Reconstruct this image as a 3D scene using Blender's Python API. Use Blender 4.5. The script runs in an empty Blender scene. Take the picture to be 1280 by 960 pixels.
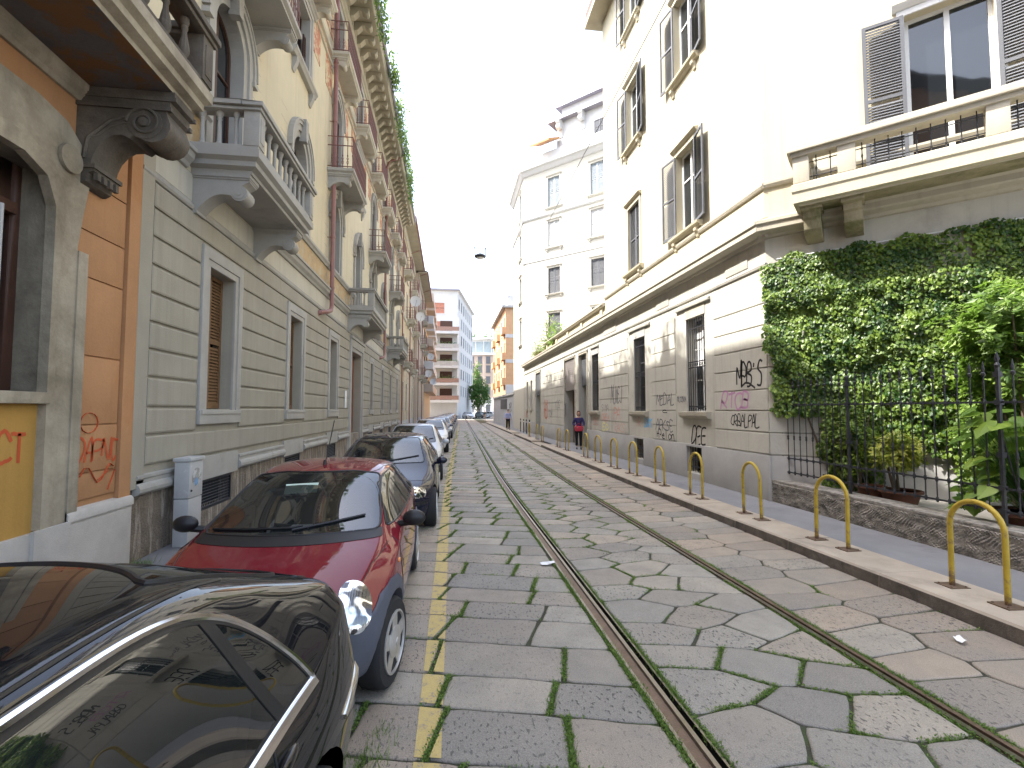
import bpy, bmesh, math, random
from mathutils import Vector, Matrix, noise as mnoise
from mathutils.bvhtree import BVHTree
R = math.radians
PI = math.pi
random.seed(7)
SC = bpy.context.scene
COL = SC.collection

# ------------------------------------------------------------------ helpers
class MB:
    """collects faces, builds ONE mesh"""
    def __init__(s):
        s.v = []; s.f = []; s.m = []
    def add(s, vs, fs, m=0):
        b = len(s.v)
        s.v += [tuple(p) for p in vs]
        for f in fs:
            s.f.append([b + i for i in f]); s.m.append(m)
        return s
    def poly(s, pts, m=0):
        return s.add(pts, [list(range(len(pts)))], m)
    def box(s, x0, x1, y0, y1, z0, z1, m=0):
        if x0 > x1: x0, x1 = x1, x0
        if y0 > y1: y0, y1 = y1, y0
        if z0 > z1: z0, z1 = z1, z0
        return s.add([(x0,y0,z0),(x1,y0,z0),(x1,y1,z0),(x0,y1,z0),(x0,y0,z1),(x1,y0,z1),(x1,y1,z1),(x0,y1,z1)],
                     [(0,3,2,1),(4,5,6,7),(0,1,5,4),(1,2,6,5),(2,3,7,6),(3,0,4,7)], m)
    def prism(s, pts, axis, t0, t1, m=0):
        """2D polygon extruded along axis; 2D coords are the other two axes in order"""
        n = len(pts)
        def P(a, b, t):
            return (t,a,b) if axis == 'x' else (a,t,b) if axis == 'y' else (a,b,t)
        vs = [P(a,b,t0) for a,b in pts] + [P(a,b,t1) for a,b in pts]
        fs = [list(range(n-1,-1,-1)), list(range(n,2*n))] + [(i,(i+1)%n,n+(i+1)%n,n+i) for i in range(n)]
        return s.add(vs, fs, m)
    def tube(s, path, r, n=8, closed=False, m=0, flat=1.0):
        path = [Vector(p) for p in path]
        N = len(path); vs = []; fs = []
        up = None
        for i, p in enumerate(path):
            a = path[i-1] if (i > 0 or closed) else p
            b = path[(i+1) % N] if (i < N-1 or closed) else p
            d = (b - a)
            if d.length < 1e-9: d = Vector((0,0,1))
            d.normalize()
            if up is None:
                up = Vector((0,0,1)) if abs(d.z) < .9 else Vector((1,0,0))
            x = d.cross(up)
            if x.length < 1e-6: x = d.orthogonal()
            x.normalize(); y = x.cross(d).normalized(); up = y
            rr = r[i] if isinstance(r, (list,tuple)) else r
            for k in range(n):
                t = 2*PI*k/n
                vs.append(p + x*(rr*math.cos(t)) + y*(rr*flat*math.sin(t)))
        for i in range(N if closed else N-1):
            j = (i+1) % N
            for k in range(n):
                fs.append((i*n+k, i*n+(k+1)%n, j*n+(k+1)%n, j*n+k))
        if not closed:
            fs.append(list(range(n-1,-1,-1))); fs.append([(N-1)*n+k for k in range(n)])
        return s.add(vs, fs, m)
    def lathe(s, prof, n=12, c=(0,0,0), m=0, axis='z'):
        vs = []; fs = []
        for r, z in prof:
            for k in range(n):
                t = 2*PI*k/n
                a, b = r*math.cos(t), r*math.sin(t)
                if axis == 'z': vs.append((c[0]+a, c[1]+b, c[2]+z))
                elif axis == 'x': vs.append((c[0]+z, c[1]+a, c[2]+b))
                else: vs.append((c[0]+a, c[1]+z, c[2]-b))
        L = len(prof)
        for i in range(L-1):
            for k in range(n):
                fs.append((i*n+k, i*n+(k+1)%n, (i+1)*n+(k+1)%n, (i+1)*n+k))
        fs.append(list(range(n-1,-1,-1))); fs.append([(L-1)*n+k for k in range(n)])
        return s.add(vs, fs, m)
    def ell(s, c, rx, ry, rz, nu=12, nv=8, m=0):
        vs = [(c[0],c[1],c[2]-rz)]; fs = []
        for i in range(1, nv):
            ph = -PI/2 + PI*i/nv
            for k in range(nu):
                t = 2*PI*k/nu
                vs.append((c[0]+rx*math.cos(ph)*math.cos(t), c[1]+ry*math.cos(ph)*math.sin(t), c[2]+rz*math.sin(ph)))
        vs.append((c[0],c[1],c[2]+rz))
        for k in range(nu):
            fs.append((0, 1+(k+1)%nu, 1+k))
            for i in range(nv-2):
                a = 1+i*nu; b = a+nu
                fs.append((a+k, a+(k+1)%nu, b+(k+1)%nu, b+k))
            a = 1+(nv-2)*nu
            fs.append((a+k, a+(k+1)%nu, len(vs)-1))
        return s.add(vs, fs, m)
    def mesh(s, name, mats, smooth=35, bev=0, recalc=False):
        me = bpy.data.meshes.new(name)
        me.from_pydata(s.v, [], s.f)
        for mt in (mats if isinstance(mats, (list,tuple)) else [mats]):
            me.materials.append(mt)
        me.polygons.foreach_set('material_index', s.m)
        if bev or recalc:
            bm = bmesh.new(); bm.from_mesh(me)
            if recalc: bmesh.ops.recalc_face_normals(bm, faces=bm.faces)
            if bev:
                bmesh.ops.remove_doubles(bm, verts=bm.verts, dist=1e-5)
                es = [e for e in bm.edges if len(e.link_faces) == 2 and e.calc_face_angle(0) > R(40)]
                bmesh.ops.bevel(bm, geom=es, offset=bev, segments=2, profile=.6, affect='EDGES', clamp_overlap=True)
            bm.to_mesh(me); bm.free()
        finish(me, smooth)
        return me

def finish(me, smooth):
    if smooth:
        me.polygons.foreach_set('use_smooth', [True]*len(me.polygons))
        me.set_sharp_from_angle(angle=R(smooth))
    me.update()

WLOC = {}
CACHE = {}
def obj(name, me, parent=None, loc=(0,0,0), rot=0.0):
    o = bpy.data.objects.new(name, me)
    COL.objects.link(o)
    if parent is not None: o.parent = parent
    o.location = loc; o.rotation_euler = (0,0,rot)
    return o
def part(name, mb, mats, parent=None, loc=(0,0,0), rot=0.0, smooth=35, bev=0, label=None):
    o = obj(name, mb.mesh(name, mats, smooth, bev), parent, loc, rot)
    if label: o['label'] = label
    return o
def cpart(key, name, fn, mats, parent=None, loc=(0,0,0), rot=0.0, smooth=35, bev=0):
    """same, mesh data shared by key"""
    if key not in CACHE:
        CACHE[key] = fn().mesh(name, mats, smooth, bev)
    return obj(name, CACHE[key], parent, loc, rot)
def tag(o, label, cat, group=None):
    o['label'] = label; o['category'] = cat
    if group: o['group'] = group
    return o
def thing(name, label, cat, loc=(0,0,0), rot=0.0, group=None):
    o = obj(name, None, None, loc, rot)
    o.empty_display_size = .2
    return tag(o, label, cat, group)
def struct(name, mb, mats, kind='structure', smooth=35, bev=0):
    o = obj(name, mb.mesh(name, mats, smooth, bev)); o['kind'] = kind
    return o
def copy_tree(o, parent=None):
    c = o.copy(); COL.objects.link(c)
    c.parent = parent
    for ch in [x for x in bpy.data.objects if x.parent == o]:
        copy_tree(ch, c)
    return c

class Fac:
    """facade frame: u along the wall (right when seen from outside), -y outward, z up"""
    def __init__(s, parent, ox, oy, rot):
        s.p = parent; s.ox = ox; s.oy = oy; s.rot = R(rot)
        s.c = math.cos(s.rot); s.s = math.sin(s.rot)
    def world(s, u, y, z):
        return (s.ox+u*s.c-y*s.s, s.oy+u*s.s+y*s.c, z)
    def loc(s, u, y, z):
        w = s.world(u,y,z); l = s.p.location
        return (w[0]-l[0], w[1]-l[1], w[2]-l[2])
    def put(s, name, mb, mats, u=0, z=0, y=0, smooth=35, bev=0, label=None):
        o = part(name, mb, mats, s.p, s.loc(u,y,z), s.rot, smooth, bev)
        if label: o['label'] = label
        return o
    def cput(s, key, name, fn, mats, u=0, z=0, y=0, smooth=35, bev=0):
        return cpart(key, name, fn, mats, s.p, s.loc(u,y,z), s.rot, smooth, bev)

# ------------------------------------------------------------------ materials
def newmat(name):
    m = bpy.data.materials.new(name); m.use_nodes = True
    nt = m.node_tree
    b = nt.nodes.get('Principled BSDF')
    return m, nt, b
def rgb(c): return (c[0], c[1], c[2], 1)
def noise_node(nt, vec, scale, detail=4, rough=.6, dist=0):
    n = nt.nodes.new('ShaderNodeTexNoise')
    n.inputs['Scale'].default_value = scale; n.inputs['Detail'].default_value = detail
    n.inputs['Roughness'].default_value = rough; n.inputs['Distortion'].default_value = dist
    nt.links.new(vec, n.inputs['Vector'])
    return n.outputs['Fac']
def ramp(nt, fac, a, b, ca=(0,0,0), cb=(1,1,1)):
    r = nt.nodes.new('ShaderNodeValToRGB')
    r.color_ramp.elements[0].position = a; r.color_ramp.elements[0].color = rgb(ca)
    r.color_ramp.elements[1].position = b; r.color_ramp.elements[1].color = rgb(cb)
    nt.links.new(fac, r.inputs['Fac'])
    return r.outputs['Color']
def mixc(nt, fac, a, b, mode='MIX'):
    n = nt.nodes.new('ShaderNodeMix'); n.data_type = 'RGBA'; n.blend_type = mode
    for sock, val in ((n.inputs[0], fac), (n.inputs[6], a), (n.inputs[7], b)):
        if isinstance(val, (int, float)): sock.default_value = val
        elif isinstance(val, (tuple, list)): sock.default_value = rgb(val)
        else: nt.links.new(val, sock)
    return n.outputs[2]
def mapping(nt, vec, scale=(1,1,1), loc=(0,0,0)):
    n = nt.nodes.new('ShaderNodeMapping')
    n.inputs['Scale'].default_value = scale; n.inputs['Location'].default_value = loc
    nt.links.new(vec, n.inputs['Vector'])
    return n.outputs['Vector']
def coord(nt, kind='Object'):
    if kind == 'World':
        return nt.nodes.new('ShaderNodeNewGeometry').outputs['Position']
    return nt.nodes.new('ShaderNodeTexCoord').outputs[kind]
def bump(nt, bsdf, h, strength, dist=.02):
    n = nt.nodes.new('ShaderNodeBump')
    n.inputs['Strength'].default_value = strength; n.inputs['Distance'].default_value = dist
    nt.links.new(h, n.inputs['Height']); nt.links.new(n.outputs['Normal'], bsdf.inputs['Normal'])
def M(name, col, rough=.8, var=.12, scale=2.0, fine=30, bstr=.15, spec=.3, metal=0, coat=0,
      stain=None, stain_amt=(.55,.75), stain_scale=(1,1,1), stain_size=1.2, streak=0, space='World', bdist=.01):
    m, nt, b = newmat(name)
    v = coord(nt, space)
    n1 = noise_node(nt, v, scale, 5, .65)
    n2 = noise_node(nt, v, fine, 3, .6)
    lo = tuple(c*(1-var) for c in col); hi = tuple(min(1, c*(1+var)) for c in col)
    c = mixc(nt, ramp(nt, n1, .3, .7), lo, hi)
    c = mixc(nt, .25*min(1, var*4), c, ramp(nt, n2, .3, .7, tuple(x*.75 for x in col), tuple(min(1,x*1.2) for x in col)))
    if stain:
        vs = mapping(nt, v, stain_scale)
        n3 = noise_node(nt, vs, stain_size, 7, .7, .3)
        c = mixc(nt, ramp(nt, n3, stain_amt[0], stain_amt[1]), c, stain)
    if streak:
        vs = mapping(nt, v, (3, 3, .12))
        n4 = noise_node(nt, vs, 1.5, 5, .7)
        f = ramp(nt, n4, .5, .8, (0,0,0), (streak,)*3)
        c = mixc(nt, f, c, tuple(x*.45 for x in col))
    nt.links.new(c, b.inputs['Base Color'])
    rr = ramp(nt, n1, .2, .8, (max(0,rough-.08),)*3, (min(1,rough+.08),)*3)
    nt.links.new(rr, b.inputs['Roughness'])
    b.inputs['Specular IOR Level'].default_value = spec
    b.inputs['Metallic'].default_value = metal
    b.inputs['Coat Weight'].default_value = coat
    b.inputs['Coat Roughness'].default_value = .03
    if bstr: bump(nt, b, n2, bstr, bdist)
    return m
def rusty_base(m):
    nt = m.node_tree; b = nt.nodes['Principled BSDF']; old = b.inputs['Base Color'].links[0].from_socket
    v = coord(nt, 'Object'); sx = nt.nodes.new('ShaderNodeSeparateXYZ'); nt.links.new(v, sx.inputs[0])
    ad = nt.nodes.new('ShaderNodeMath'); ad.operation = 'MULTIPLY_ADD'; nt.links.new(noise_node(nt, v, 18, 5, .75), ad.inputs[0]); ad.inputs[1].default_value = .35; nt.links.new(sx.outputs['Z'], ad.inputs[2])
    f = ramp(nt, ad.outputs[0], .20, .30, (1,1,1), (0,0,0))
    nt.links.new(mixc(nt, f, old, (.10,.055,.03)), b.inputs['Base Color'])
def paint(name, col, flake=.0, dirt=.06):
    m, nt, b = newmat(name)
    v = coord(nt, 'Object')
    n1 = noise_node(nt, v, 3, 6, .7)
    n2 = noise_node(nt, v, 60, 3, .7)
    c = mixc(nt, ramp(nt, n1, .45, .8, (0,0,0), (dirt*3,)*3), col, (.25,.23,.2))
    c = mixc(nt, ramp(nt, n2, .6, .75, (0,0,0), (dirt,)*3), c, (.3,.28,.25))
    nt.links.new(c, b.inputs['Base Color'])
    b.inputs['Roughness'].default_value = .45
    b.inputs['Metallic'].default_value = flake
    b.inputs['Specular IOR Level'].default_value = .02
    b.inputs['Coat Weight'].default_value = 1.0
    rr = ramp(nt, n1, .3, .8, (.004,)*3, (.03,)*3)
    nt.links.new(rr, b.inputs['Coat Roughness'])
    return m
def glassmat(name, tint=(.010,.013,.013), alpha=.78, rough=.004):
    """tinted car glass: part see-through, strongly reflecting"""
    m, nt, b = newmat(name)
    out = nt.nodes.get('Material Output')
    tr = nt.nodes.new('ShaderNodeBsdfTransparent'); tr.inputs['Color'].default_value = rgb((.55,.6,.58))
    b.inputs['Base Color'].default_value = rgb(tint); b.inputs['Roughness'].default_value = rough
    b.inputs['Specular IOR Level'].default_value = 1.0; b.inputs['IOR'].default_value = 1.85
    v = coord(nt, 'Object')
    nn = noise_node(nt, v, 5, 5, .7)
    nt.links.new(ramp(nt, nn, .3, .8, (rough,)*3, (rough+.012,)*3), b.inputs['Roughness'])
    mx = nt.nodes.new('ShaderNodeMixShader'); mx.inputs[0].default_value = alpha
    nt.links.new(tr.outputs[0], mx.inputs[1]); nt.links.new(b.outputs[0], mx.inputs[2])
    nt.links.new(mx.outputs[0], out.inputs['Surface'])
    return m
def leafmat(name, dark, light, spec=.4, rough=.45, trans=.35, yellow=None):
    """leaf colour varies per leaf through a stored value (ivy adds depth shade)"""
    m, nt, b = newmat(name)
    at = nt.nodes.new('ShaderNodeAttribute'); at.attribute_name = 'rnd'
    c = mixc(nt, at.outputs['Fac'], dark, light)
    if yellow:
        v = coord(nt, 'World')
        nn = noise_node(nt, v, 40, 3, .6)
        c = mixc(nt, ramp(nt, nn, .5, .56), c, yellow)
    nt.links.new(c, b.inputs['Base Color'])
    b.inputs['Roughness'].default_value = rough; b.inputs['Specular IOR Level'].default_value = spec
    tl = nt.nodes.new('ShaderNodeBsdfTranslucent'); nt.links.new(mixc(nt, .5, c, (.25,.45,.05), 'MIX'), tl.inputs['Color'])
    mx = nt.nodes.new('ShaderNodeMixShader'); mx.inputs[0].default_value = trans
    nt.links.new(b.outputs[0], mx.inputs[1]); nt.links.new(tl.outputs[0], mx.inputs[2])
    nt.links.new(mx.outputs[0], nt.nodes.get('Material Output').inputs['Surface'])
    return m

T = {}
def mats():
    T['grey_plaster'] = M('grey_plaster', (.325,.30,.24), .85, .10, 1.2, 60, .35, streak=.35)
    T['grey_stone'] = M('grey_stone', (.36,.345,.31), .8, .12, 2, 50, .25, stain=(.20,.19,.16), stain_amt=(.6,.85))
    T['grey_cement'] = M('grey_cement', (.34,.325,.29), .8, .10, 2, 50, .2, stain=(.17,.17,.16), stain_amt=(.55,.85))
    T['cream'] = M('cream_plaster', (.54,.475,.33), .85, .08, .8, 50, .2, streak=.25)
    T['cream_band'] = M('cream_band', (.47,.44,.36), .85, .10, 1, 50, .2, streak=.4)
    T['fresco'] = M('painted_frieze', (.42,.30,.16), .85, .25, 3, 25, .1, stain=(.42,.37,.26), stain_amt=(.5,.6), stain_size=4)
    T['red_fresco'] = M('red_frieze', (.40,.17,.10), .85, .25, 3, 25, .1, stain=(.52,.42,.27), stain_amt=(.48,.55), stain_size=5)
    T['rough_base'] = M('rough_stone_base', (.20,.165,.125), .95, .35, 5, 40, .9, stain=(.42,.37,.30), stain_amt=(.5,.62), stain_scale=(1,2.5,.35), stain_size=4, bdist=.03)
    T['granite'] = M('granite_base', (.50,.47,.42), .85, .15, 3, 90, .4, stain=(.27,.25,.22), stain_amt=(.55,.8))
    T['orange'] = M('orange_plaster', (.41,.215,.10), .85, .14, 1.0, 40, .25, stain=(.38,.16,.06), stain_amt=(.55,.8), streak=.25)
    T['orange_panel'] = M('ochre_panel', (.42,.24,.06), .85, .12, 1.2, 40, .2, streak=.3)
    T['old_stone'] = M('old_stone', (.25,.22,.165), .88, .2, 2.5, 45, .4, stain=(.10,.082,.06), stain_amt=(.42,.68), streak=.6)
    T['grimy_stone'] = M('grimy_stone', (.135,.115,.09), .9, .3, 3, 45, .4, stain=(.055,.045,.035), stain_amt=(.42,.66), streak=.6)
    T['old_stone_lt'] = M('old_stone_light', (.36,.315,.235), .88, .18, 2.5, 45, .4, stain=(.17,.14,.095), stain_amt=(.45,.72), streak=.6)
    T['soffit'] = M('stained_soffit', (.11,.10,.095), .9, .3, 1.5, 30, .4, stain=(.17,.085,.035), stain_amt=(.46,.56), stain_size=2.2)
    T['right_wall'] = M('right_plaster', (.425,.412,.36), .85, .09, .8, 50, .25, streak=.45, stain=(.33,.31,.28), stain_amt=(.52,.75))
    T['right_upper'] = M('right_upper_plaster', (.46,.42,.31), .85, .06, .6, 50, .15, streak=.25)
    T['right_plinth'] = M('right_plinth', (.33,.325,.31), .8, .12, 1.6, 70, .2, stain=(.27,.26,.25), stain_amt=(.55,.85))
    T['right_trim'] = M('right_trim', (.40,.37,.30), .85, .10, 1.5, 50, .2, streak=.4)
    T['r2_wall'] = M('far_cream', (.48,.46,.40), .85, .04, .5, 30, .1)
    T['white'] = M('white_plaster', (.56,.56,.55), .85, .05, .5, 30, .1, streak=.2)
    T['brick'] = M('orange_brick', (.60,.36,.20), .85, .12, 2, 60, .2)
    T['concrete'] = M('concrete', (.42,.41,.39), .85, .12, 1.2, 40, .2, streak=.4)
    T['roof'] = M('roof_tiles', (.10,.075,.06), .8, .2, 3, 30, .3)
    T['eave_under'] = M('eave_under', (.37,.335,.255), .85, .15, 1.5, 40, .2)
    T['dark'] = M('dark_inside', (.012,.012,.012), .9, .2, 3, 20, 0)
    T['wood_brown'] = M('brown_shutter', (.17,.095,.045), .6, .2, 4, 60, .2)
    T['wood_dark'] = M('dark_wood', (.06,.028,.018), .5, .2, 4, 60, .2)
    T['door_red'] = M('red_brown_door', (.20,.055,.02), .5, .25, 5, 60, .2)
    T['grey_shutter'] = M('grey_shutter', (.10,.105,.115), .6, .12, 4, 60, .1)
    T['pale_shutter'] = M('pale_shutter', (.30,.34,.37), .6, .1, 4, 60, .1)
    T['frame_white'] = M('white_frame', (.62,.63,.62), .5, .06, 4, 60, .05)
    T['iron'] = M('dark_iron', (.018,.019,.024), .5, .25, 6, 80, .2, spec=.5)
    T['iron_red'] = M('rust_red_iron', (.17,.085,.07), .6, .2, 8, 60, .1)
    T['pipe'] = M('copper_pipe', (.23,.105,.085), .5, .15, 6, 60, .1, spec=.5)
    T['zinc'] = M('zinc_gutter', (.30,.29,.33), .5, .1, 5, 50, .1, metal=.4)
    T['rail_steel'] = M('rail_steel', (.27,.25,.22), .38, .2, 6, 90, .1, metal=1)
    T['rail_rust'] = M('rail_rust', (.17,.12,.085), .55, .3, 8, 60, .3, metal=.5)
    T['asphalt'] = M('pavement_asphalt', (.185,.185,.19), .85, .15, 1.6, 160, .5, stain=(.09,.09,.1), stain_amt=(.58,.8), bdist=.006)
    T['kerb'] = M('granite_kerb', (.35,.30,.235), .8, .18, 2.5, 110, .4, stain=(.19,.165,.14), stain_amt=(.55,.75), bdist=.008)
    T['hewn'] = M('hewn_stone', (.27,.25,.22), .9, .25, 4, 60, .6, stain=(.10,.095,.085), stain_amt=(.45,.62), stain_size=9, stain_scale=(1,1,2.5))
    T['yellow_paint'] = M('yellow_hoop_paint', (.40,.285,.03), .5, .18, 7, 60, .15, spec=.4, stain=(.16,.10,.05), stain_amt=(.56,.68), stain_size=7, space='Object')
    rusty_base(T['yellow_paint'])
    T['rubber'] = M('tyre_rubber', (.022,.022,.023), .8, .2, 8, 90, .3)
    T['black_trim'] = M('black_trim', (.013,.013,.014), .45, .15, 8, 60, .05, spec=.4)
    T['grey_plastic'] = M('grey_plastic', (.075,.08,.10), .5, .10, 6, 200, .15, spec=.4, space='Object')
    T['chrome'] = M('chrome', (.75,.74,.72), .10, .04, 6, 60, 0, metal=1)
    T['alloy'] = M('silver_wheel', (.52,.50,.47), .35, .08, 6, 60, 0, metal=.6, space='Object')
    T['interior'] = M('car_interior', (.03,.03,.032), .85, .2, 8, 60, .1)
    T['seat_cloth'] = M('seat_cloth', (.10,.10,.105), .9, .15, 8, 120, .2)
    T['carglass'] = glassmat('car_glass')
    T['screen'] = glassmat('windscreen_glass', (.012,.016,.018), .62)
    m, nt, b = newmat('headlight_lens')
    v = coord(nt, 'Object')
    vo = nt.nodes.new('ShaderNodeTexWave'); vo.inputs['Scale'].default_value = 22; vo.inputs['Distortion'].default_value = 3; nt.links.new(v, vo.inputs['Vector'])
    vd = nt.nodes.new('ShaderNodeTexNoise'); vd.inputs['Scale'].default_value = 11; vd.inputs['Detail'].default_value = 1; nt.links.new(v, vd.inputs['Vector'])
    c = mixc(nt, ramp(nt, vd.outputs['Fac'], .44, .50), (.10,.105,.11), (.88,.90,.93))
    c = mixc(nt, ramp(nt, vd.outputs['Fac'], .60, .63), c, (.06,.06,.07))
    nt.links.new(c, b.inputs['Base Color']); b.inputs['Metallic'].default_value = .9; b.inputs['Roughness'].default_value = .12
    bump(nt, b, vo.outputs['Fac'], .10, .01)
    b.inputs['Coat Weight'].default_value = 1; b.inputs['Coat Roughness'].default_value = .02
    T['headlight'] = m
    T['amber'] = M('amber_lens', (.65,.20,.02), .2, .05, 20, 90, .05, coat=1)
    T['red_lens'] = M('red_lens', (.35,.01,.01), .2, .05, 20, 90, .05, coat=1)
    T['paper'] = M('white_paper', (.75,.75,.74), .8, .05, 9, 60, .05)
    T['steel_grey'] = M('grey_cabinet', (.43,.43,.42), .6, .08, 3, 80, .1, stain=(.52,.52,.50), stain_amt=(.6,.63), stain_size=5, space='Object')
    T['terracotta'] = M('terracotta', (.10,.045,.03), .85, .15, 5, 60, .2)
    T['bark'] = M('bark', (.11,.085,.06), .9, .3, 8, 50, .6)
    T['soil'] = M('soil', (.06,.045,.03), .95, .3, 6, 50, .5)
    m, nt, b = newmat('window_glass')
    b.inputs['Base Color'].default_value = rgb((.012,.015,.018)); b.inputs['Roughness'].default_value = .03
    b.inputs['Specular IOR Level'].default_value = .9
    v = coord(nt, 'World'); bump(nt, b, noise_node(nt, v, 1.3, 2, .5), .06, .05)
    T['glass'] = m
    T['ivy'] = leafmat('ivy_leaf', (.018,.055,.009), (.19,.27,.038), spec=.3, rough=.4, trans=.25)
    T['shrub'] = leafmat('shrub_leaf', (.03,.075,.014), (.19,.28,.05))
    T['gold'] = leafmat('spotted_leaf', (.10,.17,.02), (.30,.33,.05), yellow=(.50,.48,.10))
    T['big_leaf'] = leafmat('broad_leaf', (.06,.15,.02), (.24,.34,.05))
    T['grass'] = leafmat('grass_blade', (.06,.125,.022), (.20,.28,.07), spec=.2)
    T['tree'] = leafmat('tree_leaf', (.025,.075,.012), (.08,.17,.025))
    T['pale_plant'] = leafmat('pale_plant', (.06,.10,.03), (.20,.22,.07))
mats()
# ------------------------------------------------------------------ ground
def off(y):
    """the street swings gently to the right with distance"""
    if y < 8: return 0.0
    if y < 16: return .024*(y-8)**2/16
    return .024*(y-12)
HC = 1.85
class Leaves:
    def __init__(s): s.v = []; s.f = []; s.r = []
    def leaf(s, p, d, side, l, w, rnd, fold=.15):
        """one pointed leaf: 4 verts, two triangles bent along the midrib"""
        b = len(s.v)
        n = d.cross(side)
        m = p + d*(l*.45)
        s.v += [tuple(p), tuple(m + side*(w*.5) + n*(fold*w)), tuple(p + d*l), tuple(m - side*(w*.5) + n*(fold*w))]
        s.f += [(b, b+1, b+2), (b, b+2, b+3)]
        s.r += [rnd]*4
    def blade(s, p, tip, w, rnd, ang):
        b = len(s.v)
        dx, dy = math.cos(ang)*w*.5, math.sin(ang)*w*.5
        s.v += [(p[0]-dx,p[1]-dy,p[2]), (p[0]+dx,p[1]+dy,p[2]), tip]
        s.f.append((b,b+1,b+2)); s.r += [rnd]*3
    def build(s, name, mat, parent=None, loc=(0,0,0), rot=0):
        me = bpy.data.meshes.new(name); me.from_pydata(s.v, [], s.f); me.materials.append(mat)
        a = me.attributes.new('rnd', 'FLOAT', 'POINT'); a.data.foreach_set('value', s.r)
        me.update()
        return obj(name, me, parent, loc, rot)
def rvec():
    while True:
        v = Vector((random.uniform(-1,1), random.uniform(-1,1), random.uniform(-1,1)))
        if .05 < v.length < 1: return v.normalized()

def stone_material():
    m, nt, b = newmat('paving_stone')
    v = coord(nt, 'World')
    warm = nt.nodes.new('ShaderNodeAttribute'); warm.attribute_name = 'warm'
    tint = nt.nodes.new('ShaderNodeAttribute'); tint.attribute_name = 'tint'
    pit = nt.nodes.new('ShaderNodeAttribute'); pit.attribute_name = 'pit'
    c = mixc(nt, warm.outputs['Fac'], (.295,.275,.224), (.34,.258,.175))
    c = mixc(nt, tint.outputs['Fac'], mixc(nt, 1.0, c, (.64,.65,.68), 'MULTIPLY'), mixc(nt, 1.0, c, (1.26,1.24,1.2), 'MULTIPLY'))
    n1 = noise_node(nt, v, 2.3, 6, .7)
    c = mixc(nt, ramp(nt, n1, .42, .72, (0,0,0), (.65,.65,.65)), c, (.15,.14,.12))
    n0 = noise_node(nt, v, 7, 5, .7, .5)
    c = mixc(nt, ramp(nt, n0, .58, .7, (0,0,0), (.35,.35,.35)), c, (.33,.27,.2))
    nf = noise_node(nt, v, 140, 3, .7)
    c = mixc(nt, .40, c, ramp(nt, nf, .32, .68, (.085,.08,.075), (.45,.42,.37)))
    vo = nt.nodes.new('ShaderNodeTexNoise'); vo.inputs['Scale'].default_value = 30; vo.inputs['Detail'].default_value = 2
    nt.links.new(mapping(nt, v, (1.6, .8, 1)), vo.inputs['Vector'])
    pm = ramp(nt, vo.outputs['Fac'], .60, .66)
    pm = mixc(nt, 1.0, pm, pit.outputs['Fac'], 'MULTIPLY')
    c = mixc(nt, pm, c, (.07,.068,.063))
    nt.links.new(c, b.inputs['Base Color'])
    nt.links.new(ramp(nt, n1, .3, .7, (.5,)*3, (.75,)*3), b.inputs['Roughness'])
    b.inputs['Specular IOR Level'].default_value = .35
    h = mixc(nt, pm, ramp(nt, nf, .2, .8, (.4,)*3, (.6,)*3), (0,0,0))
    bump(nt, b, h, .8, .014)
    return m

def offset_poly(pts, d):
    """move every edge of a counter-clockwise polygon inwards by d"""
    n = len(pts); out = []
    for i in range(n):
        p0, p1, p2 = pts[i-1], pts[i], pts[(i+1) % n]
        a = Vector((p1[0]-p0[0], p1[1]-p0[1])); c = Vector((p2[0]-p1[0], p2[1]-p1[1]))
        if a.length < 1e-6 or c.length < 1e-6: out.append(p1); continue
        a.normalize(); c.normalize()
        na = Vector((-a.y, a.x)); nc = Vector((-c.y, c.x))
        k = 1 + na.dot(nc)
        if k < .35: k = .35
        q = (na+nc)*(d/k)
        out.append((p1[0]+q.x, p1[1]+q.y))
    return out

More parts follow.
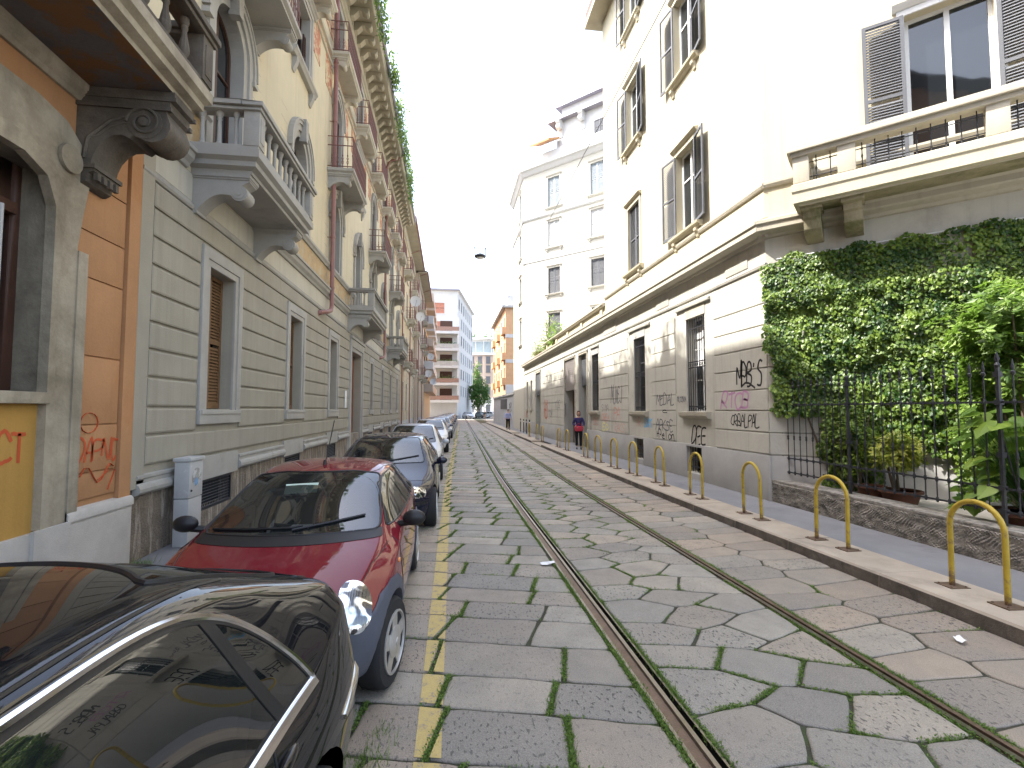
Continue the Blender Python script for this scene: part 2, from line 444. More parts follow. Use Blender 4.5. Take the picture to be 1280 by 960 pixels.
def pave():
    SV, SF, WARM, TINT, PIT = [], [], [], [], []
    joints = []            # (p0, p1, grass weight)
    tops = []
    rnd = random.Random(11)
    def slab(poly, gap, warm, segs, wide=0):
        px = (min(p[0] for p in poly)+max(p[0] for p in poly))/2; hw_ = max(p[0] for p in poly)-px
        kx_ = 1-wide/max(.1,hw_)
        poly_ = [(px+(x-px)*kx_, y) for x, y in poly]
        def ringof(d):
            q = offset_poly(poly_, d); ring = []; n = len(q)
            for i in range(n):
                a, b = q[i], q[(i+1) % n]
                for k in range(segs):
                    t = k/segs
                    x = a[0]+(b[0]-a[0])*t; y = a[1]+(b[1]-a[1])*t
                    if segs > 1:
                        w = .012 if k else .006
                        x += mnoise.noise((x*9, y*9, 1.3))*w; y += mnoise.noise((x*9, y*9, 7.7))*w
                    ring.append((x, y))
            if segs > 1:   # soften corners
                L = len(ring)
                ring = [(c[0]*.8+(p[0]+s_[0])*.1, c[1]*.8+(p[1]+s_[1])*.1) for p, c, s_ in ((ring[i-1], ring[i], ring[(i+1) % L]) for i in range(L))]
            return ring
        ring, inner, inner2 = ringof(gap*.5), ringof(gap*.5+.006), ringof(gap*.5+.02)
        cx = sum(p[0] for p in ring)/len(ring); cy = sum(p[1] for p in ring)/len(ring)
        tx, ty, h0 = rnd.gauss(0,.004), rnd.gauss(0,.004), rnd.gauss(0,.0015)
        def Z(x, y): return h0 + tx*(x-cx) + ty*(y-cy)
        b = len(SV); L = len(ring)
        SV.extend([(x, y, -.05) for x, y in ring]); SV.extend([(x, y, Z(x,y)-.008) for x, y in ring])
        SV.extend([(x, y, Z(x,y)-.002) for x, y in inner]); SV.extend([(x, y, Z(x,y)) for x, y in inner2])
        for r_ in range(3):
            for i in range(L):
                j = (i+1) % L
                SF.append((b+r_*L+i, b+r_*L+j, b+(r_+1)*L+j, b+(r_+1)*L+i))
        SF.append([b+3*L+i for i in range(L)])
        wv = min(1, max(0, rnd.gauss(warm, .28))); tv = rnd.random(); pv = rnd.random()**1.2
        WARM.extend([wv]*(4*L)); TINT.extend([tv]*(4*L)); PIT.extend([pv]*(4*L))
        tops.append((poly, gap, Z))
    def field(cols, y0, y1, pitch, zig, skew, gap, warm, jit, grass):
        n = len(cols)-1
        J = []
        for c in range(n):
            js = []; k = 0; ph = y0 - pitch*(.5 if c % 2 else 0); lim = jit*pitch*.75
            while ph+k*pitch < y1+pitch:
                yy = ph+k*pitch + mnoise.noise((c*3.3, k*.25, y0))*pitch*.0
                g = lambda: max(-lim, min(lim, rnd.gauss(0, lim*.6)))
                js.append((yy+g()-skew*.5, yy+g()+skew*.5)); k += 1
            J.append(js)
        B = []
        for i in range(n+1):
            pts = []
            if i > 0:
                for k, (l, r) in enumerate(J[i-1]): pts.append([r, cols[i]-(zig + rnd.gauss(0,zig*.4) if 0 < i < n else 0), i-1, k])
            if i < n:
                for k, (l, r) in enumerate(J[i]): pts.append([l, cols[i]+(zig + rnd.gauss(0,zig*.4) if 0 < i < n else 0), i, k])
            pts.sort()
            for a in range(1, len(pts)):        # keep joints from coinciding
                if pts[a][0]-pts[a-1][0] < .045: pts[a][0] = pts[a-1][0]+.045
            B.append(pts)
        for c in range(n):
            L, Rr = B[c], B[c+1]
            for k in range(len(J[c])-1):
                li = [i for i, p in enumerate(L) if p[2] == c and p[3] in (k, k+1)]
                ri = [i for i, p in enumerate(Rr) if p[2] == c and p[3] in (k, k+1)]
                if len(li) < 2 or len(ri) < 2: continue
                left = L[li[0]:li[1]+1]; right = Rr[ri[0]:ri[1]+1]
                poly = [(p[1], p[0]) for p in right] + [(p[1], p[0]) for p in reversed(left)]
                ym = sum(p[1] for p in poly)/len(poly)
                if ym < y0 or ym > y1: continue
                poly = [(x+off(y), y) for x, y in poly]
                segs = 5 if ym < 8 else 2 if ym < 22 else 1
                slab(poly, gap if ym < 40 else gap*.8, warm[c], segs, .010 if grass[c]+grass[c+1] > 1.1 else .004 if gap > .013 else 0)
                nr = len(right)
                for a in range(nr-1): joints.append((poly[a], poly[a+1], grass[c+1]))
                joints.append((poly[nr-1], poly[nr], grass[-1]))
    #       columns left of the track, between the rails, right of the track
    def courses(cols, y0, y1, pitch, slope, slant, gap, warm, grass, jx):
        """skewed courses running across the lane, short slanted joints offset from row to row"""
        n = len(cols)-1; rows = []; y = y0
        while y < y1:
            rows.append((y, slope+rnd.gauss(0,.025))); y += pitch*rnd.uniform(.82,1.18)
        X0, X1 = cols[0], cols[-1]
        def YL(k, x): return rows[k][0]+rows[k][1]*(x-.2)+.018*mnoise.noise((x*1.9, rows[k][0]*3, 2.2))
        for k in range(len(rows)-1):
            xb, xt = [X0], [X0]
            for c in range(1, n):
                if rnd.random() < .10 and c != 3: continue
                x = cols[c]+rnd.gauss(0,jx); s_ = slant*rnd.uniform(.4,1.4)
                xb.append(x-s_*.5); xt.append(x+s_*.5)
            xb.append(X1); xt.append(X1)
            for c in range(len(xb)-1):
                a, b, d, e = xb[c], xb[c+1], xt[c+1], xt[c]
                if b-a < .12 or d-e < .12: continue
                xm = (a+b+d+e)/4
                P = [(a,YL(k,a)), ((a+b)/2,YL(k,(a+b)/2)), (b,YL(k,b)), (d,YL(k+1,d)), ((d+e)/2,YL(k+1,(d+e)/2)), (e,YL(k+1,e))]
                P = [(x+off(yy), yy) for x, yy in P]
                ym = sum(p[1] for p in P)/6
                wv = warm[min(len(warm)-1, sum(1 for q in cols[1:-1] if q < xm))]
                slab(P, gap if ym < 40 else gap*.8, wv, 4 if ym < 8 else 2 if ym < 22 else 1, .007)
                gi = min(range(1, n+1), key=lambda q: abs(cols[q]-b))
                joints.append((P[2], P[3], grass[gi])); joints.append((P[0], P[2], grass[-1]))
    courses([-2.15,-1.36,-.62,.05,.80,1.272], -9, 112, .425, -.27, .15, .016, [.5,.6,.7,.28,.12], [.2,.5,.6,.95,.95,.6,.30], .07)
    field([1.475,2.0,2.50,2.985], -9, 112, .44, .12, -.03, .016, [.12,.15,.18], .30, [.4,.62,.55,.3,.30])
    field([3.118,3.78,4.50], -9, 66, .40, .04, .06, .016, [.75,.8], .28, [.8,.07,.03,.05])
    me = bpy.data.meshes.new('road'); me.from_pydata(SV, [], SF)
    me.materials.append(stone_material())
    for nm, arr in (('warm', WARM), ('tint', TINT), ('pit', PIT)):
        a = me.attributes.new(nm, 'FLOAT', 'POINT'); a.data.foreach_set('value', arr)
    finish(me, 50)
    o = obj('road', me); o['kind'] = 'structure'
    # yellow line painted on the stones: clipped against every slab top
    def clip(poly, f0, keep_ge):
        out = []
        for i in range(len(poly)):
            a, b = poly[i], poly[(i+1) % len(poly)]
            fa, fb = a[0]-f0(a[1]), b[0]-f0(b[1])
            if not keep_ge: fa, fb = -fa, -fb
            if fa >= 0: out.append(a)
            if (fa >= 0) != (fb >= 0):
                t = fa/(fa-fb); out.append((a[0]+(b[0]-a[0])*t, a[1]+(b[1]-a[1])*t))
        return out
    yl = MB()
    def xc(y): return -.095 + .0098*(y-2.75) + off(y)*.75
    for poly, gap, Z in tops:
        if not (min(p[0] for p in poly) < xc(poly[0][1])+.3 and max(p[0] for p in poly) > xc(poly[0][1])-.3 and poly[0][1] < 62): continue
        q = offset_poly(poly, gap*.5+.010)
        q = clip(q, lambda y: xc(y)-.072, True)
        if len(q) > 2: q = clip(q, lambda y: xc(y)+.072, False)
        if len(q) > 2: yl.poly([(x, y, Z(x,y)+.0025) for x, y in q])
    m, nt, b = newmat('road_paint')
    v = coord(nt, 'World')
    worn = noise_node(nt, v, 16, 6, .75, .4)
    fine = noise_node(nt, v, 90, 3, .7)
    wm = mixc(nt, .35, worn, fine)
    wm = ramp(nt, wm, .53, .585)
    nt.links.new(mixc(nt, wm, mixc(nt, ramp(nt, fine, .3, .7), (.42,.31,.10), (.52,.40,.15)), (.24,.21,.17)), b.inputs['Base Color'])
    b.inputs['Roughness'].default_value = .7; bump(nt, b, fine, .3, .004)
    struct('road_marking', yl, m)
    return joints

def rails():
    for nm, xs in (('a', (1.285, 1.465, 1)), ('b', (2.995, 3.105, 0))):
        mb = MB()
        ys = [-10+2.0*i for i in range(63)]
        def strip(xa, xb, za, zb, m):
            for y0, y1 in zip(ys[:-1], ys[1:]):
                mb.poly([(xa+off(y0),y0,za),(xb+off(y0),y0,zb),(xb+off(y1),y1,zb),(xa+off(y1),y1,za)], m)
        a, b, wide = xs
        if wide:
            strip(a, a+.001, -.05, .004, 1); strip(a, a+.022, .004, .004, 0); strip(a+.022, a+.026, .004, -.012, 1)
            strip(a+.026, a+.095, -.012, -.013, 1); strip(a+.095, a+.10, -.013, .006, 0); strip(a+.10, a+.128, .006, .006, 0)
            strip(a+.128, a+.130, .006, -.045, 2); strip(a+.130, a+.165, -.045, -.045, 2); strip(a+.165, a+.166, -.045, .002, 2)
            strip(a+.166, b, .002, .002, 0); strip(b, b+.001, .002, -.05, 1)
        else:
            strip(a, a+.001, -.05, .005, 1); strip(a, a+.036, .005, .005, 0); strip(a+.036, a+.038, .005, -.04, 2)
            strip(a+.038, a+.070, -.04, -.04, 2); strip(a+.070, a+.071, -.04, .002, 1); strip(a+.071, b, .002, .001, 1); strip(b, b+.001, .001, -.05, 1)
        o = part('tram_rail', mb, [T['rail_steel'], T['rail_rust'], T['dark']])
        tag(o, 'wide grooved steel tram rail beside the yellow painted lane' if wide else 'narrow steel tram rail on the hoop lined side of the track', 'rail')

def ground():
    g = MB(); g.poly([(-600,-300,-.06),(600,-300,-.06),(600,1500,-.06),(-600,1500,-.06)])
    struct('ground', g, M('distant_asphalt', (.16,.155,.15), .9, .15, .6, 20, .3))
    bed = MB()
    ys = [-10,-4] + [4.0*i for i in range(0, 30)]
    for y0, y1 in zip(ys[:-1], ys[1:]):
        for xa, xb in ((-2.2,1.284),(1.467,2.994),(3.107,4.6)): bed.poly([(xa+off(y0),y0,-.011),(xb+off(y0),y0,-.011),(xb+off(y1),y1,-.011),(xa+off(y1),y1,-.011)])
    m, nt, b = newmat('joint_earth')
    v = coord(nt, 'World')
    c = mixc(nt, ramp(nt, noise_node(nt, v, 2.2, 5, .7), .50, .64), (.05,.043,.033), (.06,.095,.025))
    c = mixc(nt, .35, c, ramp(nt, noise_node(nt, v, 120, 3, .7), .3, .7, (.02,.02,.015), (.10,.12,.05)))
    nt.links.new(c, b.inputs['Base Color']); b.inputs['Roughness'].default_value = .95
    bump(nt, b, noise_node(nt, v, 90, 3, .7), .8, .02)
    struct('ground', bed, m)
    # pavements with kerbs (a real step)
    def kx(y): return 4.50 - .010*max(0, y-4) + off(y)*.95
    rp = MB(); kb = MB()
    ys = [-10+1.0*i for i in range(0, 82)]
    rnd = random.Random(3)
    for y0, y1 in zip(ys[:-1], ys[1:]):
        rp.poly([(kx(y0)+.62,y0,.125),(9.5,y0,.125),(9.5,y1,.125),(kx(y1)+.62,y1,.125)])
    y = -10.0
    while y < 66:
        l = rnd.uniform(1.0, 1.6); y1 = y+l-.008
        z = .13+rnd.gauss(0,.002); zs = z-.012
        low = 23.2 < y < 26.0 or 33.5 < y < 36
        if low: z, zs = .05, .04
        for ya, yb in ((y, (y+y1)/2), ((y+y1)/2, y1)):
            def P(yy, dx, zz): return (kx(yy)+dx, yy, zz)
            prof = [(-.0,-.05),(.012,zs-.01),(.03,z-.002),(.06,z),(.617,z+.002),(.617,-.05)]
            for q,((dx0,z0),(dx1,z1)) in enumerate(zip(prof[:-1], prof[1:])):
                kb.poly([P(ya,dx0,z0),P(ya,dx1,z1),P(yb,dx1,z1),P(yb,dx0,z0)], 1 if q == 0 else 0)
            if ya == y:
                kb.poly([P(ya,d,zz) for d, zz in prof])
            else:
                kb.poly([P(yb,d,zz) for d, zz in reversed(prof)])
        y += l
    struct('pavement', rp, T['asphalt'])
    struct('kerb', kb, [T['kerb'], M('shaded_grimy_kerb_side', (.13,.11,.09), .9, .3, 5, 80, .5, stain=(.06,.052,.045), stain_amt=(.4,.65), stain_size=4)], smooth=40)  # kerb face: grime plus the step's shade put into its colour
    lp = MB(); lk = MB()
    ys = [-10+2.0*i for i in range(0, 61)]
    for y0, y1 in zip(ys[:-1], ys[1:]):
        lp.poly([(-6,y0,.115),(-2.42+off(y0),y0,.115),(-2.42+off(y1),y1,.115),(-6,y1,.115)])
        lk.poly([(-2.42+off(y0),y0,.12),(-2.16+off(y0),y0,.12),(-2.16+off(y1),y1,.12),(-2.42+off(y1),y1,.12)])
        lk.poly([(-2.16+off(y0),y0,.12),(-2.14+off(y0),y0,-.05),(-2.14+off(y1),y1,-.05),(-2.16+off(y1),y1,.12)])
    struct('pavement', lp, T['asphalt'])
    struct('kerb', lk, T['kerb'])
    # crossing carriageway far ahead
    fr = MB(); fr.poly([(-60,66,-.035),(80,66,-.035),(80,260,-.035),(-60,260,-.035)])
    struct('road', fr, M('far_road', (.22,.20,.175), .85, .12, .8, 30, .2))

def grow_grass(joints):
    rnd = random.Random(5)
    L = Leaves()
    segs = list(joints)
    for y in range(-1, 30):          # along both sides of the rails
        for x, w in ((1.272,1.1),(1.48,1.0),(2.985,.55),(3.118,.95)):
            for k in range(2):
                ya = y+.5*k; segs.append(((x+off(ya),ya),(x+off(ya+.5),ya+.5),w))
    for p0, p1, w in segs:
        ym = (p0[1]+p1[1])/2
        if ym < .8 or ym > 42: continue
        ln = math.hypot(p1[0]-p0[0], p1[1]-p0[1])
        d = 1500 if ym < 3.5 else 950 if ym < 6 else 420 if ym < 11 else 110 if ym < 20 else 45
        sc = 1 if ym < 6 else 1.35 if ym < 11 else 1.9 if ym < 20 else 2.8
        pch = mnoise.noise((p0[0]*.9, p0[1]*.9, 3.1))
        for i in range(int(ln*d)):
            t = rnd.random()
            x = p0[0]+(p1[0]-p0[0])*t; y = p0[1]+(p1[1]-p0[1])*t
            k = mnoise.noise((x*3.1, y*3.1, .5))*.8 + pch*.9 + (w-.62)*1.1
            if k < rnd.uniform(-.22, .34): continue
            x += rnd.gauss(0,.011+.006*max(0,w-.5)); y += rnd.gauss(0,.011)
            if rnd.random() < .55:       # low clover-like leaf
                a = rnd.uniform(0, 2*PI)
                p = Vector((x, y, rnd.uniform(-.014,.004)))
                dv = Vector((math.cos(a), math.sin(a), rnd.uniform(.2,.9))).normalized()
                sd = Vector((-math.sin(a), math.cos(a), 0))
                L.leaf(p, dv, sd, rnd.uniform(.010,.022)*sc, rnd.uniform(.008,.014)*sc, rnd.random())
            else:
                h = rnd.uniform(.010,.026)*(1+max(0,k)*.9)*sc**.5
                if rnd.random() < .04: h *= 2.0
                a = rnd.uniform(0, 2*PI); ln2 = h*rnd.uniform(.2,.9)
                L.blade((x,y,-.02), (x+math.cos(a)*ln2, y+math.sin(a)*ln2, h-.012), .0045*sc, rnd.random(), rnd.uniform(0,PI))
    # a taller tuft behind the black car's bumper and at the foot of the left wall
    for cx, cy, n, hh, sp in ((-.42,2.72,120,.11,.06),(-3.40,5.98,160,.12,.07),(-.36,2.95,60,.08,.05)):
        for i in range(n):
            x = cx+rnd.gauss(0,sp); y = cy+rnd.gauss(0,sp); a = rnd.uniform(0,2*PI); h = hh*rnd.uniform(.3,1)
            z0 = .1 if cx < -3 else -.02
            L.blade((x,y,z0),(x+math.cos(a)*h*.5,y+math.sin(a)*h*.5,z0+h),.007,rnd.random(),rnd.uniform(0,PI))
    o = L.build('grass', T['grass']); tag(o, 'short green grass and weeds growing in the joints of the paving stones', 'grass'); o['kind'] = 'stuff'

ground()
JOINTS = pave()
rails()
grow_grass(JOINTS)
# ------------------------------------------------------------------ facade kit
def arc(cx, cz, r, a0, a1, n):
    return [(cx+r*math.cos(a0+(a1-a0)*i/n), cz+r*math.sin(a0+(a1-a0)*i/n)) for i in range(n+1)]
def opening_outline(a, b, c, d, arch, n=14):
    """outline from bottom-left up and over to bottom-right"""
    if arch:
        r = (b-a)/2; m = (a+b)/2; s = d-r
        return [(a,c)] + [(m+r*math.cos(PI-PI*i/n), s+r*math.sin(PI-PI*i/n)) for i in range(n+1)] + [(b,c)]
    return [(a,c),(a,d),(b,d),(b,c)]
def wall_mb(u0, u1, z0, z1, ops, mi=0, y=0, mb=None, rm=None):
    """front sheet at y with real openings (a,b,c,d,depth,arch) and their reveals"""
    mb = mb or MB()
    us = sorted(set([u0,u1]+[o[0] for o in ops]+[o[1] for o in ops]))
    zs = sorted(set([z0,z1]+[o[2] for o in ops]+[o[3] for o in ops]))
    us = [u for u in us if u0 <= u <= u1]; zs = [z for z in zs if z0 <= z <= z1]
    for i in range(len(us)-1):
        # merge vertical runs
        run = None
        for j in range(len(zs)-1):
            cu, cz = (us[i]+us[i+1])/2, (zs[j]+zs[j+1])/2
            hole = any(o[0] < cu < o[1] and o[2] < cz < o[3] for o in ops)
            if not hole:
                if run is None: run = zs[j]
            if run is not None and (hole or j == len(zs)-2):
                top = zs[j] if hole else zs[j+1]
                mb.poly([(us[i],y,run),(us[i+1],y,run),(us[i+1],y,top),(us[i],y,top)], mi); run = None
    for a,b,c,d,dep,arch in ops:
        pts = opening_outline(a,b,c,d,arch)
        if arch:
            r = (b-a)/2; m = (a+b)/2; n = 14; h = n//2
            ap = pts[1:-1]
            for i in range(n):
                corner = (a,d) if i < h else (b,d)
                p, q = ap[i], ap[i+1]
                mb.poly([(corner[0],y,corner[1]),(p[0],y,p[1]),(q[0],y,q[1])][::-1], mi)
            mid = ap[h]
        loop = pts + [pts[0]]
        for p, q in zip(loop[:-1], loop[1:]):
            mb.poly([(p[0],y,p[1]),(q[0],y,q[1]),(q[0],y+dep,q[1]),(p[0],y+dep,p[1])][::-1], mi if rm is None else rm)
    return mb
def block(mb, u0, u1, z0, z1, proj, ch=.014, mi=0, y=0):
    v = [(u0,y,z0),(u1,y,z0),(u1,y,z1),(u0,y,z1),(u0,y-proj+ch*.4,z0),(u1,y-proj+ch*.4,z0),(u1,y-proj+ch*.4,z1),(u0,y-proj+ch*.4,z1),
         (u0+ch,y-proj,z0+ch),(u1-ch,y-proj,z0+ch),(u1-ch,y-proj,z1-ch),(u0+ch,y-proj,z1-ch)]
    mb.add(v, [(0,1,5,4),(1,2,6,5),(2,3,7,6),(3,0,4,7),(4,5,9,8),(5,6,10,9),(6,7,11,10),(7,4,8,11),(8,9,10,11)], mi)
def ring(mb, outer, inner, y0, y1, mi=0):
    """frame between two open outlines of equal point count, from y0 (wall) out to y1 (y1<y0)"""
    n = len(outer)
    for i in range(n-1):
        o, p, q, r = outer[i], outer[i+1], inner[i+1], inner[i]
        mb.poly([(o[0],y1,o[1]),(r[0],y1,r[1]),(q[0],y1,q[1]),(p[0],y1,p[1])], mi)
        mb.poly([(o[0],y0,o[1]),(o[0],y1,o[1]),(p[0],y1,p[1]),(p[0],y0,p[1])], mi)
        mb.poly([(r[0],y0,r[1]),(q[0],y0,q[1]),(q[0],y1,q[1]),(r[0],y1,r[1])], mi)
    for k in (0, -1):
        o, r = outer[k], inner[k]
        mb.poly([(o[0],y0,o[1]),(o[0],y1,o[1]),(r[0],y1,r[1]),(r[0],y0,r[1])], mi)
def moulding(mb, u0, u1, prof, mi=0, ends=True):
    """profile [(y,z)...] run along u"""
    n = len(prof)
    for i in range(n-1):
        (ya,za),(yb,zb) = prof[i], prof[i+1]
        mb.poly([(u0,ya,za),(u1,ya,za),(u1,yb,zb),(u0,yb,zb)], mi)
    if ends:
        mb.poly([(u0,a,b) for a,b in prof][::-1], mi); mb.poly([(u1,a,b) for a,b in prof], mi)
def louvre(mb, u0, u1, z0, z1, y, th=.035, mi=0, pitch=.055, border=.055, tilt=.02):
    mb.box(u0,u0+border,y,y+th,z0,z1,mi); mb.box(u1-border,u1,y,y+th,z0,z1,mi)
    mb.box(u0+border,u1-border,y,y+th,z0,z0+border*1.4,mi); mb.box(u0+border,u1-border,y,y+th,z1-border,z1,mi)
    zm = z0+(z1-z0)*.5
    mb.box(u0+border,u1-border,y+.001,y+th-.001,zm-.03,zm+.03,mi)
    z = z0+border*1.4
    while z < z1-border-pitch*.5:
        if not (zm-.03-pitch < z < zm+.03):
            mb.add([(u0+border,y+.004,z),(u1-border,y+.004,z),(u1-border,y+th-.004,z+pitch*.85),(u0+border,y+th-.004,z+pitch*.85),
                    (u0+border,y+.010,z-.006),(u1-border,y+.010,z-.006),(u1-border,y+th,z+pitch*.85-.006),(u0+border,y+th,z+pitch*.85-.006)],
                   [(0,1,2,3),(7,6,5,4),(0,4,5,1),(2,6,7,3)], mi)
        z += pitch
def baluster_mb(h, r=.06, n=10, slim=False):
    mb = MB()
    p = [(.8,0),(.8,.08),(.5,.10),(.55,.13),(.95,.24),(1.0,.32),(.8,.45),(.48,.62),(.42,.72),(.62,.76),(.62,.80),(.5,.83),(.75,.88),(.8,.92),(.8,1)]
    if slim: p = [(.85,0),(.85,.06),(.62,.09),(.55,.14),(.52,.5),(.46,.74),(.62,.78),(.5,.81),(.62,.86),(.9,.92),(.9,1)]
    mb.lathe([(r*a, h*b) for a, b in p], n)
    return mb
def scroll_bracket(p, h, w, big=False):
    """console: p deep, h high at the wall, w wide; centred on u=0, top at z=0, wall at y=0"""
    mb = MB()
    vr = .16*h + .03
    cx, cz = -p+vr+.02, -.30*h-vr*.5
    pts = [(0,0),(-p,0),(-p,-.09*h),(-p+.03,-.12*h)]
    # volute front
    for i in range(9):
        a = R(110)+R(230)*i/8
        pts.append((cx+vr*math.cos(a), cz+vr*math.sin(a)))
    # sweep back to the wall
    ex, ez = pts[-1]
    for i in range(1, 9):
        t = i/8
        pts.append((ex+( -.10*p-ex)*t, ez + (-.92*h-ez)*(t**2.4)+ .05*h*math.sin(t*PI)))
    pts += [(-.10*p,-h),(0,-h)]
    mb.prism(pts, 'x', -w/2, w/2)
    for sx in (-1, 1):          # spiral eye and a raised band on each cheek
        mb.lathe([(vr*.75,-.012),(vr*.75,.012),(vr*.5,.016)], 14, (sx*w/2, cx, cz), axis='x')
        mb.lathe([(vr*.35,-.02),(vr*.35,.022),(vr*.2,.03)], 10, (sx*w/2, cx, cz), axis='x')
    mb.box(-w/2-.03,w/2+.03,-p-.02,0,-.001,.05)
    mb.box(-w/2-.015,w/2+.015,-p-.01,0,-.05*h,-.002)
    return mb
def stone_balcony(F, u0, u1, z, proj, mslab, mrail, nside, nfront, rail_z, name='balcony', label=None, soff=None, brh=.5, brus=None, slim=False):
    mb = MB()
    t = .30
    prof = [(0,z),(-proj+.12,z),(-proj+.12,z+.05),(-proj+.05,z+.08),(-proj+.05,z+.15),(-proj,z+.19),(-proj,z+t),(0,z+t)]
    # slab with a moulded edge on three sides
    def loop(d, zz): return [(u0+d,0,zz),(u0+d,-proj+d,zz),(u1-d,-proj+d,zz),(u1-d,0,zz)]
    prof2 = [(.14,0),(.14,.05),(.06,.08),(.06,.15),(.0,.19),(.0,t)]
    for (d0,h0),(d1,h1) in zip(prof2[:-1], prof2[1:]):
        A, B = loop(d0,z+h0), loop(d1,z+h1)
        for i in range(3): mb.poly([A[i],A[i+1],B[i+1],B[i]], 0)
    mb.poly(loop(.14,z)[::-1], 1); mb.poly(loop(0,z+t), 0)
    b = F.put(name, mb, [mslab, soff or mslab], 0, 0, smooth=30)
    if label: b['label'] = label
    bh = rail_z-(z+t)-.12-.06
    def sub(nm, mb, mat, **k): return part(nm, mb, mat, b, (0,0,0), 0, **k)
    # F.put placed the part with its origin at u=0,z=0 so sub-parts use facade coordinates
    hr = MB(); pw = .17; d = .03
    for (d0,d1,za,zb) in ((-.02,pw+.03,rail_z-.12,rail_z-.07),(-.05,pw+.06,rail_z-.07,rail_z)):
        hr.box(u0+d0,u1-d0,-proj+d0,-proj+d1,za,zb); hr.box(u0+d0,u0+d1,-proj+d1,0,za,zb); hr.box(u1-d1,u1-d0,-proj+d1,0,za,zb)
    sub('handrail', hr, mrail, bev=.012)
    pl = MB(); pl.box(u0+.02,u1-.02,-proj+.02,-proj+pw,z+t,z+t+.06); pl.box(u0+.02,u0+pw,-proj+pw,0,z+t,z+t+.06); pl.box(u1-pw,u1-.02,-proj+pw,0,z+t,z+t+.06)
    sub('plinth', pl, mrail)
    for uu in (u0+.01, u1-pw-.05):
        pr = MB(); pr.box(uu,uu+pw+.04,-proj+.005,-proj+pw+.045,z+t+.05,rail_z-.118)
        pr.box(uu+.04,uu+pw,-proj-.005,-proj+.01,z+t+.12,rail_z-.20)
        sub('pier', pr, mrail, bev=.008)
    r = min(.07, bh*.11)
    key = ('bal', round(bh,3), round(r,3), mrail.name)
    def bal(u, y): cpart(key, 'baluster', lambda: baluster_mb(bh, r, 10, slim), mrail, b, (u,y,z+t+.06))
    for i in range(nfront):
        bal(u0+pw+.08+(u1-u0-2*pw-.16)*(i+.5)/nfront, -proj+.095)
    for i in range(nside):
        yy = -proj+pw+.06+(proj-pw-.1)*(i+.5)/nside
        bal(u0+.095, yy); bal(u1-.095, yy)
    for uu in (brus or (u0+.30, u1-.30)):
        cpart(('brk', round(proj,2), round(brh,2), mslab.name), 'bracket', lambda: scroll_bracket(proj-.18, brh, .26), mslab, b, (uu,0,z-.05))
    return b
def iron_railing(u0, u1, z, proj, h, dense=True):
    mb = MB(); r = .011
    y = -proj+.05
    for zz in (z+.06, z+h*.72, z+h):
        path = [(u0,0,zz),(u0,y,zz),(u1,y,zz),(u1,0,zz)]
        for p, q in zip(path[:-1], path[1:]): mb.tube([p,q], r*1.3, 6)
    def bar(u, yy):
        mb.tube([(u,yy,z),(u,yy,z+h)], r, 5)
        if dense:
            mb.ell((u,yy,z+h*.4), .022,.022,.05, 6, 4)
            for s in (-1,1):
                c = [(u+s*.03*math.sin(t*PI*1.6),yy,z+h*(.12+.22*t)) if abs(yy-y)<.01 else (u,yy+s*.03*math.sin(t*PI*1.6),z+h*(.12+.22*t)) for t in [k/6 for k in range(7)]]
                mb.tube(c, r*.6, 4)
    n = max(3, int((u1-u0)/.11))
    for i in range(n+1): bar(u0+(u1-u0)*i/n, y)
    m = max(2, int(proj/.14))
    for i in range(1, m): bar(u0, y*(i/m)); bar(u1, y*(i/m))
    return mb
def iron_balcony(F, uc, w, z, proj, h=.95, mslab=None, miron=None, dense=True, brh=.36, pot=False):
    u0, u1 = uc-w/2, uc+w/2
    mb = MB()
    def loop(d, zz): return [(-w/2+d,0,zz),(-w/2+d,-proj+d,zz),(w/2-d,-proj+d,zz),(w/2-d,0,zz)]
    for (d0,h0),(d1,h1) in zip([(.06,0),(.06,.05),(.0,.09)],[(.06,.05),(0,.09),(0,.17)]):
        A, B = loop(d0,h0), loop(d1,h1)
        for i in range(3): mb.poly([A[i],A[i+1],B[i+1],B[i]])
    mb.poly(loop(.06,0)[::-1]); mb.poly(loop(0,.17))
    b = F.put('balcony', mb, mslab, uc, z)
    cpart(('irail',w,proj,h,dense,miron.name), 'railing', lambda: iron_railing(-w/2+.04,w/2-.04,.17,proj,h,dense), miron, b)
    for s in (-1, 1):
        cpart(('ibr',proj,brh,mslab.name), 'bracket', lambda: scroll_bracket(proj-.10, brh, .22), mslab, b, (s*(w/2-.22),0,-.04))
    return b
def sash(F, par, u0, u1, z0, z1, y, mfr, arch=False, bars=1, fw=.055, kids=True):
    """window sash: frame ring, centre stile, glass pane as sub-parts of a window part"""
    mb = MB()
    outer = opening_outline(u0,u1,z0,z1,arch); inner = opening_outline(u0+fw,u1-fw,z0+fw,z1-fw,arch)
    ring(mb, outer, inner, y+.05, y); mb.box(u0+fw,u1-fw,y,y+.05,z0,z0+fw)
    um = (u0+u1)/2
    mb.box(um-fw*.6,um+fw*.6,y-.006,y+.045,z0+fw,z1-fw)
    for k in range(bars):
        zz = z0+(z1-z0)*(.66 if bars == 1 else (k+1)/(bars+1))
        mb.box(u0+fw,u1-fw,y+.004,y+.04,zz-.018,zz+.018)
    part('sash', mb, mfr, par)
    g = MB(); g.poly([(p[0],y+.03,p[1]) for p in opening_outline(u0+fw*.5,u1-fw*.5,z0,z1-fw*.5,arch)])
    part('pane', g, T['glass'], par)

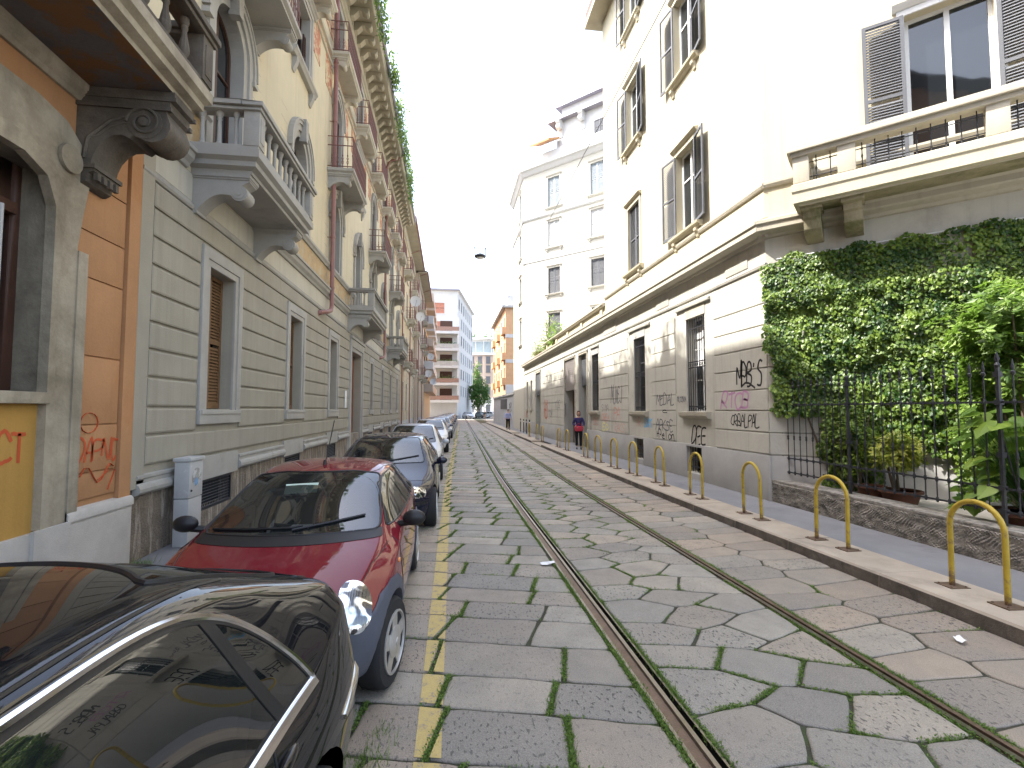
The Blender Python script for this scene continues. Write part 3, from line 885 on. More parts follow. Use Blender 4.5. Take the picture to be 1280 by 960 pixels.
# ------------------------------------------------------------------ left: grey and cream palazzo
XL = -3.54
PITCH = 3.72
BAYS = [8.05 + PITCH*k for k in range(8)]
def left_palazzo():
    Y0, Y1 = 5.95, 36.2
    root = thing('apartment_building', 'cream apartment building with grey banded ground floor, arched windows and bracketed eaves', 'building', (XL, Y0, 0))
    F = Fac(root, XL, 0, 90)
    gp, gs, gc = T['grey_plaster'], T['grey_stone'], T['grey_cement']
    door_bay = 3
    ops = []
    for k, c in enumerate(BAYS):
        if k == door_bay: ops.append((c-1.0,c+1.0,.12,4.0,.4,False))
        else:
            hw = .43 if k < 3 else .34
            ops.append((c-hw,c+hw,1.86,3.97,.30,False))
            ops.append((c-.55,c+.55,.40,.80,.2,False))
        bal = k in (0,3,6)
        ops.append((c-.5,c+.5,5.45 if bal else 6.16,8.28,.30,True))
        ib = k % 2 == 0
        ops.append((c-.5,c+.5,8.93 if ib else 9.98,11.65,.28,ib))
        ops.append((c-.46,c+.46,12.52,14.55,.28,False))
    mb = MB()
    wall_mb(Y0,Y1,.12,.95,[o for o in ops if o[3] < .95],1,0,mb)
    wall_mb(Y0,Y1,.95,5.12,[(a,b,max(c,.95),d,e,f) for a,b,c,d,e,f in ops if d > .95 and d < 4.5],0,0,mb)
    wall_mb(Y0,Y1,5.12,15.6,[o for o in ops if o[2] > 5],2,0,mb,4)
    # core behind the openings, closed body
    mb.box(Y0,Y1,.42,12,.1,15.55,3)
    w = F.put('wall', mb, [gp, T['rough_base'], T['cream'], T['dark'], gc], 0, 0)
    # banded rustication blocks
    rb = MB()
    zl = [.98,1.19,1.55,1.88,2.24,2.57,2.90,3.25,3.59,3.93,4.28,4.60]
    holes = []
    for k, c in enumerate(BAYS):
        if k == door_bay: holes.append((c-1.36,c+1.36,0,4.5))
        else:
            hw = .70 if k < 3 else .60
            holes.append((c-hw,c+hw,1.62,4.27))
    for z0, z1 in zip(zl[1:-1], zl[2:]):
        segs = [(Y0+.25,Y1-.05)]
        for a,b,c,d in holes:
            if d > z0+.02 and c < z1-.02:
                ns = []
                for s0,s1 in segs:
                    if b <= s0 or a >= s1: ns.append((s0,s1)); continue
                    if a > s0: ns.append((s0,a))
                    if b < s1: ns.append((b,s1))
                segs = ns
        for s0,s1 in segs:
            if s1-s0 > .08: block(rb,s0+.012,s1-.012,z0+.017,z1-.017,.036,.02)
    rb.box(Y0,Y0+.23,-.04,0,.95,5.1)       # pilaster strip at the building's end
    F.put('rustication', rb, gp, 0, 0, smooth=20)
    # base course: roll moulding broken by the cellar windows
    edges = [Y0+.1]
    for k, c in enumerate(BAYS):
        if k == door_bay: edges += [c-1.36, c+1.36]
        else: edges += [c-.72, c+.72]
    edges.append(Y1-.05)
    for a, b in zip(edges[0::2], edges[1::2]):
        bm_ = MB(); moulding(bm_, a, b, [(0,.86),(-.05,.87),(-.08,.90),(-.085,.94),(-.07,.98),(-.04,1.0),(-.04,1.04),(-.055,1.06),(-.055,1.09),(0,1.10)]); F.put('base_moulding', bm_, gs, 0, 0)
    for k, c in enumerate(BAYS):
        if k != door_bay: bm_ = MB(); bm_.box(c-.70,c+.70,-.035,0,.83,1.17); F.put('cellar_lintel', bm_, gs, 0, 0)
    # grilles
    def grille():
        g = MB()
        for i in range(22): g.tube([(-.53+.05*i,.03,.0),(-.53+.05*i,.03,.4)], .006, 4)
        for i in range(9): g.tube([(-.55,.02,.02+.045*i),(.55,.02,.02+.045*i)], .006, 4)
        g.box(-.56,.56,.0,.03,-.02,.02); g.box(-.56,.56,.0,.03,.38,.42)
        g.box(-.56,-.52,.001,.031,.02,.38); g.box(.52,.56,.001,.031,.02,.38)
        return g
    for k, c in enumerate(BAYS):
        if k != door_bay: F.cput('grille', 'cellar_grille', grille, T['iron'], c, .40)
    # ground floor windows
    for k, c in enumerate(BAYS):
        if k == door_bay: continue
        hw = .43 if k < 3 else .34
        f = MB()
        o1 = [(-hw-.25,1.86-.02),(-hw-.25,4.24),(hw+.25,4.24),(hw+.25,1.84)]
        i1 = [(-hw-.10,1.84),(-hw-.10,4.07),(hw+.10,4.07),(hw+.10,1.84)]
        i2 = [(-hw,1.84),(-hw,3.97),(hw,3.97),(hw,1.84)]
        ring(f, o1, i1, 0, -.055); ring(f, i1, i2, 0, -.035)
        f.box(-hw-.25,hw+.25,-.07,0,1.64,1.84); f.box(-hw-.22,hw+.22,-.085,0,1.78,1.845)
        win = F.put('window', f, gs, c, 0, bev=.006)
        s = MB(); louvre(s, -hw, -.005, 1.87, 3.96, .17, pitch=.05); part('shutter', s, T['wood_brown'], win)
        s = MB(); louvre(s, .005, hw, 1.87, 3.96, .17, pitch=.05); part('shutter', s, T['wood_brown'], win)
    # street door
    c = BAYS[door_bay]
    f = MB()
    ring(f, [(-1.35,.12),(-1.35,4.42),(1.35,4.42),(1.35,.12)], [(-1.14,.12),(-1.14,4.14),(1.14,4.14),(1.14,.12)], 0, -.09)
    ring(f, [(-1.14,.12),(-1.14,4.14),(1.14,4.14),(1.14,.12)], [(-1.0,.12),(-1.0,4.0),(1.0,4.0),(1.0,.12)], 0, -.05)
    f.box(-1.42,1.42,-.14,0,4.421,4.52)
    dr = F.put('door', f, gs, c, 0, bev=.006)
    for s_ in (-1,1):
        d = MB(); a, b = (-.99,-.01) if s_ < 0 else (.01,.99)
        d.box(a,b,.26,.32,.13,3.98)
        for za,zb in ((.35,1.15),(1.3,2.3),(2.45,3.0),(3.12,3.8)):
            d.box(a+.14,b-.14,.24,.26,za,zb); d.box(a+.2,b-.2,.225,.24,za+.06,zb-.06)
        part('door_leaf', d, T['door_red'], dr, bev=.006)
    k_ = MB(); k_.ell((.07,.21,1.15),.035,.035,.035,10,6); k_.ell((-.07,.21,1.15),.035,.035,.035,10,6)
    part('door_knob', k_, T['chrome'], dr)
    # string courses, frieze
    st = MB()
    moulding(st, Y0, Y1, [(0,4.60),(-.035,4.61),(-.05,4.64),(-.05,4.67),(-.02,4.69),(-.02,4.72),(0,4.72)])
    for a, b in ((Y0,6.88),(9.66,17.30),(21.15,28.45),(32.3,Y1)):
        moulding(st, a, b, [(0,5.10),(-.05,5.11),(-.07,5.16),(-.12,5.22),(-.13,5.30),(-.16,5.31),(-.16,5.36),(-.04,5.40),(0,5.40)])
    F.put('string_course', st, gc, 0, 0)
    bd = MB(); bd.box(Y0,Y1,-.012,.0,4.73,5.10); F.put('band', bd, T['cream_band'], 0, 0)
    fz = MB(); 
    lo = Y0
    for k in (0,3,6):
        c = BAYS[k]; fz.box(lo, c-.66, -.012, 0, 5.41, 5.97); lo = c+.66
    fz.box(lo, Y1, -.012, 0, 5.41, 5.97)
    F.put('painted_frieze', fz, T['fresco'], 0, 0)
    us = MB(); lo = Y0
    pf = [(0,5.97),(-.05,5.98),(-.07,6.03),(-.10,6.07),(-.10,6.13),(0,6.15)]
    for k in (0,3,6):
        c = BAYS[k]; moulding(us, lo, c-.66, pf); lo = c+.66
    moulding(us, lo, Y1, pf)
    F.put('sill_course', us, gc, 0, 0)
    # cream coursing lines beside the bays and wall joints
    cl = MB()
    for k, c in enumerate(BAYS):
        for z in (6.6,7.1,7.6,8.1):
            pass
        for i in range(9):
            z = 6.30+.30*i
            if z < 8.6:
                cl.box(c+.92,c+1.30,-.001,.004,z,z+.012); cl.box(c-1.30,c-.92,-.001,.004,z,z+.012)
    F.put('wall_joint', cl, T['grey_stone'], 0, 0)
    # first-floor windows
    for k, c in enumerate(BAYS):
        bal = k in (0,3,6)
        zb = 5.46 if bal else 6.17
        f = MB()
        def OL(d, zt): return opening_outline(-.5-d,.5+d,zb,8.28+d,True)
        ring(f, OL(.14,0), OL(.0,0), 0, -.03); ring(f, OL(.28,0), OL(.14,0), 0, -.07)
        hood = [(p[0],p[1]) for p in arc(0,7.78,.86,R(190),R(-10),18)]
        hin = [(p[0],p[1]) for p in arc(0,7.78,.78,R(190),R(-10),18)]
        ring(f, hood, hin, 0, -.10); ring(f, arc(0,7.78,.90,R(186),R(-6),18), arc(0,7.78,.863,R(186),R(-6),18), 0, -.12)
        for s_ in (-1,1): f.box(s_*.75,s_*.89,-.115,0,7.56,7.64)
        f.prism([(-.07,8.2),(.07,8.2),(.11,8.72),(-.11,8.72)], 'y', -.17, 0)
        win = F.put('window', f, gc, c, 0, smooth=30)
        sash(F, win, -.5, .5, zb, 8.28, .19, T['wood_dark'], True, 1)
        s = MB(); louvre(s, -.48, -.30, zb+.02, 7.75, .10, pitch=.06, border=.03); part('shutter', s, T['wood_dark'], win)
    # second floor
    for k, c in enumerate(BAYS):
        ib = k % 2 == 0
        zb = 8.94 if ib else 9.99
        f = MB()
        def OL2(d): return opening_outline(-.5-d,.5+d,zb,11.65+d,ib)
        ring(f, OL2(.24), OL2(.10), 0, -.06); ring(f, OL2(.10), OL2(0), 0, -.035)
        if ib: ring(f, arc(0,11.15,.80,R(188),R(-8),16), arc(0,11.15,.73,R(188),R(-8),16), 0, -.10)
        else: moulding(f, -.85, .85, [(0,11.9),(-.07,11.92),(-.10,11.97),(-.14,12.0),(-.14,12.04),(0,12.07)])
        if not ib:
            moulding(f, -.88, .88, [(0,9.80),(-.10,9.82),(-.13,9.88),(-.16,9.92),(-.16,9.98),(0,9.985)])
            for s_ in (-1,1): f.prism([(0,9.5),(-.03,9.5),(-.11,9.7),(-.12,9.81),(0,9.81)],'x', s_*.66-.07, s_*.66+.07)
        win = F.put('window', f, gc, c, 0, smooth=30)
        sash(F, win, -.5, .5, zb, 11.65, .18, T['wood_dark'], ib, 1)
        s = MB(); louvre(s, -.49, -.33, zb+.02, 11.15, .06, pitch=.06, border=.03); louvre(s, .33, .49, zb+.02, 11.15, .06, pitch=.06, border=.03)
        part('shutter', s, T['wood_dark'], win)
    # painted band between second and third floor
    fz = MB(); lo = Y0
    fz.box(Y0,Y1,-.010,0,12.12,12.36)
    for c in BAYS: fz.box(c-1.55,c-.85,-.012,0,11.2,12.1); fz.box(c+.85,c+1.55,-.012,0,11.2,12.1)
    F.put('painted_panel', fz, T['red_fresco'], 0, 0)
    st = MB(); moulding(st, Y0, Y1, [(0,12.08),(-.05,12.09),(-.07,12.12),(0,12.125)]); moulding(st, Y0, Y1, [(0,12.36),(-.08,12.38),(-.10,12.44),(0,12.46)])
    F.put('string_course', st, T['cream_band'], 0, 0)
    # third floor
    for k, c in enumerate(BAYS):
        f = MB(); zb = 12.53
        ring(f, [(-.68,zb),(-.68,14.78),(.68,14.78),(.68,zb)], [(-.46,zb),(-.46,14.55),(.46,14.55),(.46,zb)], 0, -.05)
        win = F.put('window', f, gc, c, 0, smooth=30)
        sash(F, win, -.46, .46, zb, 14.55, .18, T['wood_dark'], False, 1)
        
        for xa in (-1.6,.72): p = MB(); p.box(xa,xa+.88,-.008,0,13.0,14.5); part('painted_panel', p, T['red_fresco'], win)
    # balconies
    for k, (a, b, lb) in zip((0,3,6), ((6.90,9.62,'grey stone balcony with slim balusters beside the orange house'),(17.32,21.1,None),(28.5,32.25,None))):
        stone_balcony(F, a, b, 5.14, .93, gc, gc, 3, 9 if k == 0 else 12, 6.10, label=lb, brh=.52, slim=True)
    for k, c in enumerate(BAYS):
        if k % 2 == 0: iron_balcony(F, c, 2.35, 8.74, .76, .95, gc, T['iron_red'])
        if k >= 1: iron_balcony(F, c, 2.2, 12.33, .56, .95, T['cream_band'], T['iron_red'], brh=.3)
    # eaves: bracketed soffit, fascia, gutter
    cn = MB(); p = .90
    moulding(cn, Y0, Y1, [(0,14.95),(-.05,14.96),(-.06,15.05),(-.12,15.10),(-.14,15.2),(-.14,15.58),(0,15.58)])
    cn.box(Y0,Y1,-p,.0,15.59,15.66)
    moulding(cn, Y0, Y1, [(-p+.12,15.585),(-p+.02,15.585),(-p-.02,15.63),(-p-.02,15.75),(-p-.06,15.80),(-p-.06,15.86),(-.2,15.9)])
    y = Y0+.3
    while y < Y1-.2:
        cn.add(*(lambda b: ([(v[0]+y, v[1]-.14, v[2]+15.57) for v in b.v], b.f))(CACHE.setdefault('modil', modillion(.62,.34,.24))))
        for zz in (15.35,):
            cn.ell((y+.32,-.15,zz),.10,.02,.10,10,6)
        y += .64
    F.put('cornice', cn, T['eave_under'], 0, 0, smooth=30)
    gt = MB(); gt.tube([(Y0,-p-.10,15.90),(Y1,-p-.10,15.90)], .085, 8); F.put('gutter', gt, T['zinc'], 0, 0)
    rf = MB(); rf.prism([(-p-.12,15.93),(-p-.12,16.0),(4.5,18.0),(12,16.0),(12,15.6)], 'x', Y0, Y1); F.put('roof', rf, T['roof'], 0, 0)
    # downpipes
    for u, zt in ((14.52,15.2),(26.35,15.0)):
        pp = MB()
        pp.tube([(u,-.16,zt),(u,-.16,4.98),(u-.04,-.17,4.84),(u-.16,-.18,4.70),(u-.55,-.17,4.58),(u-.72,-.14,4.55),(u-.86,-.08,4.50),(u-.90,0,4.46)], .062, 10)
        pp.tube([(u,-.16,zt),(u,-.3,15.4),(u,-.7,15.5),(u,-1.0,15.75)], .062, 10)
        for z in (5.4,6.9,8.6,10.4,12.2,13.9): pp.lathe([(.075,-.03),(.075,.03)], 10, (u,-.16,z)); pp.tube([(u,-.16,z),(u,.01,z)], .012, 5)
        pp.lathe([(.09,-.02),(.09,.02)], 10, (u-.9,-.02,4.47), axis='y')
        F.put('downpipe', pp, T['pipe'], 0, 0)
    return root, F
def modillion(p, h, w):
    mb = MB()
    pts = [(0,0),(-p,0),(-p,-.08),(-p+.02,-.16),(-p+.08,-.20),(-p+.16,-.17),(-p+.24,-.12),(-p+.34,-.13),(-.12,-h+.03),(0,-h)]
    mb.prism(pts, 'x', -w/2, w/2)
    for s in (-1,1): mb.lathe([(.07,-.01),(.07,.014),(.03,.02)], 8, (s*w/2,-p+.09,-.1), axis='x')
    return mb
LP, LPF = left_palazzo()

# ------------------------------------------------------------------ left: orange house next to the camera
def orange_house():
    Y0, Y1 = -14, 5.945
    root = thing('apartment_building', 'orange house with stone window surround and heavy stained balcony overhead', 'building', (XL, Y0, 0))
    F = Fac(root, XL, 0, 90)
    os_, ol = T['old_stone'], T['old_stone_lt']
    wins = [(2.9, 4.70), (-1.5, .3), (-6.4,-4.6)]
    mb = MB()
    ops = [(a, b, 2.0, 3.98, .32, False) for a, b in wins]
    wall_mb(Y0, Y1, .12, 16.3, ops + [(a,b,6.2,8.6,.3,False) for a,b in wins] , 0, 0, mb, 2)
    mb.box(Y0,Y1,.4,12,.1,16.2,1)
    F.put('wall', mb, [T['orange'], T['dark'], os_], 0, 0)
    # orange courses: bands with a sharp groove between
    cs = MB()
    zl = [.97,1.23,1.70,2.38,3.15,3.60,4.10,4.62,4.93]
    for z0, z1 in zip(zl[:-1], zl[1:]):
        block(cs, 5.05, 5.72, z0+.008, z1-.008, .022, .006)
    cs.box(5.74,5.93,-.05,0,.90,4.93)
    F.put('banding', cs, T['orange'], 0, 0)
    gb = MB()
    gb.box(Y0,Y1-.01,-.07,0,.12,.80); gb.box(4.75,5.86,-.085,-.07,.12,.78)
    moulding(gb, 5.0, Y1-.01, [(-.07,.80),(-.09,.805),(-.09,.87),(-.07,.90),(0,.91)])
    gb.box(4.62,5.02,-.10,-.07,.12,.82)
    F.put('stone_base', gb, T['granite'], 0, 0, bev=.01)
    # window surround with ears and rounded inner corners
    for a, b in wins:
        s = MB()
        rr = .34
        inner = [(a,.82)] + [(a+rr-rr*math.cos(t), 3.98-rr+rr*math.sin(t)) for t in [PI/2*i/6 for i in range(7)]] + [(b-rr+rr*math.sin(t), 3.98-rr+rr*math.cos(t)) for t in [PI/2*i/6 for i in range(7)]] + [(b,.82)]
        ear = [(a-.30,.82),(a-.30,3.45),(a-.36,3.75),(a-.42,4.05),(a-.40,4.25),(a-.30,4.42),(a-.1,4.50),(a+.2,4.55)]
        outer = ear + [(x, z) for x, z in [(b-(p[0]-a), p[1]) for p in reversed(ear)]]
        n = len(inner); outer = outer[:n] if len(outer) >= n else outer
        # resample both outlines to equal count
        def rs(pts, m):
            d = [0]
            for p, q in zip(pts[:-1], pts[1:]): d.append(d[-1]+math.hypot(q[0]-p[0],q[1]-p[1]))
            out = []
            for i in range(m):
                t = d[-1]*i/(m-1); j = 0
                while j < len(d)-2 and d[j+1] < t: j += 1
                f = (t-d[j])/max(1e-9,d[j+1]-d[j]); out.append((pts[j][0]+(pts[j+1][0]-pts[j][0])*f, pts[j][1]+(pts[j+1][1]-pts[j][1])*f))
            return out
        outer = ear + [(b-(p[0]-a), p[1]) for p in reversed(ear)]
        # match parametrically: left jamb, head, right jamb
        L = rs(ear, 14); Rr = [(b-(p[0]-a), p[1]) for p in reversed(L)]
        li = rs(inner[:8], 14); ri = rs(inner[8:], 14)
        ring(s, L+Rr, li+ri, 0, -.06)
        mid = [((p[0]*.25+q[0]*.75), (p[1]*.25+q[1]*.75)) for p, q in zip(L+Rr, li+ri)]
        ring(s, mid, [(p[0]+.004*(1 if p[0] < (a+b)/2 else -1), p[1]-.004) for p in li+ri], -.002, -.085)
        s.box((a+b)/2-.14,(a+b)/2+.14,-.13,0,4.0,4.62)
        for uu in (a-.14,b+.14):
            s.lathe([(.13,0),(.13,.03),(.09,.035),(.09,.015),(.0,.015)], 18, (uu,-.095,4.16), axis='y')
        s.box(b+.30,b+.42,-.075,-.0,.82,3.35)
        w = F.put('window', s, ol, 0, 0, smooth=30, bev=0)
        sl = MB(); sl.box(a-.02,b+.02,-.10,.3,1.90,2.0); part('sill', sl, ol, w, bev=.008)
        ap = MB(); ap.box(a,b,-.015,.0,.13,1.90); part('apron_panel', ap, T['orange_panel'], w)
        fr = MB(); 
        fr.box(a,a+.10,.2,.28,2.0,3.98); fr.box(b-.10,b,.2,.28,2.0,3.98); fr.box(a+.1,b-.1,.2,.28,3.6,3.98); fr.box((a+b)/2-.06,(a+b)/2+.06,.19,.27,2.0,3.6)
        fr.box(a+.1,b-.1,.14,.27,3.52,3.62)
        part('frame', fr, T['wood_dark'], w, bev=.006)
        g = MB(); g.poly([(a,.25,2.0),(b,.25,2.0),(b,.25,3.98),(a,.25,3.98)]); part('pane', g, T['glass'], w)
        ir = MB(); ir.tube([(b-.28,.12,2.0),(b-.28,.12,3.55)], .018, 8); part('bar', ir, T['steel_grey'], w)
    # upper windows, plain
    for a, b in wins:
        f = MB(); ring(f, [(a-.25,6.2),(a-.25,8.85),(b+.25,8.85),(b+.25,6.2)], [(a,6.2),(a,8.6),(b,8.6),(b,6.2)], 0, -.08)
        w = F.put('window', f, ol, 0, 0)
        sash(F, w, a, b, 6.2, 8.6, .18, T['wood_dark'])
    # the big balcony
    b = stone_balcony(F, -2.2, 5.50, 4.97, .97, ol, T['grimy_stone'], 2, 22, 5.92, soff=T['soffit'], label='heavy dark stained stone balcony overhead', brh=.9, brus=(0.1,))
    m2 = MB()
    moulding(m2, -2.2, 5.2, [(0,4.80),(-.03,4.80),(-.05,4.84),(-.09,4.88),(-.10,4.93),(-.10,4.965),(0,4.965)])
    part('moulding', m2, ol, b)
    br = big_console()
    part('bracket', br, T['grimy_stone'], b, (5.17,0,0), smooth=40)
    rf = MB(); rf.prism([(-.9,16.2),(-.9,16.3),(5,18),(12,16.3),(12,16.2)], 'x', Y0, Y1-.01); F.put('roof', rf, T['roof'], 0, 0)
    # graffiti
    gr = MB(); strokes(gr, 'DAPNC', 5.13, 1.33, .105, .22, .012, slant=.15, seed=4, y=-.026)
    gr.tube([(5.3+.12*math.cos(t),-.027,1.72+.1*math.sin(t)) for t in [PI*2.2*i/14 for i in range(15)]], .009, 5, flat=.25)
    gr.tube([(5.20+.06*i,-.03,1.20+.09*math.sin(i*1.1)) for i in range(9)], .009, 5, flat=.25)
    gr.tube([(5.45,-.03,1.14),(5.6,-.03,1.22),(5.70,-.03,1.22),(5.6,-.03,1.02)], .008, 5, flat=.25)
    RS = M('red_spray', (.50,.09,.03), .7, .1, 8, 60, 0)
    g2 = MB(); strokes(g2, 'CT', 4.30, 1.42, .13, .22, .016, seed=2, y=-.018); F.put('graffiti', g2, RS, 0, 0)
    F.put('graffiti', gr, RS, 0, 0)
    return root
def big_console():
    """deep S-scroll console under the orange house's balcony"""
    mb = MB(); w = .36
    # side profile: (y outward negative, z)
    pts = [(0,4.96),(-.86,4.96),(-.86,4.88),(-.82,4.86),(-.82,4.78),(-.79,4.75)]
    pts += [(-.66+.17*math.cos(a), 4.61+.165*math.sin(a)) for a in [R(150)+R(175)*i/9 for i in range(10)]]
    pts += [(-.47,4.47),(-.40,4.50),(-.32,4.49),(-.25,4.44),(-.19,4.36),(-.155,4.27),(-.14,4.20),(-.17,4.19),(-.17,4.13),(-.12,4.11),(-.10,4.03),(-.05,4.0),(0,4.0)]
    mb.prism(pts, 'x', -w/2, w/2)
    for sx in (-1,1):
        x = sx*w/2
        for r, t in ((.16,.008),(.045,.035)):
            mb.lathe([(r,-.03*sx),(r,t*sx),(r-.02,(t+.004)*sx)], 20, (x,-.60,4.63), axis='x')
        mb.tube([(x+sx*.020,-.60+(.155-.0028*i)*math.cos(i*.25),4.63+(.155-.0028*i)*math.sin(i*.25)) for i in range(50)], .013, 6)
        # raised ribs following the sweep
        for d, rad in ((.05,.02),(.11,.013)):
            path = [(x,-.60+.0,4.76-d*.3),(x,-.45,4.74-d),(x,-.30,4.68-d),(x,-.20,4.58-d*.9),(x,-.12+d*.2,4.45),(x,-.08,4.25)]
            mb.tube(path, rad, 6)
        mb.box(x-.012,x+.012,-.88,0,4.86,4.90); mb.box(x-.02,x+.02,-.84,0,4.76,4.80)
    for i in range(4):
        mb.box(-w/2+.03+.085*i,-w/2+.075+.085*i,-.19,-.15,4.05,4.12)
    mb.box(-w/2-.02,w/2+.02,-.19,0,4.15,4.19)
    return mb
GLY = {'A':[[(0,0),(.5,1),(1,0)],[(.2,.4),(.8,.4)]],'B':[[(0,0),(0,1),(.7,.95),(.75,.6),(.1,.52),(.85,.4),(.8,.05),(0,0)]],'C':[[(.9,.85),(.5,1),(.1,.7),(.1,.3),(.5,0),(.95,.15)]],
'D':[[(0,0),(.05,1),(.6,.9),(.9,.5),(.6,.1),(0,0)]],'E':[[(.9,1),(0,.95),(.05,0),(.95,.05)],[(.05,.5),(.7,.52)]],'F':[[(.9,1),(0,.95),(0,0)],[(0,.5),(.6,.5)]],'I':[[(.4,0),(.45,1)]],
'J':[[(.8,1),(.75,.2),(.4,0),(.05,.2)]],'K':[[(0,0),(0,1)],[(.9,1),(.05,.45),(.95,0)]],'L':[[(.1,1),(.05,0),(.9,.05)]],'M':[[(0,0),(.1,1),(.5,.35),(.9,1),(1,0)]],'N':[[(0,0),(.1,1),(.8,0),(.95,1)]],
'O':[[(.5,0),(.05,.4),(.3,.95),(.75,.95),(.95,.4),(.5,0)]],'P':[[(0,0),(.05,1),(.8,.9),(.75,.5),(.05,.48)]],'R':[[(0,0),(.05,1),(.8,.9),(.7,.5),(.1,.48),(.95,0)]],'S':[[(.9,.85),(.4,1),(.1,.75),(.8,.35),(.6,.02),(.05,.1)]],
'T':[[(0,.95),(1,1)],[(.5,1),(.45,0)]],'U':[[(0,1),(.1,.1),(.6,0),(.95,.2),(1,1)]],'V':[[(0,1),(.45,0),(1,1)]],'Y':[[(0,1),(.45,.5)],[(1,1),(.35,0)]],'+':[[(.5,.1),(.5,.8)],[(.15,.45),(.9,.45)]],
'e':[[(.1,.3),(.8,.35),(.5,.62),(.1,.3),(.4,0),(.85,.1)]],'l':[[(.4,1),(.35,0)]],'o':[[(.5,.6),(.1,.3),(.5,0),(.9,.3),(.5,.6)]],'n':[[(.1,.6),(.1,0)],[(.1,.45),(.6,.6),(.85,0)]],"'":[[(.4,1),(.3,.7)]],' ':[]}
def strokes(mb, text, u, z, w, h, r, slant=0, seed=1, y=-.03, step=1.15, m=0):
    """hand-drawn lettering as flat sprayed strokes lying on a wall (facade coordinates)"""
    rn = random.Random(seed)
    for i, ch in enumerate(text):
        for st in GLY.get(ch, []):
            pts = []
            js = [(a*1.12+rn.gauss(0,.09), b*rn.uniform(.95,1.2)+rn.gauss(0,.06)) for a, b in st]
            for q in range(len(js)-1):
                p0, p1, p2, p3 = js[max(0,q-1)], js[q], js[q+1], js[min(len(js)-1,q+2)]
                for t in (0,.2,.4,.6,.8):
                    pts.append(tuple(.5*(2*p1[j]+(-p0[j]+p2[j])*t+(2*p0[j]-5*p1[j]+4*p2[j]-p3[j])*t*t+(-p0[j]+3*p1[j]-3*p2[j]+p3[j])*t**3) for j in (0,1)))
            pts.append(js[-1])
            path = [(u+i*w*step+p[0]*w+p[1]*h*slant, y, z+p[1]*h+rn.gauss(0,.003)) for p in pts]
            # flat ribbon hugging the wall
            ribbon(mb, path, r, m)
def ribbon(mb, path, r, m=0):
    vs = []; n = len(path)
    for i, p in enumerate(path):
        a = path[max(0,i-1)]; b = path[min(n-1,i+1)]
        dx, dz = b[0]-a[0], b[2]-a[2]; l = math.hypot(dx,dz) or 1
        nx, nz = -dz/l*r, dx/l*r
        vs += [(p[0]+nx,p[1],p[2]+nz),(p[0]-nx,p[1],p[2]-nz)]
    mb.add(vs, [(2*i,2*i+1,2*i+3,2*i+2) for i in range(n-1)], m)
OH = orange_house()
# ------------------------------------------------------------------ right: pale palazzo
XR = 6.1
def shutter_window(F, u, z0, z1, w, mwall, mshut, mfr, open_=(True,True), ang=9, curtain=False, hood=True, brackets=True, name='window', sill=True, shw=None, bars=1):
    hw = w/2; shw = shw or hw+.03
    f = MB()
    ring(f, [(-hw-.10,z0-.02),(-hw-.10,z1+.10),(hw+.10,z1+.10),(hw+.10,z0-.02)], [(-hw,z0-.02),(-hw,z1),(hw,z1),(hw,z0-.02)], 0, -.03)
    win = F.put(name, f, mwall, u, 0, smooth=30)
    if hood:
        hd = MB(); moulding(hd, -hw-.16, hw+.16, [(0,z1+.10),(-.05,z1+.11),(-.09,z1+.15),(-.12,z1+.19),(0,z1+.22)]); part('hood', hd, mwall, win, smooth=30)
    if sill:
        s = MB(); moulding(s, -hw-.28, hw+.28, [(0,z0-.16),(-.07,z0-.15),(-.09,z0-.10),(-.15,z0-.07),(-.16,z0-.02),(0,z0)])
        if brackets:
            for sx in (-1,1):
                s.prism([(0,z0-.38),(-.04,z0-.36),(-.06,z0-.28),(-.11,z0-.22),(-.12,z0-.155),(0,z0-.155)], 'x', sx*(hw+.08)-.06, sx*(hw+.08)+.06)
        part('sill', s, mwall, win, smooth=30)
    sash(F, win, -hw, hw, z0, z1, .16, mfr, False, bars, .06)
    for k, sx in enumerate((-1,1)):
        mb = MB()
        louvre(mb, 0, shw, z0, z1, -.04, .035, pitch=.05)
        if not open_[k]:
            mb2 = MB(); louvre(mb2, 0, hw-.004, z0, z1, 0, .035, pitch=.05)
            part('shutter', mb2, mshut, win, (-hw if sx < 0 else .004,.06,0))
        else:
            if sx > 0: o = part('shutter', mb, mshut, win, (hw+.01,-.02,0), -R(ang))
            else:
                o = part('shutter', mb, mshut, win, (-hw-.01-shw*math.cos(R(ang)),-.02-shw*math.sin(R(ang)),0), R(ang))
    return win
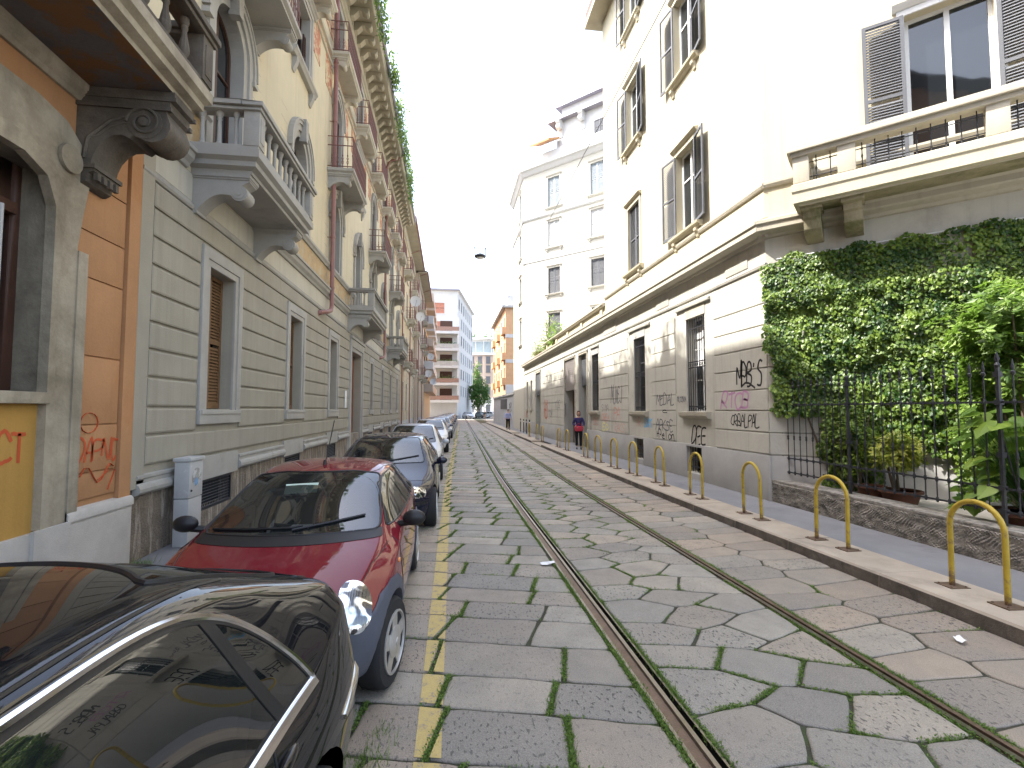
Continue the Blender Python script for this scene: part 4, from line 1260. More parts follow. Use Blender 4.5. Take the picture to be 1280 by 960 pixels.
def right_palazzo():
    root = thing('apartment_building', 'pale corner building with graffiti covered ground floor and grey shutters', 'building', (XR, 8.55, 0))
    F = Fac(root, XR, 0, -90); Q = Fac(root, XR, 8.55, -45)
    rw, ru, rp, rt = T['right_wall'], T['right_upper'], T['right_plinth'], T['right_trim']
    gw = [(11.3,.46),(14.87,.46),(19.6,.46)]
    ops = [(-c-h,-c+h,1.80,4.17,.30,False) for c, h in gw]
    ops += [(-11.72,-11.02,.30,.92,.25,False),(-15.22,-14.52,.30,.92,.25,False)]
    doors = [(20.75,22.05,4.38),(22.8,24.9,4.40),(31.6,33.3,4.36)]
    ops += [(-b,-a,.12,t,.55,False) for a,b,t in doors]
    far = [(35.2,.35),(37.0,.35)]
    ops += [(-c-h,-c+h,1.9,4.0,.25,False) for c, h in far]
    up = []
    for z0, z1 in ((6.48,8.68),(10.75,12.95),(14.95,17.0)):
        for c in (11.6,15.15): up.append((-c-.5,-c+.5,z0,z1,.28,False))
    mb = MB()
    wall_mb(-38.7,-8.55,.12,5.3,ops,0,0,mb)
    wall_mb(-18.2,-8.55,5.3,17.45,up,1,0,mb)
    mb.poly([(-18.2,0,5.3),(-18.2,0,17.45),(-18.2,9,17.45),(-18.2,9,5.3)],1)      # flank over the terrace
    F.put('wall', mb, [rw, ru], 0, 0)
    qops = [(2.22,3.32,5.82,8.55,.28,False),(2.22,3.32,10.75,12.95,.28,False),(2.22,3.32,14.95,17.0,.28,False)]
    q = MB(); wall_mb(0,8,.12,5.3,[],0,0,q); wall_mb(0,8,5.3,17.45,qops,1,0,q); 
    Q.put('wall', q, [rw, ru], 0, 0)
    core = MB()
    def pz(pts, z0, z1): core.prism([(x-XR, y-8.55) for x, y in pts], 'z', z0, z1)
    pz([(6.7,18.1),(6.7,8.95),(12.2,3.3),(18,3.3),(18,18.1)][::-1], .1, 17.3)
    pz([(6.75,38.6),(6.75,18.1),(18,18.1),(18,38.6)][::-1], .1, 5.5)
    part('inner_core', core, T['dark'], root)
    # plinth and rustication
    pl = MB()
    for a, b in ((8.49,11.0),(11.74,14.5),(15.24,20.70),(22.1,22.75),(24.95,31.55),(33.35,38.7)):
        pl = MB(); block(pl,-b,-a,.12,.98,.06,.02); F.put('plinth', pl, rp, 0, 0)
    for a, b in ((11.0,11.74),(14.5,15.24)):
        for za, zb in ((.12,.28),(.93,.979)): pl = MB(); pl.box(-b,-a,-.06,0,za,zb); F.put('plinth', pl, rp, 0, 0)
    pl = MB(); block(pl, -.06, 8, .12, .98, .06, .02); Q.put('plinth', pl, rp, 0, 0)
    rb = MB(); zl = [.99+.418*i for i in range(9)]
    def course(F_, mbb, a, b):
        for z0, z1 in zip(zl[:-1], zl[1:]): block(mbb, a, b, z0+.011, z1-.011, .025, .012)
    for a, b in ((8.56,10.42),(12.35,13.88),(15.82,18.95),(20.22,20.62),(22.12,22.70),(25.05,31.4),(33.5,34.7),(35.7,36.5),(37.5,38.6)):
        rb = MB(); course(F, rb, -b, -a); F.put('rustication', rb, rw, 0, 0, smooth=20)
    rb = MB(); course(Q, rb, .0, 1.2); Q.put('rustication', rb, rw, 0, 0, smooth=20)
    tb = MB()
    for a, b in ((10.55,12.25),(13.98,15.72),(19.05,20.15),(20.62,22.10),(22.72,24.98),(31.5,33.4)):
        moulding(tb, -b, -a, [(0,4.44),(-.06,4.45),(-.07,4.50),(-.03,4.52),(0,4.53)])
    moulding(tb, -38.7, -8.52, [(0,4.62),(-.03,4.63),(-.045,4.68),(0,4.72)])
    for a, b in ((9.1,9.9),(12.7,13.5),(17.0,18.4)): block(tb, -b, -a, 4.76, 5.12, .02, .015)
    F.put('string_course', tb, rw, 0, 0)
    cor = [(0,5.16),(-.06,5.17),(-.08,5.22),(-.22,5.25),(-.25,5.27),(-.25,5.36),(-.28,5.40),(-.28,5.46),(-.04,5.56),(0,5.56)]
    cn = MB(); moulding(cn, -38.7, -8.44, cor); F.put('cornice', cn, rt, 0, 0); cn = MB(); moulding(cn, -18.2, -8.5, [(0,6.16),(-.04,6.17),(-.06,6.22),(-.06,6.26),(0,6.28)])
    F.put('string_course', cn, rt, 0, 0)
    cn = MB(); moulding(cn, -.11, 8, cor); Q.put('cornice', cn, rt, 0, 0); cn = MB(); moulding(cn, -.03, 8, [(0,6.16),(-.04,6.17),(-.06,6.22),(-.06,6.26),(0,6.28)])
    Q.put('string_course', cn, rt, 0, 0)
    # parapet of the terrace and its coping
    pp = MB(); pp.box(-30.2,-18.21,.02,.25,5.5,5.92); pp.box(-38.7,-30.2,.05,.25,5.5,5.62)
    for a in (19.0,21.6,24.2,26.8): block(pp,-a-2.3,-a,5.62,5.84,.015,.012,0,.02)
    for a in (18.5,21.45,24.05,26.65,29.3): block(pp,-a-.3,-a+.0,5.52,5.95,.06,.012,0,.02)
    F.put('parapet', pp, ru, 0, 0)
    cp = MB(); moulding(cp, -30.25, -18.21, [(.0,5.92),(-.10,5.93),(-.14,5.98),(-.14,6.04),(.3,6.05),(.3,5.92)]); F.put('coping', cp, rt, 0, 0)
    tr = MB(); tr.box(-38.7,-18.2,.25,9,5.5,5.54); F.put('terrace', tr, T['concrete'], 0, 0)
    # eaves
    ev = MB(); 
    ev.prism([(a-XR, b-8.55) for a, b in ((5.45,18.55),(5.45,8.3),(11.3,2.4),(18,2.4),(18,18.55))][::-1], 'z', 17.45, 17.65)
    part('eaves', ev, T['eave_under'], root)
    rf = MB(); rf.prism([(a-XR, b-8.55) for a, b in ((5.5,18.5),(5.5,8.35),(11.3,2.5),(18,2.5),(18,18.5))][::-1], 'z', 17.65, 18.1)
    part('roof', rf, T['roof'], root)
    # ground-floor windows with iron grilles
    def grille(w, z0, z1):
        g = MB(); n = int(w/.105)
        for i in range(n+1): g.tube([(-w/2+w*i/n,.05,z0),(-w/2+w*i/n,.05,z1)], .010, 5)
        for zz in (z0+.12, z0+(z1-z0)*.47, z0+(z1-z0)*.53, z1-.25):
            g.box(-w/2,w/2,.038,.06,zz-.014,zz+.014)
        if z1-z0 > 1:
            for i in range(n):
                cx = -w/2+w*(i+.5)/n
                for zz in (z0+(z1-z0)*.50, z0+.06): g.tube([(cx+.035*math.cos(t),.049,zz+.035*math.sin(t)) for t in [2*PI*k/8 for k in range(8)]], .007, 4, closed=True)
        return g
    for k, (c, h) in enumerate(gw):
        f = MB()
        f.box(-h-.02,h+.02,-.012,0,4.17,4.43)
        win = F.put('window', f, rp if k else rt, -c, 0)
        sl = MB(); moulding(sl, -h-.22, h+.22, [(0,1.62),(-.09,1.64),(-.13,1.70),(-.14,1.79),(0,1.80)]); part('sill', sl, rt, win)
        sash(F, win, -h, h, 1.80, 4.17, .22, T['frame_white'] if k == 0 else T['grey_shutter'], False, 2)
        if k == 0:
            cu = MB()
            for i in range(10): cu.box(-h+.1+.035*i, -h+.1+.035*i+.03, .232+.006*(i%2), .236+.006*(i%2), 2.95, 4.0)
            part('curtain', cu, T['paper'], win)
        cpart(('grl',h), 'grille', lambda: grille(2*h-.02, 1.81, 4.15), T['iron'], win)
    for c in (11.37,14.87): F.cput('cgr', 'cellar_grille', lambda: grille(.70,.0,.62), T['iron'], -c, .30)
    for c, h in far:
        f = MB(); moulding(f, -h-.15, h+.15, [(0,1.75),(-.08,1.77),(-.1,1.89),(0,1.9)])
        win = F.put('window', f, rt, -c, 0); sash(F, win, -h, h, 1.9, 4.0, .2, T['frame_white'])
    # doors
    for k, (a, b, t) in enumerate(doors):
        c = (a+b)/2; hw = (b-a)/2; zm = 2.82 if k != 0 else 2.95
        f = MB()
        ring(f, [(-hw-.07,.12),(-hw-.07,t+.06),(hw+.07,t+.06),(hw+.07,.12)], [(-hw,.12),(-hw,t),(hw,t),(hw,.12)], 0, -.045)
        d = F.put('door', f, rt, -c, 0)
        up_ = MB()
        yy = .03 if k != 0 else .12
        up_.box(-hw+.01,hw-.01,yy,yy+.06,zm,t-.01)
        for i in range(int((t-zm)/.11)): up_.box(-hw+.02,hw-.02,yy-.012,yy+.002,zm+.02+.11*i,zm+.10+.11*i)
        part('transom_panel', up_, M('bronze_panel',(.22,.20,.19),.5,.1,3,60,.05) if k == 1 else T['grey_shutter'], d)
        lo = MB(); lo.box(-hw+.01,hw-.01,.44,.50,.13,zm)
        n = 2
        for i in range(n):
            x0 = -hw+.06+(2*hw-.06)*i/n
            for za, zb in ((.3,1.2),(1.35,2.6)): lo.box(x0,x0+(2*hw)/n-.14,.425,.442,za,zb)
        part('door_leaf', lo, M('blue_black_door',(.02,.03,.05),.4,.1,3,60,.05) if k == 0 else T['wood_dark'] if k == 1 else M('teal_door',(.11,.16,.17),.5,.1,3,60,.05), d)
    # upper windows
    gs = T['grey_shutter']
    spec = {0:[(True,True),(False,False)], 1:[(True,True),(True,True)], 2:[(True,True),(True,True)]}
    for r, (z0, z1) in enumerate(((6.48,8.68),(10.75,12.95),(14.95,17.0))):
        for i, c in enumerate((11.6,15.15)):
            shutter_window(F, -c, z0, z1, 1.0, ru, gs, T['frame_white'], spec[r][i], 10, shw=.60)
    for z0, z1 in ((10.75,12.95),(14.95,17.0)): shutter_window(Q, 2.77, z0, z1, 1.1, ru, gs, T['frame_white'], (True,True), 8, shw=.62)
    w = shutter_window(Q, 2.77, 5.84, 8.55, 1.1, T['frame_white'], gs, T['frame_white'], (True,True), 6, sill=False, shw=.58, bars=0)
    # balcony on the chamfer
    u0, u1, pj = .57, 6.2, .80
    z = 5.40
    mb = MB()
    prof = [(.10,0),(.10,.03),(.02,.05),(.02,.22),(0,.25),(0,.37),(.05,.40)]
    def loop(d, zz): return [(u0+d,0,zz),(u0+d,-pj+d,zz),(u1-d,-pj+d,zz),(u1-d,0,zz)]
    for (d0,h0),(d1,h1) in zip(prof[:-1], prof[1:]):
        A, B = loop(d0,z+h0), loop(d1,z+h1)
        for i in range(3): mb.poly([A[i],A[i+1],B[i+1],B[i]])
    mb.poly(loop(.10,z)[::-1], 1); mb.poly(loop(.05,z+.40))
    mold = M('mossy_soffit', (.30,.26,.17), .9, .2, 2, 40, .3, stain=(.13,.13,.06), stain_amt=(.45,.62), stain_size=1.5)
    b = Q.put('balcony', mb, [ru, mold], 0, 0, smooth=30)
    cp = MB()
    for d0, d1, za, zb in ((.0,.24,6.26,6.34),(-.05,.29,6.34,6.40),(-.03,.27,6.40,6.46)):
        cp.box(u0+d0,u1-d0,-pj+d0,-pj+d1,za,zb); cp.box(u0+d0,u0+d1,-pj+d1,0,za,zb)
    part('handrail', cp, rt, b, bev=.008)
    for ua, ub in ((u0+.03,u0+.27),(u0+.68,u0+.93),(3.05,3.3),(5.0,5.25)):
        pr = MB(); pr.box(ua,ub,-pj+.03,-pj+.23,5.80,6.26); part('pier', pr, rt, b, bev=.006)
    pr = MB(); pr.box(u0+.03,u0+.26,-.2,0,5.80,6.26); part('pier', pr, rt, b)
    def panel(w):
        g = MB()
        for zz in (.10,.36): g.box(-w/2,w/2,-.008,.008,zz-.006,zz+.006)
        n = max(2, int(w/.17))
        for i in range(n):
            x = -w/2+w*(i+.5)/n
            g.tube([(x,0,0),(x,0,.46)], .009, 6)
            for zz in (.10,.36): g.lathe([(.008,-.02),(.022,-.006),(.022,.006),(.008,.02)], 6, (x,0,zz))
            if i % 2 == 0: g.lathe([(.008,-.04),(.018,0),(.008,.04)], 6, (x,0,.23))
        return g
    for ua, ub in ((u0+.27,u0+.68),(u0+.93,3.05),(3.3,5.0)):
        part('railing', panel(ub-ua), T['iron'], b, ((ua+ub)/2,-pj+.13,5.80))
    g = part('railing', panel(.42), T['iron'], b, (u0+.14,-pj+.42,5.80), R(90))
    def stub():
        m = MB()
        m.prism([(0,0),(-.62,0),(-.62,-.05),(-.55,-.07),(-.55,-.17),(-.50,-.20),(-.47,-.36),(-.36,-.44),(0,-.50)], 'x', -.13, .13)
        m.box(-.16,.16,-.64,0,-.055,.002)
        return m
    for u in (.84,1.43,4.4,5.0):
        cpart('stub', 'bracket', stub, mold, b, (u,0,5.40), bev=.008)
    cpart('bpipe', 'cable', lambda: MB().tube([(0,-.05,0),(5,-.05,.0)], .012, 6), T['frame_white'], root, Q.loc(.2,0,4.72), Q.rot)
    # graffiti, each tag its own
    blk = M('black_spray', (.02,.02,.022), .7, .1, 8, 60, 0); gry = M('grey_spray', (.13,.13,.14), .7, .2, 8, 60, 0)
    pur = M('purple_spray', (.42,.22,.36), .7, .1, 8, 60, 0); blu = M('blue_spray', (.15,.42,.70), .7, .1, 8, 60, 0)
    pnk = M('faded_red_spray', (.50,.24,.20), .7, .2, 8, 60, 0); yel = M('faded_yellow_spray', (.55,.52,.25), .8, .2, 8, 60, 0)
    def gf(text, Y, z, w, h, r, mat, seed, slant=.1, F_=F, extra=None, y=-.0265, u=None):
        mb = MB(); strokes(mb, text, 0, 0, w, h, r, slant, seed, 0)
        if extra: ribbon(mb, extra, r)
        F_.put('graffiti', mb, mat, -Y if u is None else u, z, y)
    gf("MPB'S", 9.55, 2.34, .15, .44, .022, blk, 3, .05, extra=[(.15,0,-.02),(.3,0,.06),(.42,0,.05),(.62,0,-.06)])
    gf("RTCB", 10.16, 1.88, .22, .30, .024, pur, 5, .15)
    gf("CRBALPAL", 9.80, 1.50, .105, .22, .013, blk, 8, .1)
    gf("MEDAL", 13.55, 1.98, .20, .28, .016, gry, 9, .1)
    gf("APKSE", 13.62, 1.27, .19, .25, .017, gry, 10, .1)
    gf("+Pelon", 13.62, 1.02, .17, .24, .017, blk, 11, .0)
    gf("C", 13.15, 1.76, .26, .07, .012, blk, 12, 0)
    gf("DEE", 11.58, .99, .20, .42, .022, blk, 13, .2, y=-.004)
    gf("OLCOVA", 12.28, 2.05, .07, .13, .010, gry, 14, -.3, y=-.004)
    gf("DAT", 14.50, 1.30, .17, .24, .022, blu, 15, .1, y=-.004)
    gf("YR", 15.25, 1.30, .2, .30, .012, pnk, 16, .1, y=-.004)
    gf("MUNEJ", 17.55, 2.10, .20, .55, .022, gry, 17, .1)
    gf("SIMA", 18.7, 1.80, .18, .22, .010, gry, 18, .1)
    gf("OREA", 18.7, 1.42, .2, .24, .016, pnk, 19, .1)
    gf("PAX", 17.3, 1.48, .3, .40, .022, pnk, 20, .1)
    gf("EO", 18.6, 1.06, .3, .22, .03, yel, 21, .1)
    gf("RAKS", 17.2, 1.04, .22, .3, .012, pnk, 22, .1)
    gf("SAKE", 19.9, 1.2, .14, .3, .012, pnk, 23, .1, y=-.004)
    gf("KOS", 27.0, 1.9, .3, .4, .02, gry, 24, .1)
    gf("RED", 30.3, 1.3, .3, .9, .05, M('red_spray_patch',(.42,.13,.08),.7,.1,8,60,0), 25, .1)
    gf("TOM", 29.0, 1.35, .3, .4, .02, gry, 26, .1)
    gf("VLAD", 38.2, 1.3, .3, .4, .03, pnk, 27, .1)
    gf("ON", 25.02, 1.5, .2, .6, .02, blk, 28, .1, y=-.03)
    return root, F, Q
RPAL, RF, RQ = right_palazzo()

# ------------------------------------------------------------------ tall pale block behind the terrace
def pale_block():
    cx, cy = 6.1, 38.8
    root = thing('apartment_building', 'tall white corner block with pale shutters and attic terrace, behind the graffiti wall', 'building', (cx, cy, 0))
    Q = Fac(root, cx, cy, -45); F = Fac(root, cx, cy, -90)
    w = T['r2_wall']
    rows = [(10.95,13.0),(14.65,16.75),(17.9,20.3)]
    cols = [2.95,6.75,10.4]
    q = MB(); ops = [(c-.55,c+.55,a,b,.2,False) for a,b in rows for c in cols] + [(c-.55,c+.55,7.3,9.4,.2,False) for c in cols]
    wall_mb(0,16,5.0,21.6,ops,0,0,q); Q.put('wall', q, w, 0, 0)
    f = MB(); fr = [(a,b) for a,b in rows]+[(7.3,9.4)]
    fops = [(-c-.5,-c+.5,a,b,.2,False) for a,b in fr for c in (1.6,)] 
    wall_mb(-6.2,0,0,21.6,fops,0,0,f); F.put('wall', f, w, 0, 0)
    core = MB(); P = lambda s, d: (s*.7071+d*.7071, -s*.7071+d*.7071)
    core.prism([(.45,6.2),(.45,.4),(11.5,-10.7),(22,-10.7),(22,6.2)][::-1], 'z', .1, 21.5); part('inner_core', core, T['dark'], root)
    for Fx, u0, u1 in ((Q,-.1,16),(F,-6.2,.1)):
        m = MB(); moulding(m, u0, u1, [(0,17.25),(-.08,17.28),(-.14,17.38),(-.14,17.44),(0,17.5)]); Fx.put('string_course', m, T['white'], 0, 0); m = MB()
        moulding(m, u0, u1, [(0,21.0),(-.1,21.05),(-.3,21.3),(-.45,21.4),(-.5,21.6),(0,21.65)]); Fx.put('cornice', m, T['white'], 0, 0); m = MB()
        moulding(m, u0, u1, [(0,13.75),(-.04,13.76),(-.06,13.82),(0,13.86)])
        Fx.put('string_course', m, T['white'], 0, 0)
        pp = MB(); pp.box(u0+.1,u1,.1,.3,21.6,22.6); Fx.put('parapet', pp, T['white'], 0, 0)
    for c in cols:
        for r, (a, b) in enumerate(rows+[(7.3,9.4)]):
            mt = T['pale_shutter'] if r == 2 else T['white'] if r == 1 else T['grey_shutter']
            shutter_window(Q, c, a, b, 1.1, w, mt, T['frame_white'], (False,False), brackets=r < 2, hood=True)
    for a, b in fr: shutter_window(F, -1.6, a, b, 1.0, w, T['pale_shutter'], T['frame_white'], (False,False))
    # attic, set back, with deep eaves
    at = MB(); at.box(2.9,16,.6,8,21.6,25.0); at.box(3.2,16,.9,8,25.0,26.2)
    Q.put('attic', at, T['white'], 0, 0)
    ev = MB(); ev.box(2.3,16,.1,8,24.9,25.1); ev.box(2.8,16,.5,8,26.2,26.35); Q.put('attic_roof', ev, T['zinc'], 0, 0)
    for u in (3.3,5.3,7.6):
        Q.cput('atbr', 'bracket', lambda: scroll_bracket(.6, 1.2, .35), T['white'], u, 24.84, .6)
    for u in (6.75,9.5):
        wn = MB(); ring(wn, [(-.6,22.3),(-.6,24.0),(.6,24.0),(.6,22.3)], [(-.5,22.3),(-.5,23.9),(.5,23.9),(.5,22.3)], .6, .55)
        win = Q.put('window', wn, T['white'], u, 0); sash(Q, win, -.5,.5,22.3,23.9,.56,T['grey_shutter'])
    aw = MB(); aw.prism([(-1.1,22.9),(.5,23.7),(.5,23.55),(-1.1,22.75)],'x',-.9,.9); Q.put('awning', aw, M('striped_awning',(.45,.23,.10),.8,.2,6,20,0), 2.3, 0)
pale_block()
# ------------------------------------------------------------------ further buildings
def simple_window(F, u, z0, z1, w, mfr, mshut=None, depth=.15, sill=True):
    """window part > pane, shutter"""
    hw = w/2; key = ('sw', round(w,2), round(z1-z0,2), mfr.name)
    def fr():
        f = MB(); h = z1-z0
        ring(f, [(-hw-.09,-.02),(-hw-.09,h+.09),(hw+.09,h+.09),(hw+.09,-.02)], [(-hw,-.02),(-hw,h),(hw,h),(hw,-.02)], 0, -.04)
        if sill: f.box(-hw-.15,hw+.15,-.10,0,-.10,0)
        return f
    o = F.cput(key, 'window', fr, mfr, u, z0)
    def pn():
        g = MB(); h = z1-z0; g.poly([(-hw,depth*.8,0),(hw,depth*.8,0),(hw,depth*.8,h),(-hw,depth*.8,h)])
        return g
    cpart(key+('p',), 'pane', pn, T['glass'], o)
    if mshut:
        def sh():
            g = MB(); h = z1-z0; louvre(g,-hw,-.004,.0,h,.03,.03,pitch=.09,border=.05); louvre(g,.004,hw,.0,h,.03,.03,pitch=.09,border=.05)
            return g
        cpart(key+('s',mshut.name), 'shutter', sh, mshut, o)
    return o
def left_row(Y0, Y1, label, mground, mwall, mtrim, floors, bays, x, seed, eave=.95, top=16.4, shut='wood_brown', iron=None):
    root = thing('apartment_building', label, 'building', (x, Y0, 0)); F = Fac(root, x, 0, 90)
    rnd = random.Random(seed)
    ops = []
    for c in bays:
        ops.append((c-.45,c+.45,1.9,4.0,.2,False))
        for z0, z1 in floors: ops.append((c-.5,c+.5,z0,z1,.2,False))
    mb = MB()
    wall_mb(Y0,Y1,.12,1.0,[],2,0,mb); wall_mb(Y0,Y1,1.0,5.1,[o for o in ops if o[3]<5],0,0,mb); wall_mb(Y0,Y1,5.1,top,[o for o in ops if o[2]>5],1,0,mb)
    mb.box(Y0,Y1,.3,12,.1,top-.05,3)
    for yy in (Y0,Y1): mb.poly([(yy,0,.1),(yy,.9,.1),(yy,.9,top),(yy,0,top)],1)
    F.put('wall', mb, [mground, mwall, T['concrete'], T['dark']], 0, 0)
    rb = MB()
    zl = [1.02+.44*i for i in range(10)]
    us = sorted([Y0+.05]+[c-.62 for c in bays]+[c+.62 for c in bays]+[Y1-.05])
    for a, b in zip(us[0::2], us[1::2]):
        for z0, z1 in zip(zl[:-1], zl[1:]):
            if b-a > .1: block(rb, a, b, z0+.015, z1-.015, .03)
        if rb.v: F.put('rustication', rb, mground, 0, 0, smooth=20)
        rb = MB()
    st = MB()
    for z in (5.1, 9.0):
        moulding(st, Y0, Y1, [(0,z),(-.08,z+.02),(-.14,z+.15),(-.14,z+.22),(0,z+.26)])
        F.put('string_course', st, mtrim, 0, 0); st = MB()
    for c in bays:
        simple_window(F, c, 1.9, 4.0, .9, mtrim, T[shut])
        for z0, z1 in floors:
            simple_window(F, c, z0, z1, 1.0, mtrim, T[shut] if rnd.random() < .75 else None, sill=True)
    for k, c in enumerate(bays):
        for j, (z0, z1) in enumerate(floors):
            if (k+j) % 2 == 0:
                iron_balcony(F, c, 2.1, z0-.19, .75, .95, mtrim, iron or T['iron_red'], False, .36)
    ev = MB(); ev.box(Y0,Y1,-eave,0,top,top+.1); moulding(ev, Y0, Y1, [(0,top-.7),(-.1,top-.65),(-.15,top-.5),(-.15,top-.02),(0,top-.01)])
    F.put('eaves', ev, T['eave_under'], 0, 0)
    gt = MB(); gt.tube([(Y0,-eave-.06,top+.1),(Y1,-eave-.06,top+.1)], .08, 8); F.put('gutter', gt, T['pipe'], 0, 0)
    rf = MB(); rf.prism([(-eave-.05,top+.101),(-eave-.05,top+.18),(5,top+2.2),(12,top+.2)], 'x', Y0, Y1); F.put('roof', rf, T['roof'], 0, 0)
    for u in (Y0+.3, (Y0+Y1)/2+.6):
        p = MB(); p.tube([(u,-.12,.2),(u,-.12,top-.3),(u,-eave,top+.05)], .05, 8); F.put('downpipe', p, T['pipe'], 0, 0)
    return root, F
OCH = M('ochre_plaster', (.50,.41,.27), .85, .08, .8, 50, .2, streak=.3); TAN = M('tan_ground_floor', (.46,.39,.28), .85, .1, 1, 50, .2, streak=.3)
PNKP = M('pink_plaster', (.50,.41,.33), .85, .08, .8, 50, .2, streak=.3)
left_row(36.25, 50.2, 'ochre apartment house with beige banded ground floor, after the long cream palazzo', TAN, OCH, T['cream_band'], [(5.5,7.8),(9.4,11.6),(12.6,14.8)], [38.3,41.5,44.9,48.2], XL+.02, 4, top=16.2)
left_row(50.3, 64, 'pinkish apartment house with projecting balconies, last of the old house row', TAN, PNKP, T['cream_band'], [(5.5,7.6),(9.2,11.2),(12.4,14.4)], [52.4,55.8,59.2,62.4], XL+.35, 9, top=16.0)

def balcony_block():
    """1960s block: stacked white balconies, planting"""
    root = thing('apartment_building', 'modern block with white balcony fronts beyond the old house row', 'building', (-3.2, 64.2, 0)); F = Fac(root, -3.2, 0, 90)
    mb = MB(); mb.box(64.2,88,0,12,0,19); F.put('wall', mb, OCH, 0, 0)
    for i in range(5):
        z = 4.2+3.0*i
        for y in (66.5, 72.5, 78.5, 84.0):
            b = MB(); b.box(-2.2,2.2,-1.2,0,0,.18); b.box(-2.2,2.2,-1.2,-1.12,.18,1.05); b.box(-2.2,-2.12,-1.12,0,.18,1.05); b.box(2.12,2.2,-1.12,0,.18,1.05)
            bb = F.cput('bb%d' % (i % 2), 'balcony', lambda: b, T['white'] if i % 2 else PNKP, y, z)
            d = MB(); d.box(-1.6,1.6,-.03,.05,.2,2.4); cpart('bbd', 'balcony_door', lambda: d, T['dark'], bb)
    return root
balcony_block()
def white_block():
    cx, cy = 1.75, 96
    root = thing('apartment_building', 'white six storey block with stacked corner loggias closing the old house side', 'building', (cx, cy, 0))
    S = Fac(root, cx, cy, 90-9.8)         # long side receding
    Fr = Fac(root, cx, cy, 0)             # front facing down the street: u runs right, so u<0 is to the left
    w = T['white']; H_ = 25.5
    sw = MB(); ops = []
    for k in range(6):
        for i in range(7): ops.append((2.0+3.4*i-.7, 2.0+3.4*i+.7, 4.6+3.5*k, 6.7+3.5*k, .2, False))
    wall_mb(0,25,0,H_,ops,0,0,sw); S.put('wall', sw, w, 0, 0)
    for a,b,c,d,_,_ in ops: simple_window(S, (a+b)/2, c, d, 1.4, w, T['pale_shutter'] if int(a*7+c*3) % 3 else T['grey_shutter'])
    fw = MB(); wall_mb(-14,0,0,H_,[(-4.6,-2.6,20.9,23.0,.2,False),(-4.6,-2.6,17.2,19.3,.2,False)],0,0,fw)
    fw.box(-14,-.2,.4,8,0,H_-.1); Fr.put('wall', fw, w, 0, 0)
    red = M('red_roller', (.50,.22,.15), .7, .1, 4, 30, 0)
    for z in (20.9,17.2):
        o = simple_window(Fr, -3.6, z, z+2.1, 2.0, w, red)
    for k in range(5):
        z = 3.2+3.35*k
        b = MB(); b.box(-7.4,.4,-2.0,-.02,z,z+.5); b.box(.05,.35,-1.95,-1.65,z+.35,z+3.35); b.box(-7.3,-7.0,-1.95,-1.65,z+.35,z+3.35)
        bb = Fr.put('loggia', b, w, 0, 0)
        r = MB(); r.box(-7.3,.3,-1.98,-1.94,z+.55,z+1.35); part('railing', r, M('brown_railing',(.30,.19,.15),.7,.15,5,30,.1) if k in (0,1,4) else T['concrete'], bb)
        d = MB(); d.box(-6.4,-4.2,-.06,-.03,z+.4,z+2.8); d.box(-3.4,-1.0,-.06,-.03,z+.4,z+2.8); part('balcony_door', d, T['wood_dark'], bb)
        if k in (1,2,3):
            L = Leaves()
            for i in range(500):
                p = Vector((random.uniform(-7,0), random.uniform(-1.95,-1.5), z+1.0+abs(random.gauss(0,.35)))); d_ = rvec(); L.leaf(p, d_, d_.orthogonal().normalized(), .22, .14, random.random())
            L.build('foliage', T['shrub'], bb)
    ro = MB(); ro.box(-14,.4,-.5,8,H_,H_+.3); Fr.put('roof', ro, T['zinc'], 0, 0)
    ro = MB(); ro.box(0,25,-.5,1,H_-.02,H_+.28); S.put('cornice', ro, w, 0, 0)
    return root
white_block()
def brick_block():
    cx, cy = 8.05, 68
    root = thing('apartment_building', 'orange brick block with white floor bands behind the low grey wall', 'building', (cx, cy, 0))
    Fr = Fac(root, cx, cy, 0); S = Fac(root, cx, cy, -90)
    bk = T['brick']; wh = T['white']
    fb = MB(); wall_mb(0,12,0,16.4,[(1.45,2.35,a,b,.6,False) for a,b in ((3.0,4.9),(5.4,8.4),(9.0,12.0),(12.7,15.7))],0,0,fb)
    fb.box(.7,12,.7,9,0,16.3,1); Fr.put('wall', fb, [bk, T['wood_dark']], 0, 0)
    bd = MB()
    for z in (4.9,8.5,12.1): bd.box(-.02,12,-.03,.0,z,z+.5)
    bd.box(-.02,1.45,-.02,.0,.1,4.9); bd.box(2.35,12,-.02,.0,.1,4.9)
    Fr.put('floor_band', bd, wh, 0, 0)
    sb = MB(); ops = [(-18+2.2+3.6*i-.6,-18+2.2+3.6*i+.6,a,b,.3,False) for i in range(5) for a, b in ((5.6,7.9),(9.2,11.5),(12.9,15.2))]
    wall_mb(-18,0,0,16.4,ops,0,0,sb); S.put('wall', sb, bk, 0, 0)
    for i in range(5):
        for a, b in ((5.6,7.9),(9.2,11.5),(12.9,15.2)):
            u = -18+2.2+3.6*i
            simple_window(S, u, a, b, 1.2, wh, T['wood_brown'])
            if i % 2 == 0:
                k = MB(); k.box(-1.3,1.3,-.5,0,0,.18); k.box(-1.3,1.3,-.5,-.45,.18,1.0); k.box(-1.3,-1.24,-.45,0,.18,1.0); k.box(1.24,1.3,-.45,0,.18,1.0)
                S.cput('brb', 'balcony', lambda: k, bk, u, a-.25)
    ro = MB(); ro.box(-.55,13,-.35,18.5,16.4,16.7); Fr.put('roof', ro, T['concrete'], 0, 0)
    at = MB(); at.box(.4,13,.5,17,16.7,18.3); Fr.put('attic', at, wh, 0, 0)
    return root
brick_block()
